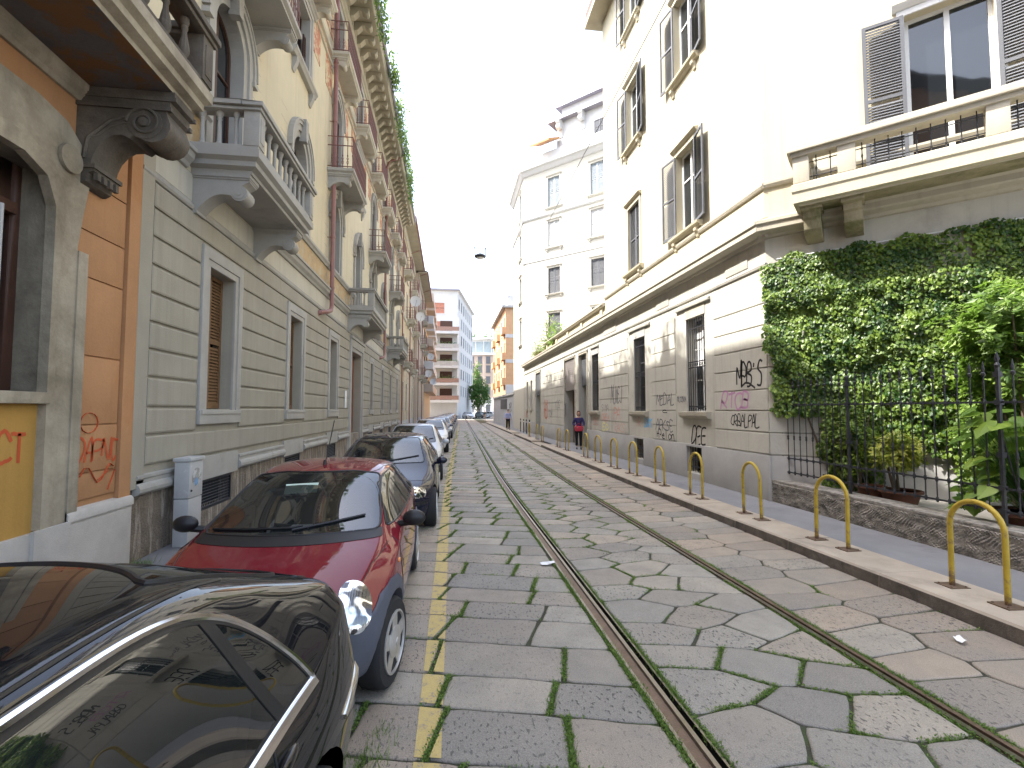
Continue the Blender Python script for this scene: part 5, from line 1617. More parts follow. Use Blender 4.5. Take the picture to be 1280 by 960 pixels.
def curved_block():
    """pinkish block curving across the far end"""
    cx, cy = 6.0, 150
    root = thing('apartment_building', 'pale pink curved block with glazed roof terrace, closing the street', 'building', (cx, cy, 0))
    pts = [(-4,4),(0,1),(5,-.5),(10,-1),(15,.5),(20,4),(26,10)]
    wl = MB(); bd = MB(); gl = MB(); H_ = 19.0
    pk = M('pale_pink', (.40,.32,.265), .85, .06, .6, 20, .1, streak=.2)
    for (a,b),(c,d) in zip(pts[:-1], pts[1:]):
        wl.poly([(a,b,0),(c,d,0),(c,d,5.5),(a,b,5.5)],1); wl.poly([(a,b,5.5),(c,d,5.5),(c,d,H_),(a,b,H_)],0)
        wl.poly([(a,b+2,H_),(c,d+2,H_),(c,d+2,24),(a,b+2,24)],1)
        bd.add([(a,b-.3,H_-.2),(c,d-.3,H_-.2),(c,d-.3,H_+.5),(a,b-.3,H_+.5),(a,b+2.2,H_+.5),(c,d+2.2,H_+.5)],[(0,1,2,3),(3,2,5,4)])
        bd.add([(a,b+1.0,23.9),(c,d+1.0,23.9),(c,d+1.0,24.5),(a,b+1.0,24.5),(a,b+8,24.5),(c,d+8,24.5)],[(0,1,2,3),(3,2,5,4),(0,4,5,1)])
    wl.poly([(-4,4,0),(-4,14,0),(-4,14,24),(-4,4,24)],0); wl.poly([(26,10,0),(26,20,0),(26,20,24),(26,10,24)],0)
    part('wall', wl, [pk, T['white']], root); part('cornice', bd, T['white'], root)
    for i, ((a,b),(c,d)) in enumerate(zip(pts[:-1], pts[1:])):
        ang = math.atan2(d-b, c-a)
        for k in range(2):
            t = (k+.5)/2
            x, y = a+(c-a)*t, b+(d-b)*t
            for z in (1.2,6.6,10.0,13.4,16.2):
                f = MB(); f.box(-.65,.65,-.06,.02,0,2.0); f.box(-.75,.75,-.09,-.0,2.0,2.15); f.box(-.75,.75,-.12,0,-.12,0)
                o = cpart('cbw', 'window', lambda: f, T['grey_shutter'], root, (x,y-.02,z), ang)
            f = MB(); f.box(-1.1,1.1,-.05,.02,0,3.6); cpart('cbg', 'terrace_glazing', lambda: f, M('glazing',(.25,.30,.32),.2,.1,2,20,0) if i == 0 and k == 0 else T['glass'], root, (x,y+1.95,H_+.6), ang)
    L = Leaves()
    for i in range(900):
        t = random.random()*6; j = int(min(5,t)); f = t-j
        p = Vector((pts[j][0]+(pts[j+1][0]-pts[j][0])*f, pts[j][1]+(pts[j+1][1]-pts[j][1])*f+3, 24.5+abs(random.gauss(0,.8))))
        if mnoise.noise((p.x*.4,0,0)) < -.05: continue
        d_ = rvec(); L.leaf(p, d_, d_.orthogonal().normalized(), .7, .45, random.random())
    L.build('foliage', T['shrub'], root)
    return root
curved_block()
def low_wall():
    root = thing('boundary_wall', 'low grey roughcast wall with a shutter opening, past the white corner block', 'wall', (6.2, 45.1, 0)); F = Fac(root, 6.2, 0, -90)
    w = MB(); w.box(-66,-45.1,0,.35,.1,3.3); F.put('wall', w, M('grey_roughcast',(.40,.41,.43),.9,.12,1.5,30,.2,streak=.3), 0, 0)
    c = MB(); c.box(-66,-45.1,-.12,.45,3.301,3.5); F.put('coping', c, T['white'], 0, 0)
    s = MB(); s.box(-57,-51,-.03,-.001,1.9,3.0)
    for i in range(9): s.box(-56.95,-51.05,-.05,-.03,1.95+.115*i,2.03+.115*i)
    F.put('shutter', s, T['grey_shutter'], 0, 0)
    g = MB(); strokes(g, 'SMEK', 0, 0, .5, .7, .05, .1, 31, 0); F.put('graffiti', g, T['iron'], -49.5, 1.7, -.004)
low_wall()
# closing blocks well behind, so no horizon shows between the far houses
def far_block(x0, x1, y, h, label, mat):
    root = thing('apartment_building', label, 'building', ((x0+x1)/2, y, 0)); F = Fac(root, (x0+x1)/2, y, 0)
    hw = (x1-x0)/2
    m = MB(); m.box(-hw,hw,0,10,0,h); F.put('wall', m, mat, 0, 0)
    r = MB(); r.box(-hw-.4,hw+.4,-.5,10.4,h,h+.4); F.put('roof', r, T['zinc'], 0, 0)
    n = int((x1-x0)/3.2)
    for i in range(n):
        for k in range(int(h/3.4)-1):
            f = MB(); f.box(-.6,.6,-.05,.01,0,1.9); f.box(-.75,.75,-.1,0,-.12,0)
            F.cput('fbw', 'window', lambda: f, T['grey_shutter'], -hw+1.6+3.2*i, 1.8+3.4*k)
far_block(-24, 3.5, 170, 17, 'plain beige block far behind the white corner block', T['cream_band'])
far_block(24, 48, 150, 18, 'plain white block far behind the orange brick block', T['white'])
# ------------------------------------------------------------------ cars
CUTM = bpy.data.materials.new('cut')
def tmpobj(me):
    o = bpy.data.objects.new('tmp', me); COL.objects.link(o); return o
def boolop(me, cutter, op, keep=None):
    """exact boolean on meshes; faces that came from the cutter take material `keep`, or are removed"""
    a = tmpobj(me); cutter.materials.clear(); cutter.materials.append(CUTM); b = tmpobj(cutter)
    md = a.modifiers.new('b', 'BOOLEAN'); md.operation = op; md.object = b; md.solver = 'EXACT'
    md.material_mode = 'TRANSFER'
    bpy.context.view_layer.update()
    dg = bpy.context.evaluated_depsgraph_get()
    r = bpy.data.meshes.new_from_object(a.evaluated_get(dg), preserve_all_data_layers=True, depsgraph=dg)
    bpy.data.objects.remove(a); bpy.data.objects.remove(b)
    ci = [i for i, m in enumerate(r.materials) if m == CUTM]
    if ci:
        if keep is None:
            bm = bmesh.new(); bm.from_mesh(r)
            bmesh.ops.delete(bm, geom=[f for f in bm.faces if f.material_index == ci[0]], context='FACES')
            bm.to_mesh(r); bm.free()
            r.materials.pop(index=ci[0])
        else: r.materials[ci[0]] = keep
    return r
def rawmesh(mb):
    me = bpy.data.meshes.new('c'); me.from_pydata(mb.v, [], mb.f)
    bm = bmesh.new(); bm.from_mesh(me); bmesh.ops.recalc_face_normals(bm, faces=bm.faces); bm.to_mesh(me); bm.free()
    return me
def rounded(pts, r=.03, n=4):
    """round the corners of a 2D polygon"""
    out = []; N = len(pts)
    for i in range(N):
        p0, p1, p2 = Vector(pts[i-1]), Vector(pts[i]), Vector(pts[(i+1) % N])
        a = p0-p1; b = p2-p1
        d = min(r, a.length*.45, b.length*.45)
        A = p1+a.normalized()*d; B = p1+b.normalized()*d
        for k in range(n+1):
            t = k/n; q = A*(1-t)**2 + p1*2*t*(1-t) + B*t*t
            out.append((q.x, q.y))
    return out
def prism_side(pts, x0=.25, x1=1.4, both=True):
    mb = MB(); mb.prism(pts, 'x', x0, x1)
    if both: mb.prism(pts, 'x', -x1, -x0)
    return rawmesh(mb)
def prism_front(pts, y0, y1):
    mb = MB(); mb.prism(pts, 'y', y0, y1); return rawmesh(mb)
def oblique(c, d, up, pts, t0, t1):
    """outline pts extruded along d through c, mirrored to both sides"""
    mb = MB()
    for s in (1, -1):
        C = Vector((c[0]*s, c[1], c[2])); D = Vector((d[0]*s, d[1], d[2])).normalized()
        U = Vector((up[0]*s, up[1], up[2])); U = (U - D*U.dot(D)).normalized(); S = D.cross(U)*s
        n = len(pts)
        vs = [C+D*t0+S*a+U*b for a, b in pts] + [C+D*t1+S*a+U*b for a, b in pts]
        mb.add(vs, [list(range(n-1,-1,-1)), list(range(n,2*n))] + [(i,(i+1)%n,n+(i+1)%n,n+i) for i in range(n)])
    return rawmesh(mb)
def lift(me, d, rim=True):
    """move a surface patch outwards by d, with a small returned rim"""
    bm = bmesh.new(); bm.from_mesh(me)
    bmesh.ops.remove_doubles(bm, verts=bm.verts, dist=1e-5)
    bm.normal_update()
    for v in bm.verts: v.co += v.normal*d
    if rim:
        bd = [e for e in bm.edges if e.is_boundary]
        nm = {v: v.normal.copy() for e in bd for v in e.verts}
        r = bmesh.ops.extrude_edge_only(bm, edges=bd)
        nv = [x for x in r['geom'] if isinstance(x, bmesh.types.BMVert)]
        old = {}
        for v in nv:
            best = min(nm, key=lambda u: (u.co-v.co).length_squared)
            v.co -= nm[best]*(d*1.7+.002)
    bm.to_mesh(me); bm.free()
    return me
def bloops(me):
    """boundary loops of a patch"""
    bm = bmesh.new(); bm.from_mesh(me); bmesh.ops.remove_doubles(bm, verts=bm.verts, dist=1e-5)
    nb = {}
    for e in bm.edges:
        if e.is_boundary:
            a, b = e.verts; nb.setdefault(a.index, []).append(b.index); nb.setdefault(b.index, []).append(a.index)
    co = {v.index: v.co.copy() for v in bm.verts}; bm.free()
    seen = set(); out = []
    for s in nb:
        if s in seen: continue
        lp = [s]; seen.add(s); cur = s
        while True:
            nx = [k for k in nb[cur] if k not in seen]
            if not nx: break
            cur = nx[0]; seen.add(cur); lp.append(cur)
        if len(lp) > 5:
            pts = [co[lp[0]]]
            for k in lp[1:]:
                if (co[k]-pts[-1]).length > .012: pts.append(co[k])
            out.append(pts)
    return out
def halves(me):
    """split a mesh by the sign of x"""
    res = []
    for s in (1, -1):
        bm = bmesh.new(); bm.from_mesh(me)
        bmesh.ops.delete(bm, geom=[f for f in bm.faces if f.calc_center_median().x*s < 0], context='FACES')
        m = bpy.data.meshes.new('h'); bm.to_mesh(m); bm.free()
        for mt in me.materials: m.materials.append(mt)
        res.append(m)
    return res
def setmat(me, mat):
    me.materials.clear(); me.materials.append(mat)
    me.polygons.foreach_set('material_index', [0]*len(me.polygons))
    return me
def loft(st, level=2):
    """closed car body from station rows: y, sweep, zs, ws, wm, zm, wb, zb, wt, ze, zc"""
    W = max(s[4] for s in st)
    rows = []
    for y, sw, zs, ws, wm, zm, wb, zb, wt, ze, zc in st:
        half = [(0,zs),(ws-.10,zs),(ws,zs+.04),(ws+(wm-ws)*.75,zs+(zm-zs)*.5),(wm,zm),(wb+(wm-wb)*.35,zm+(zb-zm)*.65),(wb,zb),(wt,ze),(wt*.58,ze+(zc-ze)*.72),(0,zc)]
        full = half + [(-x,z) for x, z in half[-2:0:-1]]
        rows.append([(x, y+sw*(abs(x)/W)**2, z) for x, z in full])
    n = len(rows[0]); vs = [p for r in rows for p in r]; fs = []
    for i in range(len(rows)-1):
        for k in range(n): fs.append((i*n+k, i*n+(k+1)%n, (i+1)*n+(k+1)%n, (i+1)*n+k))
    # close both ends with quads
    for base in (0, (len(rows)-1)*n):
        h = n//2
        for k in range(0, h):
            a, b, c, d = k, k+1, n-k-1, (n-k) % n
            if k == 0: fs.append((base+0, base+1, base+n-1))
            elif k == h-1: fs.append((base+h-1, base+h, base+h+1))
            else: fs.append((base+a, base+b, base+c, base+d))
    me = bpy.data.meshes.new('body'); me.from_pydata(vs, [], fs)
    bm = bmesh.new(); bm.from_mesh(me); bmesh.ops.recalc_face_normals(bm, faces=bm.faces)
    cl = bm.edges.layers.float.new('crease_edge')
    N = len(rows)
    for e in bm.edges:
        a, b = e.verts[0].index, e.verts[1].index
        ka, kb = a % n, b % n
        if ka == kb and ka in (6, n-6): e[cl] = .45
        if ka == kb and ka in (7, n-7): e[cl] = .35
        if ka == kb and ka in (2, n-2): e[cl] = .5
    bm.to_mesh(me); bm.free()
    o = tmpobj(me); md = o.modifiers.new('s', 'SUBSURF'); md.levels = level; md.render_levels = level
    bpy.context.view_layer.update(); dg = bpy.context.evaluated_depsgraph_get()
    r = bpy.data.meshes.new_from_object(o.evaluated_get(dg)); bpy.data.objects.remove(o)
    return r
def wheel(par, loc, r, w, side, style, n=28):
    m = MB()
    prof = [(r*.64,-w*.5),(r*.70,-w*.52),(r*.93,-w*.50),(r*.985,-w*.40),(r,-w*.25),(r,w*.25),(r*.985,w*.40),(r*.93,w*.50),(r*.70,w*.52),(r*.64,w*.5)]
    m.lathe(prof, n, axis='x')
    key = ('tyre', r, w, n)
    wh = cpart(key, 'wheel', lambda: m, T['rubber'], par, loc)
    def rim():
        k = MB(); x = side*w*.5
        k.lathe([(r*.70,-.02*side),(r*.70,.012*side),(r*.655,.016*side),(r*.63,-.03*side)] if side > 0 else [(r*.63,.03),(r*.655,-.016),(r*.70,-.012),(r*.70,.02)], n, (x,0,0), axis='x')
        if style == 'cap':
            # domed cover, five broad lobes with openings between
            ns = 5
            for i in range(ns):
                a = 2*PI*i/ns+.3
                pts = []
                for (rr, aa) in ((.10,-.60),(.34,-.50),(.60,-.27),(.655,-.22),(.655,.22),(.60,.27),(.34,.50),(.10,.60)):
                    pts.append((r*rr*math.cos(a+aa), r*rr*math.sin(a+aa)))
                k.prism(pts, 'x', x-.02*side, x+.006*side)
            k.lathe([(r*.36,-.02),(r*.36,.010*side),(r*.28,.02*side),(r*.12,.026*side)], 20, (x,0,0), axis='x')
            k.lathe([(r*.12,0),(r*.11,.030*side),(r*.02,.032*side)], 14, (x,0,0), axis='x')
        else:
            ns = 7 if style == 'multi' else 5
            for i in range(ns):
                a = 2*PI*i/ns
                pts = [(r*rr*math.cos(a+aa), r*rr*math.sin(a+aa)) for rr, aa in ((.12,-.5),(.30,-.22),(.66,-.13),(.66,.13),(.30,.22),(.12,.5))]
                k.prism(pts, 'x', x-.03*side, x-.004*side)
            k.lathe([(r*.2,-.03),(r*.18,.008*side),(r*.04,.01*side)], 14, (x,0,0), axis='x')
        return k
    cpart(('rim', r, w, side, style), 'rim', rim, T['alloy'], wh)
    def disc():
        k = MB(); k.lathe([(r*.65,-.001),(r*.65,.001)], 20, (side*(w*.5-.045),0,0), axis='x'); return k
    cpart(('disc', r, w, side), 'rim_backing', disc, T['black_trim'], wh)  # plain dark disc as background behind the rim openings
    return wh
def seat(par, x, y, z, mat):
    m = MB()
    m.box(x-.24,x+.24,y-.25,y+.25,z,z+.16)
    m.prism([(y+.20,z+.05),(y+.34,z+.02),(y+.52,z+.62),(y+.44,z+.66),(y+.36,z+.62)], 'x', x-.23, x+.23)
    m.prism([(y+.44,z+.68),(y+.54,z+.67),(y+.56,z+.86),(y+.49,z+.87)], 'x', x-.12, x+.12)
    return part('seat', m, mat, par, bev=.03)
def build_car(P):
    cx, y0 = P['at']
    t = thing(P['name'], P['label'], 'car', (0,0,0), 0, P.get('group', 'cars parked along the kerb under the old houses'))
    pm = P['paint']; detail = P.get('detail', 1)
    solid = loft(P['st'], 3 if detail > 1 else 2); setmat(solid, pm)
    wr, ww = P['wr'], P.get('ww', .19)
    W = max(s[4] for s in P['st'])
    whole = solid
    # wheel arches: real hollows lined in black
    for yw in P['wheels']:
        c = MB(); R_ = wr+P.get('arch', .045)
        for s in (1,-1): c.lathe([(R_, W-.26 if s > 0 else -W-.3), (R_, W+.3 if s > 0 else -W+.26)], 32, (0,yw,wr), axis='x')
        whole = boolop(whole, rawmesh(c), 'DIFFERENCE', T['black_trim'])
    body = whole.copy()
    def patch(cut, src=None): return boolop((src or whole).copy(), cut, 'INTERSECT')
    def put(name, me, mat, d=.003, both=False, smooth=40, rim=True):
        setmat(me, mat); lift(me, d, rim); res = []
        for m in (halves(me) if both else [me]):
            finish(m, smooth); m.name = name; res.append(obj(name, m, t))
        return res
    glass = P.get('glass', T['carglass']); scr = P.get('screen', T['screen'])
    # glazing: cut out of the body and filled with a pane
    winpolys = P['side_windows']
    seals = MB()
    fr = P.get('frame_poly')
    if fr:
        fm = patch(prism_side(fr))
        for lp in bloops(fm):
            k = MB(); k.tube(lp, P.get('trim_r', .012), 8, closed=True); part('window_trim', k, T['chrome'], t)
    for pl in winpolys:
        g = patch(prism_side(pl))
        body = boolop(body, prism_side(pl), 'DIFFERENCE') if detail else body
        lps = [] if fr else bloops(g)
        pn = put('side_window', g, glass, .002 if not fr else .001, True, rim=False)
        for lp in lps:
            k = MB(); k.tube(lp, .008, 6, closed=True); part('window_seal', k, T['black_trim'], pn[0] if lp[0].x > 0 else pn[1])
    for nm, (pl, ya, yb) in (('windscreen', P['windscreen']), ('rear_window', P['rear_window'])):
        g = patch(prism_front(pl, ya, yb))
        if detail: body = boolop(body, prism_front(pl, ya, yb), 'DIFFERENCE')
        sb = MB()
        for lp in bloops(g): sb.tube(lp, .010, 6, closed=True)
        so = put(nm, g, scr if nm == 'windscreen' else glass, .002, False, rim=False)
        if detail: part('seal', sb, T['black_trim'], so[0])
    if fr:   # black pillars and dividers between the panes
        pb = boolop(body.copy(), prism_side(fr), 'INTERSECT')
        put('window_pillar', pb, T['black_trim'], .004, True)
    for nm, cut, mat, d, both in P.get('patches', []):
        put(nm, patch(cut), mat, d, both)
    # door joints: thin dark lines laid on the skin
    bm = bmesh.new(); bm.from_mesh(whole); tree = BVHTree.FromBMesh(bm); bm.free()
    sm = MB()
    for pts in P.get('joints', []):
        for s in (1,-1):
            path = []
            for (a,b),(c,d) in zip(pts[:-1], pts[1:]):
                for k in range(8):
                    q = (a+(c-a)*k/8, b+(d-b)*k/8)
                    h = tree.ray_cast(Vector((s*2,q[0],q[1])), Vector((-s,0,0)))
                    if h[0] is not None: path.append(h[0]+h[1]*.0006)
            if len(path) > 2: sm = MB(); sm.tube(path, .0035, 4); part('door_joint', sm, T['black_trim'], t)
    hs = MB()
    for y, z in P.get('handles', []):
        for s in (1,-1):
            h = tree.ray_cast(Vector((s*2,y,z)), Vector((-s,0,0)))
            if h[0] is not None:
                k = MB(); k.ell((h[0].x+s*.006, y, z), .018, .085, .022, 12, 6)
                part('door_handle', k, P.get('handle_mat', pm), t)
    for nm_, pts in P.get('wipers', []):
        path = []
        for (a,b),(c,d) in zip(pts[:-1], pts[1:]):
            for k in range(7):
                h = tree.ray_cast(Vector((a+(c-a)*k/6, -2, b+(d-b)*k/6)), Vector((0,1,0)))
                if h[0] is not None: path.append(h[0]+h[1]*.012)
        if len(path) > 2:
            k = MB(); k.tube(path, .009, 5); part('wiper', k, T['black_trim'], t)
    finish(body, 40); body.name = 'body'
    obj('body', body, t)
    for yw in P['wheels']:
        for s in (1,-1): wheel(t, (s*(W-ww*.5-P.get('wheel_in', .015)), yw, wr), wr, ww, s, P.get('style', 'five'), 28 if detail else 16).rotation_euler[2] = (R(P.get('steer',0)) if yw == P['wheels'][0] else 0)
    # under tray and cabin
    if detail:
        k = MB(); k.box(-W*.8,W*.8,.5,P['st'][-1][0]-.4,.22,.34); k.box(-W*.85,W*.85,P['cowl']-.02,P['cowl']+.32,.50,P['belt']-.02)
        part('cabin_floor', k, T['interior'], t, bev=.04)
        sx = W*.42
        ys = P['cowl']+1.05
        seat(t, sx, ys, .36, P.get('seatmat', T['seat_cloth'])); seat(t, -sx, ys, .36, P.get('seatmat', T['seat_cloth']))
        k = MB(); yb = ys+.82
        k.box(-W*.72,W*.72,yb-.2,yb+.25,.36,.52); k.prism([(yb+.2,.45),(yb+.34,.45),(yb+.5,.95),(yb+.38,.98)], 'x', -W*.72, W*.72)
        part('rear_seat', k, P.get('seatmat', T['seat_cloth']), t, bev=.03)
        k = MB(); a = R(25)
        k.tube([(sx+.18*math.cos(q), P['cowl']+.46+.18*math.sin(q)*math.sin(a), .86+.18*math.sin(q)*math.cos(a)) for q in [2*PI*i/20 for i in range(20)]], .015, 6, closed=True)
        k.tube([(sx,P['cowl']+.3,.80),(sx,P['cowl']+.46,.86)], .03, 6); k.tube([(sx-.17,P['cowl']+.46,.86),(sx+.17,P['cowl']+.46,.86)], .018, 6)
        part('steering_wheel', k, T['interior'], t)
    # mirrors
    for s in (1,-1):
        mx, my, mz = P['mirror']
        k = MB(); k.ell((s*mx,my,mz), .095,.055,.065, 14, 8); k.tube([(s*(mx-.13),my+.02,mz-.05),(s*mx,my,mz-.03)], .028, 6)
        part('mirror', k, P.get('mirror_mat', pm), t)
    if P.get('plate'):
        y, z = P['plate']; k = MB(); k.box(-.26,.26,y-.006,y,z-.055,z+.055); part('number_plate', k, T['paper'], t, bev=.004)
    for f in P.get('extra', []): f(t, tree)
    t.location = (cx, y0, 0)
    return t

def hatch_stations(L, W, H, hood=.80, cowl=1.10, cowlz=.95, rf=1.85, rr=.62, belt=.92, tail=.90, nose=.62):
    """rows for a hatchback of length L"""
    return [
     (0.00,.45,.32,W*.45,W*.52,.42,W*.52,.47,W*.45,.50,.50),
     (0.03,.48,.20,W*.74,W*.84,.42,W*.80,.56,W*.70,nose,nose+.01),
     (0.24,.42,.19,W*.88,W*.96,.46,W*.90,nose+.02,W*.74,nose+.09,nose+.11),
     (0.66,.22,.19,W*.93,W*.99,.50,W*.94,hood-.07,W*.77,hood-.005,hood+.03),
     (cowl,.10,.19,W*.94,W,.52,W*.95,belt-.05,W*.79,cowlz-.02,cowlz),
     (cowl+(rf-cowl)*.5,.14,.19,W*.94,W,.52,W*.955,belt-.02,W*.74,cowlz+(H-cowlz)*.52,cowlz+(H-cowlz)*.56),
     (rf,.12,.19,W*.94,W,.52,W*.955,belt-.005,W*.67,H-.085,H-.04),
     (rf+(L-rr-rf)*.45,0,.19,W*.94,W,.52,W*.955,belt+.01,W*.66,H-.045,H),
     (L-rr-.15,-.03,.19,W*.94,W*.995,.53,W*.945,belt+.03,W*.65,H-.085,H-.035),
     (L-rr*.48,-.12,.20,W*.92,W*.97,.54,W*.90,belt+.02,W*.63,belt+(H-belt)*.55,belt+(H-belt)*.62),
     (L-.16,-.22,.22,W*.86,W*.93,.55,W*.84,belt-.05,W*.66,belt+.03,belt+.05),
     (L-.04,-.28,.26,W*.80,W*.87,.50,W*.80,.72,W*.66,.78,.79),
     (L,-.28,.34,W*.50,W*.55,.46,W*.52,.54,W*.46,.57,.57)]
def hatch_windows(L, W, H, cowl, cowlz, rf, rr, belt, doors=3):
    zt = H-.105
    a = (cowl+.22, belt+.025); b = (rf+.10, zt-.015)
    mid = cowl+ (1.42 if doors == 3 else 1.20)
    w1 = rounded([a, (b[0],b[1]), (mid-.03,zt+.005), (mid+.01,belt+.035)], .04)
    ye = L-rr-.02
    if doors == 3: return [w1, rounded([(mid+.07,belt+.037),(mid+.03,zt+.005),(ye-.25,zt-.03),(ye+.12,belt+.10),(ye+.05,belt+.055)], .05)]
    m2 = mid+.80
    return [w1, rounded([(mid+.06,belt+.037),(mid+.03,zt+.005),(m2-.03,zt-.012),(m2,belt+.05)], .04), rounded([(m2+.06,belt+.055),(m2+.03,zt-.014),(ye-.18,zt-.04),(ye+.12,belt+.12)], .05)]
def ell(a, b, n=20, p=2.0):
    return [(a*math.copysign(abs(math.cos(t))**(2/p), math.cos(t)), b*math.copysign(abs(math.sin(t))**(2/p), math.sin(t))) for t in [2*PI*i/n for i in range(n)]]

def make_hatch(name, label, at, paint_, L=4.1, W=.86, H=1.43, detail=0, doors=3, style='five', lights=True, **kw):
    cowl, cowlz, rf, rr, belt = kw.pop('cowl', 1.12), kw.pop('cowlz', .96), kw.pop('rf', 1.86), kw.pop('rr', .60), kw.pop('belt', .92)
    st = hatch_stations(L, W, H, kw.pop('hood', .80), cowl, cowlz, rf, rr, belt, nose=kw.pop('nose', .62))
    P = dict(name=name, label=label, at=at, st=st, paint=paint_, detail=detail, wr=.305, wheels=(.80, L-.82), cowl=cowl, belt=belt, style=style,
      side_windows=hatch_windows(L,W,H,cowl,cowlz,rf,rr,belt,doors),
      windscreen=(rounded([(-W*.75,cowlz+.005),(-W*.60,H-.085),(W*.60,H-.085),(W*.75,cowlz+.005)], .06), cowl-.35, rf+.28),
      rear_window=(rounded([(-W*.66,belt+.12),(-W*.56,H-.12),(W*.56,H-.12),(W*.66,belt+.12)], .06), L-1.0, L+.3),
      mirror=(W+.06, cowl+.32, belt+.05), plate=(-.004+.02, .40))
    zl = P['st'][1][9]
    P['patches'] = [('headlight', oblique((W*.64,.20,zl+.005), (.30,-.92,.15), (0,.2,1), ell(.21,.085,24,3.2), -.25, .45), T['headlight'], .004, True),
       ('grille', prism_front(rounded([(-.30,.30),(-.36,zl-.03),(.36,zl-.03),(.30,.30)], .05), -.4, .25), T['black_trim'], .004, False),
       ('tail_light', oblique((W*.80,L-.16,.86), (.45,.85,.05), (0,0,1), ell(.10,.15,16,3), -.25, .4), T['red_lens'], .004, True)]
    if detail:
        P['patches'] += [('fog_light', oblique((W*.66,.10,.32), (.3,-.9,.0), (0,0,1), ell(.05,.045,16), -.25, .4), T['headlight'], .004, True),
           ('bumper_strip', prism_side(rounded([(-.3,.43),(-.3,.475),(.42,.475),(.42,.43)], .008), -1.4, 1.4, False), T['black_trim'], .004, False)]
        m = P['side_windows'][0]
        P['joints'] = [[(cowl+.06,belt-.03),(cowl+.02,.6),(cowl+.12,.30)], [(cowl+1.45,belt+.03),(cowl+1.47,.6),(cowl+1.38,.30)], [(cowl+.12,.30),(cowl+1.38,.30)], [(.45,zl+.14),(.75,.73),(cowl+.02,.80)]]
        P['handles'] = [(cowl+1.28, belt-.09)]
        P['wipers'] = [('w',[(-.05,cowlz+.02),(.55,cowlz+.10)]),('w',[(-.60,cowlz+.02),(.02,cowlz+.08)])]
    P.update(kw)
    return build_car(P)

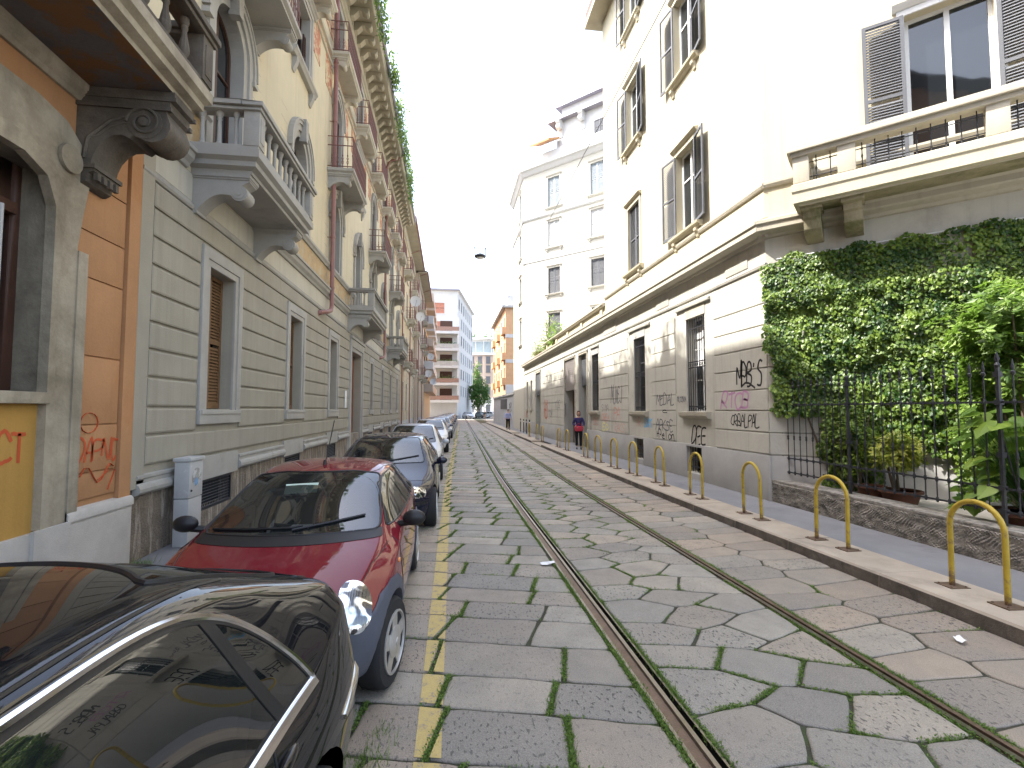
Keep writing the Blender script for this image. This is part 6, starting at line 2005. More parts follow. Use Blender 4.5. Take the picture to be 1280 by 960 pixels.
def ka():
    W = .81
    st = [(0.00,.40,.32,.36,.42,.42,.42,.46,.36,.49,.49),
      (0.03,.34,.22,.62,.73,.40,.66,.54,.56,.59,.60),
      (0.20,.28,.20,.73,.805,.46,.735,.645,.585,.705,.735),
      (0.58,.15,.20,.76,.82,.52,.775,.765,.62,.835,.875),
      (0.93,.12,.20,.76,.815,.54,.785,.855,.645,.925,.955),
      (1.28,.16,.20,.76,.815,.54,.785,.885,.60,1.115,1.145),
      (1.68,.13,.20,.76,.815,.54,.785,.90,.545,1.275,1.32),
      (2.25,.0,.20,.76,.815,.54,.78,.925,.535,1.33,1.38),
      (2.85,-.05,.20,.76,.81,.55,.77,.955,.525,1.285,1.335),
      (3.26,-.12,.21,.74,.79,.56,.73,.96,.52,1.12,1.16),
      (3.50,-.22,.22,.70,.75,.55,.67,.86,.54,.92,.94),
      (3.59,-.27,.26,.62,.68,.48,.62,.66,.52,.71,.72),
      (3.62,-.27,.34,.40,.44,.44,.42,.52,.36,.55,.55)]
    grey = T['grey_plastic']
    red = paint('burgundy_paint', (.155,.009,.017), 0, .03)
    fb = [(-.6,.10),(-.6,.53),(.12,.54),(.30,.575),(.44,.66),(.60,.705),(.76,.69),(.90,.61),(.985,.47),(1.02,.27),(2.62,.27),(2.64,.47),(2.74,.62),(2.90,.70),(3.06,.705),(3.22,.65),(3.34,.58),(4.0,.56),(4.0,.10)]
    sides = [rounded([(1.10,.945),(1.58,1.205),(1.85,1.255),(2.36,1.268),(2.40,.965)], .035), rounded([(2.47,.97),(2.43,1.267),(2.72,1.25),(2.98,1.18),(3.10,1.06),(3.06,1.0)], .05)]
    def extras(t, tree):
        a = MB(); a.tube([(0,1.93,1.34),(0,1.99,1.40),(0,2.28,1.74)], .005, 6); a.lathe([(.02,0),(.012,.05)], 8, (0,1.93,1.33)); part('aerial', a, T['black_trim'], t)
        p = MB(); p.add([(-.20,1.42,1.155),(.06,1.42,1.165),(.06,1.48,1.235),(-.20,1.48,1.225)], [(0,1,2,3)]); p.add([(-.20,1.425,1.15),(.06,1.425,1.16),(.06,1.485,1.23),(-.20,1.485,1.22)], [(3,2,1,0)])
        part('permit_slip', p, M('pale_slip', (.5,.6,.5), .7, .1, 20, 90, 0), t)
        p = MB(); p.add([(-.05,1.06,.955),(.10,1.05,.955),(.11,1.14,.965),(-.04,1.15,.965)], [(0,1,2,3)]); part('paper_slip', p, T['paper'], t)
        m = MB(); m.box(.0,.22,1.60,1.63,1.18,1.24); part('inner_mirror', m, T['interior'], t, bev=.01)
        i = MB()
        for s in (1,-1):
            h = tree.ray_cast(Vector((s*2,.90,.74)), Vector((-s,0,0)))
            if h[0] is not None: i.ell((h[0].x,.90,.74), .012,.035,.018, 10, 6)
        part('side_indicator', i, T['amber'], t)
        e = MB(); h = tree.ray_cast(Vector((0,-2,.58)), Vector((0,1,0)))
        y = (h[0].y if h[0] is not None else 0); e.lathe([(.075,0),(.075,-.012),(.05,-.016)], 20, (0,y,.585), axis='y'); part('badge', e, T['chrome'], t)
    P = dict(name='parked_car', label='small burgundy hatchback with grey plastic bumper, parked behind the black car', at=(-1.14,2.83), st=st, paint=red, detail=2,
      wr=.285, ww=.17, arch=.05, wheels=(.63,3.0), wheel_in=.03, steer=-13, cowl=.98, belt=.90, style='cap', side_windows=sides,
      windscreen=(rounded([(-.635,.945),(-.53,1.265),(-.30,1.295),(.30,1.295),(.53,1.265),(.635,.945)], .05), .45, 1.95),
      rear_window=(rounded([(-.50,1.0),(-.45,1.24),(.45,1.24),(.50,1.0)], .06), 2.7, 3.9),
      mirror=(.87,1.27,.965), mirror_mat=T['black_trim'], handle_mat=T['black_trim'], handles=[(2.26,.80)],
      patches=[('bumper_cladding', prism_side(fb, -1.4, 1.4, False), grey, .009, False),
        ('headlight', oblique((.60,.27,.665), (.42,-.80,.42), (0,.45,1), ell(.105,.155,28,2.2), -.22, .4), T['headlight'], .012, True),
        ('cowl_panel', prism_front(rounded([(-.66,.905),(-.645,.948),(.645,.948),(.66,.905)], .01), .6, 1.25), T['black_trim'], .004, False),
        ('tail_light', oblique((.62,3.42,.88), (.5,.85,.1), (0,0,1), ell(.07,.14,18), -.2, .4), T['red_lens'], .005, True)],
      joints=[[(1.02,.885),(.985,.74),(1.02,.50),(1.12,.30)], [(2.42,.965),(2.45,.7),(2.40,.45),(2.32,.30)], [(.40,.72),(.62,.80),(.98,.88)], [(2.44,1.27),(2.10,1.30),(1.7,1.275),(1.05,.94)]],
      wipers=[('w',[(-.56,.965),(.0,.975),(.08,.985)]),('w',[(.02,.965),(.50,1.02)])], extra=[extras], seatmat=T['interior'])
    return build_car(P)

def sedan():
    W = .885
    blk = paint('black_paint', (.004,.005,.007), 0, .006)
    st = [(0.00,.55,.34,.40,.46,.44,.46,.50,.40,.54,.54),
      (0.04,.55,.22,.68,.78,.42,.74,.58,.62,.64,.65),
      (0.30,.42,.20,.79,.86,.46,.79,.66,.66,.72,.74),
      (0.85,.20,.20,.83,.88,.52,.80,.77,.70,.83,.86),
      (1.38,.12,.20,.84,.885,.58,.785,.855,.70,.93,.95),
      (1.75,.16,.20,.84,.885,.60,.78,.87,.66,1.12,1.15),
      (2.15,.14,.20,.84,.885,.60,.775,.875,.61,1.315,1.355),
      (2.75,.05,.20,.84,.885,.60,.77,.88,.592,1.375,1.425),
      (3.15,.0,.20,.84,.885,.60,.77,.885,.59,1.375,1.432),
      (3.55,-.05,.20,.85,.90,.62,.785,.895,.59,1.345,1.42),
      (3.90,-.08,.21,.86,.92,.64,.81,.91,.605,1.235,1.32),
      (4.17,-.10,.22,.86,.925,.66,.835,.94,.70,1.14,1.20),
      (4.48,-.14,.24,.84,.905,.66,.83,.98,.755,1.07,1.10),
      (4.62,-.22,.28,.80,.865,.60,.80,.88,.72,.96,.97),
      (4.66,-.24,.36,.46,.52,.48,.50,.58,.44,.62,.62)]
    def spline(p, n=6):
        out = []
        for i in range(len(p)-1):
            p0, p1, p2, p3 = p[max(0,i-1)], p[i], p[i+1], p[min(len(p)-1,i+2)]
            for k in range(n):
                t = k/n
                out.append(tuple(.5*((2*p1[j])+(-p0[j]+p2[j])*t+(2*p0[j]-5*p1[j]+4*p2[j]-p3[j])*t*t+(-p0[j]+3*p1[j]-3*p2[j]+p3[j])*t**3) for j in (0,1)))
        out.append(p[-1]); return out
    frame = spline([(1.50,.893),(1.92,1.16),(2.25,1.29),(2.60,1.332),(2.95,1.338),(3.22,1.325),(3.42,1.285),(3.58,1.21),(3.71,1.105),(3.80,.99),(3.845,.885)]) 
    def inset(p, d): 
        q = offset_poly(p[::-1], d)[::-1]
        return q
    ins = inset(frame, .020)
    def cl(p, f):
        out = []
        for i in range(len(p)):
            a, b = p[i], p[(i+1) % len(p)]; fa, fb = f(a), f(b)
            if fa >= 0: out.append(a)
            if (fa >= 0) != (fb >= 0): t = fa/(fa-fb); out.append((a[0]+(b[0]-a[0])*t, a[1]+(b[1]-a[1])*t))
        return out
    fw = cl(ins, lambda p: 2.62-p[0]); rw = cl(cl(ins, lambda p: p[0]-2.79), lambda p: (3.585-(p[1]-.88)*.40)-p[0])
    qw = cl(ins, lambda p: p[0]-(3.64-(p[1]-.88)*.40))
    band = [(1.45,.855),(1.45,.893),(3.845,.893),(3.86,.862)]
    def extras(t, tree):
        a = MB(); a.lathe([(.022,0),(.016,.05),(.007,.07)], 8, (-.02,3.25,1.385)); a.tube([(-.02,3.25,1.44),(-.02,3.24,1.62)], .005, 6); a.lathe([(.008,-.02),(.008,.02)], 6, (-.02,3.24,1.61))
        part('aerial', a, T['black_trim'], t)
        for s in (1,-1):
            k = MB(); path = []
            for i in range(12):
                y = 1.9+.165*i
                h = tree.ray_cast(Vector((s*.555, y, 3)), Vector((0,0,-1)))
                if h[0] is not None: path.append(h[0]+Vector((0,0,.001)))
            k.tube(path, .006, 5); part('roof_seam', k, T['black_trim'], t)
        # chrome strip round the rear bumper
        for s in (1,-1):
            path = []
            for i in range(12):
                z = .66
                y = 3.98+.045*i
                h = tree.ray_cast(Vector((s*2, y, z)), Vector((-s,0,0)))
                if h[0] is not None: path.append(h[0]+h[1]*.004)
            if len(path) > 2: k = MB(); k.tube(path, .011, 6); part('bumper_trim', k, T['chrome'], t)
    P = dict(name='parked_car', label='black saloon with chrome window trim in front of the burgundy hatchback', at=(-1.30,-1.97), st=st, paint=blk, detail=2,
      wr=.32, ww=.21, arch=.05, wheels=(.88,3.66), cowl=1.40, belt=.88, side_windows=[fw, rw, qw], frame_poly=frame, chrome=True, trim_r=.013,
      windscreen=(rounded([(-.69,.96),(-.57,1.30),(.57,1.30),(.69,.96)], .05), .9, 2.45),
      rear_window=(rounded([(-.58,1.13),(-.50,1.37),(.50,1.37),(.58,1.13)], .06), 3.3, 4.3),
      mirror=(.95,1.78,.94), handles=[(2.66,.80),(3.55,.80)], style='multi',
      patches=[('belt_trim', prism_side(band), T['chrome'], .010, True),
        ('headlight', oblique((.62,.22,.62), (.4,-.85,.25), (0,.2,1), ell(.2,.07,24,2.6), -.25, .4), T['headlight'], .004, True),
        ('grille', prism_front(rounded([(-.30,.30),(-.36,.60),(.36,.60),(.30,.30)], .05), -.4, .3), T['black_trim'], .004, False),
        ('tail_light', oblique((.70,4.44,.80), (.35,.9,.05), (0,0,1), ell(.12,.08,20,3), -.25, .4), T['red_lens'], .004, True),
        ('boot_lid', prism_front(rounded([(-.66,.70),(-.64,1.2),(.64,1.2),(.66,.70)], .03), 4.26, 4.7), blk, .004, False)],
      joints=[[(2.72,.885),(2.74,.6),(2.70,.30)], [(3.52,.88),(3.46,.70),(3.30,.58),(3.22,.30)], [(1.5,.87),(1.46,.6),(1.5,.30)], [(1.5,.30),(3.22,.30)]],
      extra=[extras], seatmat=M('pale_leather', (.20,.20,.19), .6, .1, 6, 60, .1))
    return build_car(P)

sedan()
ka()
navy = paint('navy_paint', (.007,.009,.022), 0, .012)
make_hatch('parked_car', 'dark navy three door hatchback parked just behind the burgundy car', (-1.04,7.15), navy, L=4.15, W=.88, H=1.42, detail=1, doors=3, hood=.80, group='cars parked along the kerb under the old houses')
make_hatch('parked_car', 'silver hatchback with pale roof behind the dark navy hatchback', (-.95,12.25), paint('silver_paint',(.45,.47,.50),.5,.03), L=3.75, W=.84, H=1.47, detail=1, doors=5, group='cars parked along the kerb under the old houses')
C5 = make_hatch('parked_car', 'white estate car, third from the burgundy car', (-.82,20.6), paint('white_paint',(.62,.63,.64),.1,.03), L=4.3, W=.87, H=1.44, detail=1, doors=5)
FARC = make_hatch('parked_car', 'dark blue hatchback parked behind the white estate', (-.72,26.2), paint('blue_paint',(.05,.07,.13),.3,.03), L=4.05, W=.85, H=1.43, detail=0, doors=5, glass=T['glass'], screen=T['glass'])
PAINTS = {}
def recolour(t, mat):
    """give a copied car its own paint"""
    for o in [x for x in bpy.data.objects if x.parent == t]:
        for s in o.material_slots:
            if s.material and s.material.name.endswith('_paint') and o.type == 'MESH':
                s.link = 'OBJECT'; s.material = mat
def car_copy(label, at, rot, col, group='cars parked along the kerb under the old houses', flake=.3):
    c = copy_tree(FARC); c.location = (at[0],at[1],0); c.rotation_euler = (0,0,rot)
    c['label'] = label; c['group'] = group
    if col not in PAINTS: PAINTS[col] = paint('car_paint', col, flake, .03)
    recolour(c, PAINTS[col])
    return c
row = [((.14,.155,.17),'grey hatchback sixth in the row of parked cars'),((.03,.03,.035),'black hatchback seventh in the row of parked cars'),
       ((.10,.14,.22),'steel blue hatchback eighth in the row of parked cars'),((.05,.055,.06),'charcoal hatchback ninth in the row of parked cars'),((.25,.30,.36),'pale blue hatchback tenth in the row of parked cars'),
       ((.04,.045,.05),'dark hatchback eleventh in the row of parked cars'),((.30,.32,.34),'light grey hatchback near the far end of the kerbside row'),((.05,.06,.09),'dark blue hatchback last in the kerbside row')]
for i, (c, lb) in enumerate(row):
    y = 31.0+4.85*i
    car_copy(lb, (.04-.85+.027*(y-21), y), -.026, c)
for lb, x, y, rt, c in (('white car parked at the bend beside the white block',4.6,97,.25,(.62,.63,.64)),('grey green car at the bend beside the street tree',8.3,104,.5,(.16,.19,.19)),
    ('white car at the bend facing across the street',11.6,108,1.0,(.60,.61,.62)),('white car across the bend, beside the silver one',16.2,112,1.25,(.58,.60,.60)),('silver car at the bend, last one past the white cars',20.6,116,1.4,(.4,.42,.44))):
    car_copy(lb, (x, y), rt, c, 'cars parked across the bend')
# ------------------------------------------------------------------ planting, fence
def garden():
    g = MB(); g.poly([(6.36,8.3,.40),(6.36,-2,.40),(14,-2,.40),(14,.6,.40)][::-1])
    struct('garden_ground', g, M('garden_gravel', (.50,.47,.42), .9, .15, 3, 60, .5))
    # low wall of hewn stone: chisel-cut courses as relief
    root = thing('garden_wall', 'low wall of rough hewn stone carrying the iron fence', 'wall', (6.24, 5.5, 0))
    mb = MB(); n, m = 700, 24
    ya, yb, x = 8.50, 2.2, 6.10
    rn = random.Random(2)
    vs = []; fs = []
    for i in range(n+1):
        for j in range(m+1):
            y = ya+(yb-ya)*i/n; z = .11+.38*j/m
            d = .022*abs(math.sin((y*(1 if int(z*9.5)%2 else -1)+z*1.3)*66+3.0*mnoise.noise((y*5,z*5,0))))*(.9+.8*mnoise.noise((y*6,z*9,5))) + .012*mnoise.noise((y*9,z*12,2))
            if j in (0, m) : d = 0
            vs.append((x-.02-max(-.01,d), y, z))
    for i in range(n):
        for j in range(m): a = i*(m+1)+j; fs.append((a, a+1, a+m+2, a+m+1))
    mb.add([(v[0]-6.24, v[1]-5.5, v[2]) for v in vs], fs)
    mb.box(-.11,.16,yb-5.5,ya-5.5,.11,.485)
    part('wall', mb, T['hewn'], root, smooth=50)
    cp = MB(); cp.box(-.17,.20,yb-5.5,ya-5.49,.487,.535); part('coping', cp, T['hewn'], root, bev=.012)
    # iron fence
    fr = thing('iron_fence', 'black wrought iron fence with spear tips on the low stone wall', 'fence', (6.26, 5.5, .535))
    rl = MB()
    for z in (.16, .42, 1.40): rl.box(-.006,.006,-3.3,2.98,z-.012,z+.012)
    part('rail', rl, T['iron'], fr)
    def bar():
        b = MB()
        b.lathe([(.008,.13),(.008,1.76)], 6)
        for z in (.16,.42,1.40): b.lathe([(.009,z-.035),(.017,z-.022),(.017,z+.022),(.009,z+.035)], 7)
        for z in (.80,): b.lathe([(.009,-.045+z),(.018,-.02+z),(.013,z),(.018,.02+z),(.009,.045+z)], 7)
        b.lathe([(.0105,1.70),(.022,1.72),(.022,1.745),(.010,1.76),(.018,1.79),(.012,1.83),(.002,1.89)], 7)
        return b
    y = 2.92; i = 0
    while y > -3.2:
        if i % 14 == 10 or i == 0:
            def post():
                b = MB(); b.box(-.017,.017,-.017,.017,0,1.80)
                for z in (.16,.42,.80,1.40,1.72): b.box(-.03,.03,-.03,.03,z-.03,z+.03)
                b.lathe([(.024,1.80),(.03,1.83),(.014,1.86),(.026,1.90),(.002,1.99)], 8)
                b.tube([(.02,0,1.0),(.34,0,-.10)], .010, 6)
                return b
            cpart('fpost', 'post', post, T['iron'], fr, (0,y,0))
        else: cpart('fbar', 'bar', bar, T['iron'], fr, (0,y,0))
        y -= .152; i += 1
    rn = random.Random(8)
    # ivy on the chamfered wall
    ivy = thing('ivy', 'dense green ivy covering the chamfered wall under the long balcony', 'climbing plant', (7.6, 7.0, .45))
    L = Leaves(); c45 = math.cos(R(-45)); s45 = math.sin(R(-45))
    def W(u, y, z): return Vector((6.1+u*c45-y*s45, 8.55+u*s45+y*c45, z))
    out = Vector((-.7071,-.7071,0)); al = Vector((.7071,-.7071,0))
    N = 40000
    for i in range(N):
        u = rn.uniform(-.06, 4.9); z = .5+4.4*rn.random()**.9
        edge = .05+.20*mnoise.noise((z*1.7, 3, 0))+ .10*mnoise.noise((z*6, 9, 0))
        if z > 2.3: edge -= .06*(z-2.3)
        if u < edge: continue
        if z < 1.75 and u < .85-.25*mnoise.noise((z*3,1,1)): continue
        if z < 1.15+.2*mnoise.noise((u*3,2,2)) and 1.7 < u < 2.6: continue
        ztop = 4.76 + .12*mnoise.noise((u*3,0,4)) - (.30*max(0,.35-u) if u < .35 else 0)
        if z > ztop: continue
        thin = mnoise.noise((u*1.3, z*1.3, 11))
        if z > 4.0 and thin > .30 and rn.random() < .5: continue
        bul = .10+.14*(mnoise.noise((u*1.6, z*1.8, 0))+.4)+.13*mnoise.noise((u*4.5,z*4.5,2))
        bul *= .5 if z > 4.1 else 1
        d = rn.random()**.6*max(.05, bul)
        p = W(u, -.02-d, z)
        nrm = (out*.9+Vector((0,0,rn.uniform(-.2,.9)))+rvec()*.65).normalized()
        dr = (Vector((0,0,-1))+al*rn.uniform(-.9,.9)+out*rn.uniform(.0,.6)).normalized()
        sd = dr.cross(nrm).normalized()
        sz = rn.uniform(.045,.085)
        br = min(1,max(0,rn.random()**1.4*.8+.45*mnoise.noise((u*2.6,z*2.6,20))+.45*(d-.08)))  # leaves deeper in the ivy darker: clump shade put into the colour
        L.leaf(p, dr, sd, sz, sz*.85, br)
    # tips trailing onto the street-side face
    lo = L.build('foliage', T['ivy'], ivy, (-7.6,-7.0,-.45))
    st = MB()
    for i in range(14):
        u = rn.uniform(.3,4.6); path = [W(u,-.03,.45)]
        for k in range(10): path.append(W(max(.1,u+.35*math.sin(k*.7+i)*rn.uniform(.3,1)), -.04, .45+.42*(k+1)))
        st.tube([p-Vector((7.6,7.0,.45)) for p in path], [.022-.0015*k for k in range(11)], 5)
    part('stem', st, T['bark'], ivy)
    # broad-leaved shrub in front
    def shrub(label, c, rx, ry, z0, z1, n, size, mat, stems, seed, cat='shrub', spread=1.0, name='shrub', holes=.0, pot=None):
        rn = random.Random(seed)
        t = thing(name, label, cat, (c[0],c[1],.40))
        L = Leaves()
        cl = []
        for i in range(int(n/14)):
            while True:
                v = Vector((rn.uniform(-1,1), rn.uniform(-1,1), rn.uniform(-1,1)))
                if .25 < v.length < 1: break
            k = .72+.38*mnoise.noise((v.x*2+seed, v.y*2, v.z*2))
            p = Vector((v.x*rx*k, v.y*ry*k, (z0+z1)/2+v.z*(z1-z0)/2*k))
            if holes and mnoise.noise((p.x*3,p.y*3,p.z*3+seed)) < -holes: continue
            cl.append((p, v.normalized()))
        for p, v in cl:
            br = min(1,max(0,.5+.6*mnoise.noise((p.x*3,p.y*3,p.z*3))))
            ax = (v*.6+Vector((0,0,.7))+rvec()*.5).normalized()
            for k in range(14):
                a = k*2.4; o = ax.orthogonal().normalized(); q = o.cross(ax)
                dr = (o*math.cos(a)+q*math.sin(a)+ax*rn.uniform(-.1,.7)+Vector((0,0,-.25))).normalized()
                nr = (ax+rvec()*.3).normalized(); sd = dr.cross(nr).normalized()
                s = size*rn.uniform(.6,1.25)
                L.leaf(p+ax*(rn.uniform(-.05,.05)*spread)+dr*.012, dr, sd, s, s*.48, min(1,max(0,br+rn.uniform(-.25,.25))))
        L.build('foliage', mat, t)
        sm = MB()
        for i in range(stems):
            a = rn.uniform(0,2*PI); h = z0+(z1-z0)*rn.uniform(.5,.85)
            sm.tube([(.05*math.cos(a),.05*math.sin(a),pot or 0),(rx*.25*math.cos(a),ry*.25*math.sin(a),h*.5),(rx*.5*math.cos(a),ry*.5*math.sin(a),h)], [.022,.016,.008], 6)
        part('stem', sm, T['bark'], t)
        return t
    shrub('tall light green broadleaf shrub rising above the fence, in front of the ivy', (7.45,5.35), 1.05,1.0, 1.35,3.4, 8800,.115, T['shrub'], 7, 31, holes=.22)
    shrub('dense small leaved bush where the fence meets the building corner', (6.80,7.40), .40,.55, .2,1.7, 3400,.07, T['ivy'], 4, 32)
    shrub('mid green bush filling the gap behind the middle of the fence', (7.95,5.85), .95,.8, .3,2.7, 7000,.10, T['shrub'], 6, 36)
    def pot(label, x, y, r, h):
        t = thing('plant_pot', label, 'plant pot', (x,y,.40), 0, 'terracotta pots behind the fence')
        m = MB(); m.lathe([(r*.72,0),(r*.95,h*.86),(r*1.08,h*.86),(r*1.08,h),(r*.94,h),(r*.9,h*.9)], 20); part('bowl', m, T['terracotta'], t)
        s = MB(); s.lathe([(r*.9,h*.88),(r*.88,h*.9)], 16); part('soil', s, T['soil'], t)
    pot('dark terracotta pot under the yellow speckled plant', 6.78,6.55,.26,.24)
    pot('small terracotta pot beside the dense small leaved bush', 6.72,7.0,.20,.24)
    pot('large terracotta trough holding the broad leaved plant', 6.75,4.85,.36,.26)
    shrub('yellow speckled laurel in the dark terracotta pot', (6.80,6.6), .42,.45, .42,1.15, 1500,.12, T['gold'], 5, 33, 'potted plant', name='potted_plant', pot=.2)
    # big heart-shaped leaves
    def broad(label, c, n, r, h, size, seed):
        rn = random.Random(seed); t = thing('potted_plant', label, 'potted plant', (c[0],c[1],.40)); L = Leaves(); sm = MB()
        for i in range(n):
            a = rn.uniform(0,2*PI); rr = r*math.sqrt(rn.random()); hh = h*rn.uniform(.35,1)
            p = Vector((rr*math.cos(a), rr*math.sin(a), hh))
            sm.tube([(0.05*math.cos(a),.05*math.sin(a),.2),(rr*.6*math.cos(a),rr*.6*math.sin(a),hh*.7),tuple(p)], .006, 4)
            dr = Vector((math.cos(a)*.8, math.sin(a)*.8, rn.uniform(-.7,.1))).normalized(); sd = Vector((-math.sin(a),math.cos(a),rn.uniform(-.3,.3))).normalized()
            s = size*rn.uniform(.6,1.2); b = rn.random(); nn = dr.cross(sd).normalized()
            prof = [(0,.0),(.12,.36),(.35,.46),(.6,.36),(.82,.17),(1,0)]
            base = len(L.v); mid = []
            for k,(f,wd) in enumerate(prof):
                m = p+dr*(s*f)-Vector((0,0,.25*s*f*f))
                L.v += [tuple(m), tuple(m+sd*(wd*s)-nn*(.12*wd*s)), tuple(m-sd*(wd*s)-nn*(.12*wd*s))]; L.r += [b]*3
            for k in range(5):
                q = base+3*k
                L.f += [(q,q+1,q+4,q+3),(q,q+3,q+5,q+2)]
        o = L.build('foliage', T['big_leaf'], t); part('stem', sm, T['big_leaf'], t)
    broad('broad leaved plant with big bright green leaves in the trough behind the fence', (6.85,4.85), 190, .62, 1.5, .25, 41)
    broad('smaller broad leaved plant between the bright one and the speckled laurel', (6.75,5.55), 26, .22, .45, .16, 42)
garden()

def leaf_tree(label, x, y, h, r, z0, n, seed, mat='tree', size=.5):
    rn = random.Random(seed); t = thing('tree', label, 'tree', (x,y,0))
    tr = MB(); tr.tube([(0,0,0),(.05,0,z0*.6),(.0,.05,z0),(.0,0,h*.8)], [.2,.16,.13,.04], 8)
    for i in range(7):
        a = i*2.4; tr.tube([(0,0,z0*(.9+.08*i)),(r*.4*math.cos(a),r*.4*math.sin(a),z0+(h-z0)*(.3+.07*i)),(r*.8*math.cos(a),r*.8*math.sin(a),z0+(h-z0)*(.45+.07*i))], [.08,.05,.02], 5)
    part('trunk', tr, T['bark'], t)
    L = Leaves()
    for i in range(n):
        while True:
            v = Vector((rn.uniform(-1,1),rn.uniform(-1,1),rn.uniform(-1,1)))
            if .2 < v.length < 1: break
        k = .75+.5*mnoise.noise((v.x*1.7+seed,v.y*1.7,v.z*1.7))
        p = Vector((v.x*r*k, v.y*r*k, (z0*.8+h)/2+v.z*(h-z0*.8)/2*k))
        if mnoise.noise((p.x*.9,p.y*.9,p.z*.9+seed)) < -.25: continue
        d = rvec(); L.leaf(p, d, d.orthogonal().normalized(), size*rn.uniform(.6,1.2), size*.55, min(1,max(0,.5+.5*mnoise.noise((p.x,p.y,p.z))+rn.uniform(-.2,.2))))
    L.build('crown', T[mat], t)
leaf_tree('round bright green street tree at the far bend', 7.1, 112, 9.6, 3.4, 1.6, 4200, 3)
leaf_tree('yellowish tree beside the orange brick block', 10.6, 96, 10.5, 1.7, 3, 1500, 5, 'pale_plant')
leaf_tree('tall thin tree behind the round street tree', 7.6, 128, 16, 1.6, 4, 1200, 6)

def roof_plants():
    rn = random.Random(15)
    for i, (y, l, hang, lb) in enumerate(((13.3,1.3,.6,'loose leafy plant at the start of the bracketed eaves'),(16.2,2.2,2.2,'long hanging creeper over the bracketed eaves'),(20.2,1.6,1.0,'short potted shrub on the roof edge of the cream palazzo'),
         (22.6,2.0,2.2,'second hanging creeper on the bracketed eaves'),(25.6,2.0,1.4,'bushy shrub on the bracketed eaves, past the second creeper'),(29.0,2.8,2.6,'far hanging creeper over the bracketed eaves'))):
        t = thing('roof_plant', lb, 'plant', (-2.55,y,16.0), 0, 'plants hanging over the bracketed eaves')
        L = Leaves(); n = int(420*l)
        for k in range(n):
            yy = rn.gauss(0,l*.35); up = rn.random()
            if rn.random() < .45: p = Vector((rn.gauss(-.1,.25), yy, abs(rn.gauss(0,.45))))
            else: p = Vector((.10+rn.uniform(0,.28), yy, -hang*.75*rn.random()*(1-.3*abs(yy)/l)+.2))
            if mnoise.noise((yy*2.3,p.z*1.2,i)) < -.12: continue
            d = (Vector((0,0,-.5))+rvec()).normalized(); L.leaf(p, d, d.orthogonal().normalized(), rn.uniform(.10,.2), .09, rn.random())
        L.build('foliage', T['shrub'] if i % 2 else T['ivy'], t)
        st = MB(); st.tube([(-.1,-l*.3,-.05),(.0,0,.1),(.15,l*.2,-.2),(.2,l*.25,-hang*.5)], .015, 5); part('stem', st, T['bark'], t)
        bx = MB(); bx.box(-.22,.05,-l*.45,l*.45,-.10,.16); part('planter', bx, T['terracotta'], t, bev=.01)
    for i, (y, lb, n, h) in enumerate(((30.2,'tall pale grassy plant at the end of the terrace parapet',420,2.3),(27.6,'green shrub in the middle of the terrace parapet',380,1.3),(33.5,'small plant on the far end of the terrace',200,1.0))):
        t = thing('terrace_plant', lb, 'plant', (6.35,y,5.55), 0, 'plants on the terrace')
        L = Leaves()
        for k in range(n):
            p = Vector((rn.gauss(0,.25), rn.gauss(0,.45), abs(rn.gauss(h*.3,h*.33)))); d = (Vector((0,0,.6))+rvec()).normalized()
            L.leaf(p, d, d.orthogonal().normalized(), rn.uniform(.15,.3), .09, rn.random())
        L.build('foliage', T['pale_plant'] if i != 1 else T['shrub'], t)
        st = MB()
        for k in range(4): st.tube([(.05*k-.1,0,0),(.1*k-.15,.1*k-.15,h*.8)], .015, 5)
        part('stem', st, T['bark'], t)
        bx = MB(); bx.box(-.25,.25,-.4,.4,-.0,.35); part('planter', bx, T['terracotta'], t, bev=.02)
roof_plants()
# ------------------------------------------------------------------ street furniture, people
def hoop():
    t = thing('bike_hoop', 'yellow hoop', 'hoop', (0,0,0), 0, 'yellow hoops along the kerb by the graffiti wall')
    m = MB(); w, h = .25, .86
    pts = [(0,-w,.0),(0,-w,h-w)] + [(0,-w*math.cos(a),h-w+w*math.sin(a)) for a in [PI*i/12 for i in range(1,12)]] + [(0,w,h-w),(0,w,0)]
    m.tube(pts, .024, 12); part('tube', m, T['yellow_paint'], t)
    for s in (-1,1):
        b = MB(); b.box(-.10,.10,s*w-.09,s*w+.09,0,.012)
        for x in (-.075,.075):
            for y in (-.065,.065): b.lathe([(.010,.012),(.009,.022)], 6, (x,s*w+y,0))
        part('base_plate', b, T['rail_rust'], t)
    return t
hp = hoop()
HY = [(3.97,'first yellow hoop in the row, in front of the broad leaved plant'),(5.70,'second yellow hoop in the row, in front of the speckled laurel'),(7.32,'yellow hoop in front of the building corner where the fence starts'),
  (9.1,'yellow hoop in front of the first graffiti covered cellar grille'),(10.75,'yellow hoop just past the grille, fifth from the near end'),(12.4,'yellow hoop before the second cellar grille'),(13.95,'seventh yellow hoop from the near end, by the blank wall'),
  (15.55,'eighth yellow hoop of the row, just before the walking woman'),(17.1,'yellow hoop standing beside the walking woman'),(20.1,'first yellow hoop past the walking woman'),(21.8,'second yellow hoop past the walking woman'),
  (26.0,'yellow hoop past the garage door, first of a trio'),(27.8,'middle hoop of the trio past the garage door'),(30.7,'last hoop of the trio past the garage door'),(43.5,'small yellow hoop by the man in the blue shirt'),(45.2,'last yellow hoop of the row, behind the man in the blue shirt')]
for i, (y, lb) in enumerate(HY):
    h = hp if i == 0 else copy_tree(hp)
    x = 4.88-.004*max(0,y-6)+off(y)*.9
    h.location = (x, y, .13 if not 23 < y < 26.2 else .10); h['label'] = lb; h.rotation_euler = (R(random.uniform(-.9,.9)),R(random.uniform(-1.3,1.3)),R(random.uniform(-4,4)))
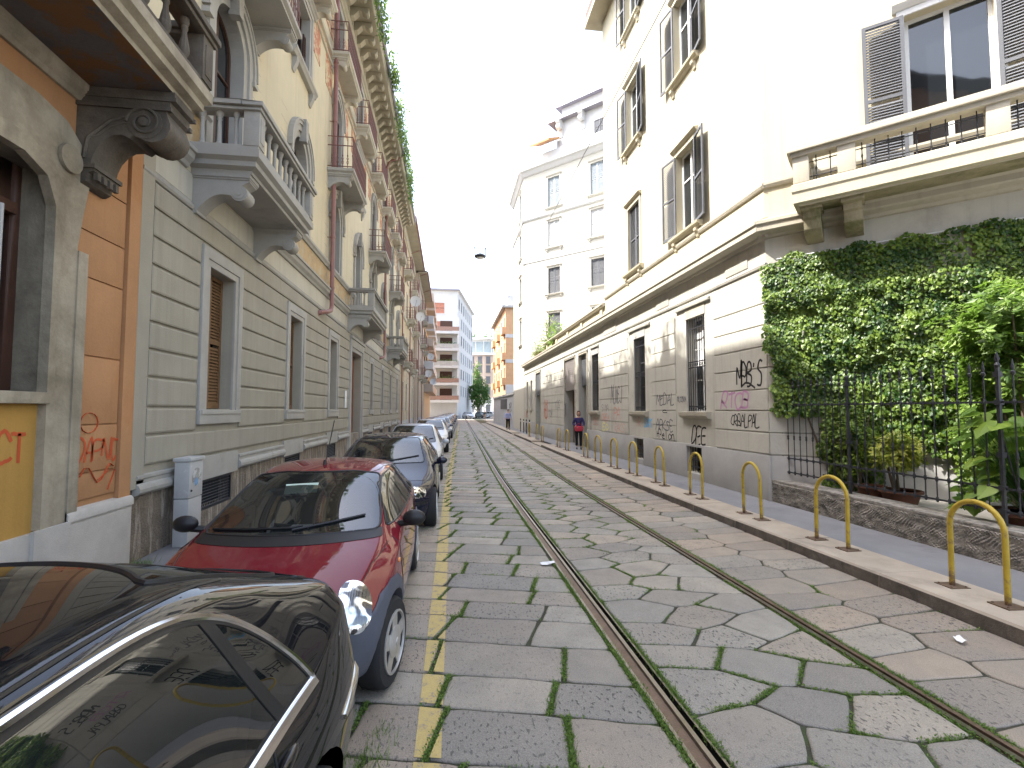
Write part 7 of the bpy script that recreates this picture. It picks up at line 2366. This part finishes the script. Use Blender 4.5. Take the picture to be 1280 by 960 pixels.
def post_():
    t = thing('bollard', 'slim dark grey post', 'bollard', (0,0,0), 0, 'slim dark posts on the pavement')
    m = MB(); m.lathe([(.05,0),(.05,.06),(.035,.08),(.035,.95),(.045,.97),(.03,1.02)], 12); part('shaft', m, T['iron'], t)
    c = MB(); c.lathe([(.036,.80),(.0365,.86)], 12); part('band', c, T['paper'], t)
    return t
pb = post_()
for i, (y, lb) in enumerate(((33.2,'first slim dark post past the yellow hoops'),(34.7,'second slim dark post past the yellow hoops'),(36.2,'third slim dark post past the yellow hoops'),(38.0,'fourth slim dark post, just before the man in blue'))):
    b = pb if i == 0 else copy_tree(pb); b.location = (5.2+off(y)*.8, y, .125); b['label'] = lb
# utility cabinet on the left pavement
t = thing('utility_cabinet', 'pale grey utility cabinet with torn poster marks against the banded grey wall', 'cabinet', (-3.34,6.85,.115))
m = MB(); m.box(-.09,.088,-.165,.17,0,.60); part('lower_box', m, T['steel_grey'], t, bev=.012)
m = MB(); m.box(-.09,.092,-.168,.173,.606,1.07); part('upper_box', m, T['steel_grey'], t, bev=.012)
m = MB(); m.box(-.105,.11,-.185,.19,1.072,1.12); part('lid', m, T['steel_grey'], t, bev=.012)
m = MB(); m.lathe([(.12,0),(.115,.0015)], 22, (.0925,.01,.86), axis='x'); part('sticker', m, M('torn_sticker', (.30,.29,.26), .9, .3, 14, 60, .2, stain=(.5,.5,.48), stain_amt=(.5,.55), stain_size=9), t)
m = MB(); m.lathe([(.05,0),(.048,.002)], 14, (.0945,.0,.80), axis='x'); part('sticker', m, M('blue_sticker', (.20,.32,.48), .8, .2, 14, 60, 0), t)
m = MB(); m.lathe([(.014,0),(.012,.012)], 10, (.093,-.12,.70), axis='x'); part('lock', m, T['iron'], t)
# suspended street lamp
t = thing('street_lamp', 'dark street lamp hung on wires over the tram street', 'lamp', (1.62,25,9.9))
m = MB(); m.lathe([(.02,.14),(.10,.12),(.22,.06),(.30,.0),(.30,-.05),(.24,-.10),(.1,-.13),(.02,-.135)], 20); part('housing', m, T['iron'], t)
m = MB(); m.lathe([(.22,-.10),(.15,-.145),(.02,-.15)], 16); part('lens', m, T['paper'], t)
for s in (-1,1):
    m = MB(); m.tube([(s*.27,0,.02),(s*.28,0,.38)], .022, 6); m.lathe([(.03,.36),(.03,.46)], 8, (s*.28,0,0)); part('hanger', m, T['iron'], t)
m = MB()
for s in (-1,1): m.tube([(-5.1,0,.8),(-2.5,0,.52),(-.28,0,.44),(.28,0,.44),(2.3,0,.52),(4.45,0,.85)], .006, 5); break
part('span_wire', m, T['zinc'], t)
# tram contact wire
t = thing('tram_wire', 'thin overhead contact wire above the tram track', 'wire', (2.2,40,6.0))
m = MB(); m.tube([(-.05,-45,.0),(-.02,-20,-.02),(off(40)-.3,0,-.04),(1.2,40,0),(2.3,70,.0)], .006, 5); part('wire', m, T['zinc'], t)
# satellite dishes on the old houses
def dish():
    t = thing('satellite_dish', 'white dish', 'satellite dish', (0,0,0), 0, 'satellite dishes on the old houses')
    m = MB(); m.lathe([(.02,.06),(.2,.045),(.34,.02),(.42,-.01),(.42,-.025),(.34,.0),(.2,.025),(.02,.04)], 20, axis='y'); part('reflector', m, T['white'], t)
    m = MB(); m.tube([(0,.05,-.1),(0,.3,-.35),(-.3,.35,-.5)], .025, 6); part('mount', m, T['zinc'], t)
    m = MB(); m.tube([(0,0,-.38),(0,-.35,-.05)], .012, 5); m.lathe([(.03,-.03),(.03,.05)], 8, (0,-.36,-.03), axis='y'); part('receiver', m, T['zinc'], t)
    return t
ds = dish()
for i, (x, y, z, lb) in enumerate(((-2.55,37.6,10.2,'grey satellite dish high on the first ochre house balcony'),(-2.55,44.4,10.3,'second dish high on the ochre house'),(-2.1,58.5,8.2,'white dish on the pinkish house, upper of two'),
     (-2.2,55.0,5.9,'large white dish low on the pinkish house'),(-1.9,62.2,5.4,'white dish beside the large one, toward the modern block'))):
    d = ds if i == 0 else copy_tree(ds); d.location = (x,y,z); d['label'] = lb; d.rotation_euler = (0,0,R(18))
# litter
def litter(label, x, y, z, s, a):
    m = MB(); rn = random.Random(int(x*10))
    pts = [(s*math.cos(t)*rn.uniform(.5,1), s*.55*math.sin(t)*rn.uniform(.5,1)) for t in [2*PI*i/9 for i in range(9)]]
    vs = [(p[0],p[1],.004+rn.uniform(0,.02)) for p in pts]+[(0,0,.02)]
    m.add(vs, [(i,(i+1)%9,9) for i in range(9)])
    o = part('crumpled_paper', m, T['paper'], None, (x,y,z), a, smooth=0); tag(o, label, 'litter', 'paper scraps on the street')
litter('white paper scrap beside the wide tram rail', 1.20,5.78,.012,.13,.3)
litter('white paper scrap near the hoop lined kerb', 4.06,3.46,.010,.09,1.0)
# house number plate by the left street door
m = MB(); m.box(-.14,.14,-.012,0,-.30,.30); o = part('door_plate', m, T['paper'], LP, LPF.loc(17.25,-.045,2.2), LPF.rot, bev=.004)
m = MB(); 

# ---- people
def skin_body(name, pts, edges, mat, parent, sub=2):
    me = bpy.data.meshes.new(name); me.from_pydata([p[:3] for p in pts], edges, [])
    o = tmpobj(me)
    md = o.modifiers.new('skin', 'SKIN'); md.use_smooth_shade = True
    for i, v in enumerate(me.skin_vertices[0].data):
        r = pts[i][3]; v.radius = r if isinstance(r, tuple) else (r, r)
        v.use_root = (i == 0)
    sb = o.modifiers.new('sub', 'SUBSURF'); sb.levels = sub; sb.render_levels = sub
    bpy.context.view_layer.update(); dg = bpy.context.evaluated_depsgraph_get()
    r = bpy.data.meshes.new_from_object(o.evaluated_get(dg)); bpy.data.objects.remove(o)
    setmat(r, mat); finish(r, 0)
    r.polygons.foreach_set('use_smooth', [True]*len(r.polygons))
    return obj(name, r, parent)
SKIN = M('skin', (.42,.24,.16), .6, .08, 20, 90, .05, space='Object')
def hand(parent, wrist, d, side):
    """palm and five bent fingers"""
    d = Vector(d).normalized(); w = Vector(wrist); s = Vector((0,1,0)) if abs(d.y) < .8 else Vector((1,0,0))
    s = (s-d*s.dot(d)).normalized(); n = d.cross(s)*side
    pts = [tuple(w)+(.022,), tuple(w+d*.045)+((.016,.034),), tuple(w+d*.085)+((.014,.036),)]; ed = [(0,1),(1,2)]
    for k, ln in enumerate((.060,.072,.068,.052)):
        b = w+d*.082+s*(.030-.020*k); i = len(pts)
        pts += [tuple(b)+(.0085,), tuple(b+d*ln*.5+n*.008)+(.008,), tuple(b+d*ln*.85+n*.030)+(.0065,)]
        ed += [(2,i),(i,i+1),(i+1,i+2)]
    i = len(pts); b = w+d*.03+s*.026
    pts += [tuple(b)+(.010,), tuple(b+d*.03+s*.022+n*.010)+(.009,), tuple(b+d*.06+s*.024+n*.024)+(.007,)]
    ed += [(1,i),(i,i+1),(i+1,i+2)]
    return skin_body('hand', pts, ed, SKIN, parent, 1)
def person(label, at, rot, H_, top, trousers, hair, hair_len, woman, stride, arms, shoe=None, group=None):
    """walking figure facing -Y; x to its left is +x"""
    t = thing('person', label, 'person', at, rot, group)
    k = H_/1.75
    def V(x,y,z,r): return (x*k, y*k, z*k, tuple(a*k for a in r) if isinstance(r,tuple) else r*k)
    sh = .165 if woman else .195; hp_ = .095
    # body: legs, trunk, neck, arms in one skinned surface (skin colour), clothing over it
    f, b = stride, -stride*.8
    legs = [V(0,0,.93,(.145,.11)), V(hp_,0,.86,.095), V(hp_,-f*.45,.48,.062), V(hp_*.95,-f*.75,.10,.042), V(-hp_,0,.86,.095), V(-hp_,-b*.30,.48,.062), V(-hp_*.95,-b*.95,.12,.042)]
    le = [(0,1),(1,2),(2,3),(0,4),(4,5),(5,6)]
    torso = [V(0,0,.93,(.135,.10)), V(0,.0,1.10,(.125,.095)), V(0,-.005,1.27,(.150,.105)), V(0,0,1.40,(.125,.085)), V(0,-.005,1.475,.058), V(0,-.012,1.53,.052)]
    te = [(0,1),(1,2),(2,3),(3,4),(4,5)]
    allp = list(torso); ae = list(te)
    ai = []
    for s, (el, wr) in zip((1,-1), arms):
        i = len(allp)
        allp += [V(s*sh,0,1.40,.060), V(el[0],el[1],el[2],.045), V(wr[0],wr[1],wr[2],.030)]
        ae += [(3,i),(i,i+1),(i+1,i+2)]; ai.append((el,wr))
    off_ = len(allp)
    lp = [p for p in legs[1:]]
    allp += lp; m_ = {0:0}; m_.update({i:off_+i-1 for i in range(1,len(legs))})
    ae += [(m_[a],m_[b]) for a,b in le]
    skin_body('body', allp, ae, SKIN, t)
    def thick(p, d): return (p[0],p[1],p[2],tuple(a+d for a in p[3]) if isinstance(p[3],tuple) else p[3]+d)
    # shirt or jacket with sleeves
    tp = [thick(V(0,0,.86,(.150,.115)),.012)]+[thick(p,.014) for p in torso[1:4]]+[thick(V(0,-.002,1.445,.07),.008)]
    tee = [(0,1),(1,2),(2,3),(3,4)]
    for s, (el, wr) in zip((1,-1), arms):
        i = len(tp); tp += [thick(V(s*sh,0,1.40,.060),.014), thick(V(*el,.045),.014), thick(V(el[0]+(wr[0]-el[0])*.85,el[1]+(wr[1]-el[1])*.85,el[2]+(wr[2]-el[2])*.85,.034),.014)]
        tee += [(3,i),(i,i+1),(i+1,i+2)]
    skin_body('jacket' if woman else 'shirt', tp, tee, top, t)
    tr = [thick(p,.012) for p in legs[:3]]+[thick(V(hp_*.95,-f*.72,.13,.050),.010)]+[thick(p,.012) for p in legs[4:6]]+[thick(V(-hp_*.95,-b*.92,.15,.050),.010)]
    skin_body('trousers', tr, [(0,1),(1,2),(2,3),(0,4),(4,5),(5,6)], trousers, t)
    for s, (fx, fy) in zip((1,-1), ((hp_*.95,-f*.75),(-hp_*.95,-b*.95))):
        z = .035
        sp = [V(fx,fy+.03,z+.045,.045), V(fx,fy-.06,z+.02,.042), V(fx*1.05,fy-.16,z,(.042,.03)), V(fx*1.05,fy-.20,z-.005,(.034,.022))]
        skin_body('shoe', sp, [(0,1),(1,2),(2,3)], shoe or T['iron'], t, 1)
    for s, (el, wr) in zip((1,-1), arms):
        d = (wr[0]-el[0], wr[1]-el[1], wr[2]-el[2]); hand(t, (wr[0]*k,wr[1]*k,wr[2]*k), d, s)
    # head
    hd = MB(); hd.ell((0,0,0), .074, .094, .118, 20, 16)
    for i, v in enumerate(hd.v):
        x, y, z = v
        if z < -.02: x *= 1-.30*min(1,(-z-.02)/.1); y = y*(1-.10*min(1,-z/.11))-.006
        hd.v[i] = (x*k, y*k, z*k)
    hd.add([(p[0]*k,p[1]*k,p[2]*k) for p in ((-.013,-.088,.012),(.013,-.088,.012),(.0,-.094,.02),(-.017,-.092,-.028),(.017,-.092,-.028),(0,-.117,-.022))], [(0,2,5,3),(2,1,4,5),(3,5,4),(0,3,4,1)])
    for s in (-1,1): hd.ell((s*.075*k,.008*k,-.005*k), .012*k,.022*k,.032*k, 8, 6)
    h = part('head', hd, SKIN, t, (0,-.02*k,1.635*k), 0, smooth=60)
    e = MB()
    for s in (-1,1): e.ell((s*.031*k,-.084*k,.014*k), .012*k,.008*k,.007*k, 8, 6)
    part('eyes', e, T['iron'], h)
    mo = MB(); mo.ell((0,-.088*k,-.058*k), .024*k,.009*k,.007*k, 10, 6); part('mouth', mo, M('lips',(.33,.10,.09),.5,.1,20,60,0), h)
    hr = MB(); hr.ell((0,.012*k,.022*k), .086*k,.102*k,.116*k, 18, 12)
    hr2 = MB()
    for vi, v in enumerate(hr.v):
        x, y, z = v; n_ = 1+.10*mnoise.noise((x*40,y*40,z*40))
        if y < -.035*k and z < .055*k: y = -.035*k; 
        if z < -.04*k and not woman: z = -.04*k
        hr.v[vi] = (x*n_, y*n_, z*n_-(.03*k*hair_len if z < 0 and y > -.03*k else 0))
    part('hair', hr, hair, h, smooth=80)
    return t
navyj = M('navy_jacket', (.035,.03,.10), .85, .15, 9, 60, .2, space='Object'); blackt = M('black_trousers', (.013,.013,.016), .9, .15, 9, 60, .2, space='Object')
pl = person('woman in a navy jacket and black trousers carrying a red bag on the pavement', (5.65,20.6,.125), R(-12), 1.66, navyj, blackt, M('auburn_hair',(.07,.025,.015),.6,.2,30,90,.2), 1.5, True, .10,
   [((.25,-.02,1.16),(.17,-.20,1.03)),((-.24,.02,1.16),(-.12,-.22,1.06))])
bag = thing('handbag', 'red handbag held in front by the walking woman in navy', 'bag', (5.60,20.36,.125+.92), R(-12))
m = MB(); m.prism(rounded([(-.17,-.12),(-.19,.04),(-.12,.10),(.12,.10),(.19,.04),(.17,-.12)], .04), 'y', -.055, .055); part('pouch', m, M('red_leather',(.42,.03,.055),.5,.1,9,60,.1), bag, bev=.015)
m = MB(); m.tube([(-.13,0,.09),(-.09,0,.17),(.0,0,.20),(.09,0,.17),(.13,0,.09)], .010, 6); part('strap', m, M('red_leather_strap',(.35,.03,.05),.5,.1,9,60,.1), bag)
person('man in a pale blue shirt and dark trousers walking on the pavement', (5.15,41.6,.125), R(6), 1.74, M('blue_shirt', (.33,.37,.62), .85, .08, 9, 60, .1, space='Object'), blackt, M('dark_hair',(.02,.016,.014),.6,.2,30,90,.2), .2, False, .14,
   [((.27,.06,1.16),(.29,.02,.92)),((-.27,-.06,1.16),(-.28,-.16,.95))])
person('distant person in dark top standing at the street bend', (6.3,84,0), R(20), 1.72, M('dark_top', (.05,.07,.08), .85, .1, 9, 60, .1), M('pale_trousers', (.4,.38,.35), .85, .1, 9, 60, .1), M('brown_hair',(.05,.03,.02),.6,.2,30,90,.2), .4, False, .08,
   [((.26,.02,1.16),(.27,-.03,.93)),((-.26,-.02,1.16),(-.27,-.05,.93))])
EXPO = 2.42
# ------------------------------------------------------------------ camera, light
cam = bpy.data.cameras.new('camera'); co = bpy.data.objects.new('camera', cam); COL.objects.link(co)
F_ = 605.0; pitch = math.atan(32/F_); yaw = math.atan(80/(F_/math.cos(pitch)))
cam.sensor_width = 36; cam.lens = 36*F_/1280; cam.clip_start = .05; cam.clip_end = 3000
co.location = (0,0,HC); co.rotation_euler = (PI/2+pitch, 0, -yaw)
SC.camera = co
SUN_EL = R(56); SUN_AZ = R(4)          # azimuth: turned from -X towards +Y
sd = Vector((-math.cos(SUN_AZ)*math.cos(SUN_EL), math.sin(SUN_AZ)*math.cos(SUN_EL), math.sin(SUN_EL)))
sl = bpy.data.lights.new('sun', 'SUN'); so = bpy.data.objects.new('sun', sl); COL.objects.link(so)
sl.energy = 2.7; sl.angle = R(.53); sl.color = (1, .955, .89)
so.rotation_euler = sd.to_track_quat('Z', 'Y').to_euler(); so.location = (-20, 0, 40)
w = bpy.data.worlds.new('World'); SC.world = w; w.use_nodes = True
nt = w.node_tree; bg = nt.nodes['Background']
sky = nt.nodes.new('ShaderNodeTexSky'); sky.sky_type = 'NISHITA'; sky.sun_disc = False
sky.sun_elevation = SUN_EL; sky.sun_rotation = math.atan2(sd.x, sd.y)
sky.air_density = 1.0; sky.dust_density = 4.0; sky.ozone_density = 1.0
hs = nt.nodes.new('ShaderNodeHueSaturation'); hs.inputs['Saturation'].default_value = .75
nt.links.new(sky.outputs[0], hs.inputs['Color']); nt.links.new(hs.outputs[0], bg.inputs['Color'])
bg.inputs['Strength'].default_value = .15
vs = SC.view_settings; vs.view_transform = 'Standard'; vs.look = 'None'; vs.exposure = EXPO; vs.gamma = 1
SC.cycles.max_bounces = 8; SC.cycles.diffuse_bounces = 4; SC.cycles.glossy_bounces = 4; SC.cycles.transparent_max_bounces = 8
SC.cycles.use_denoising = True
SC.cycles.sample_clamp_indirect = 8
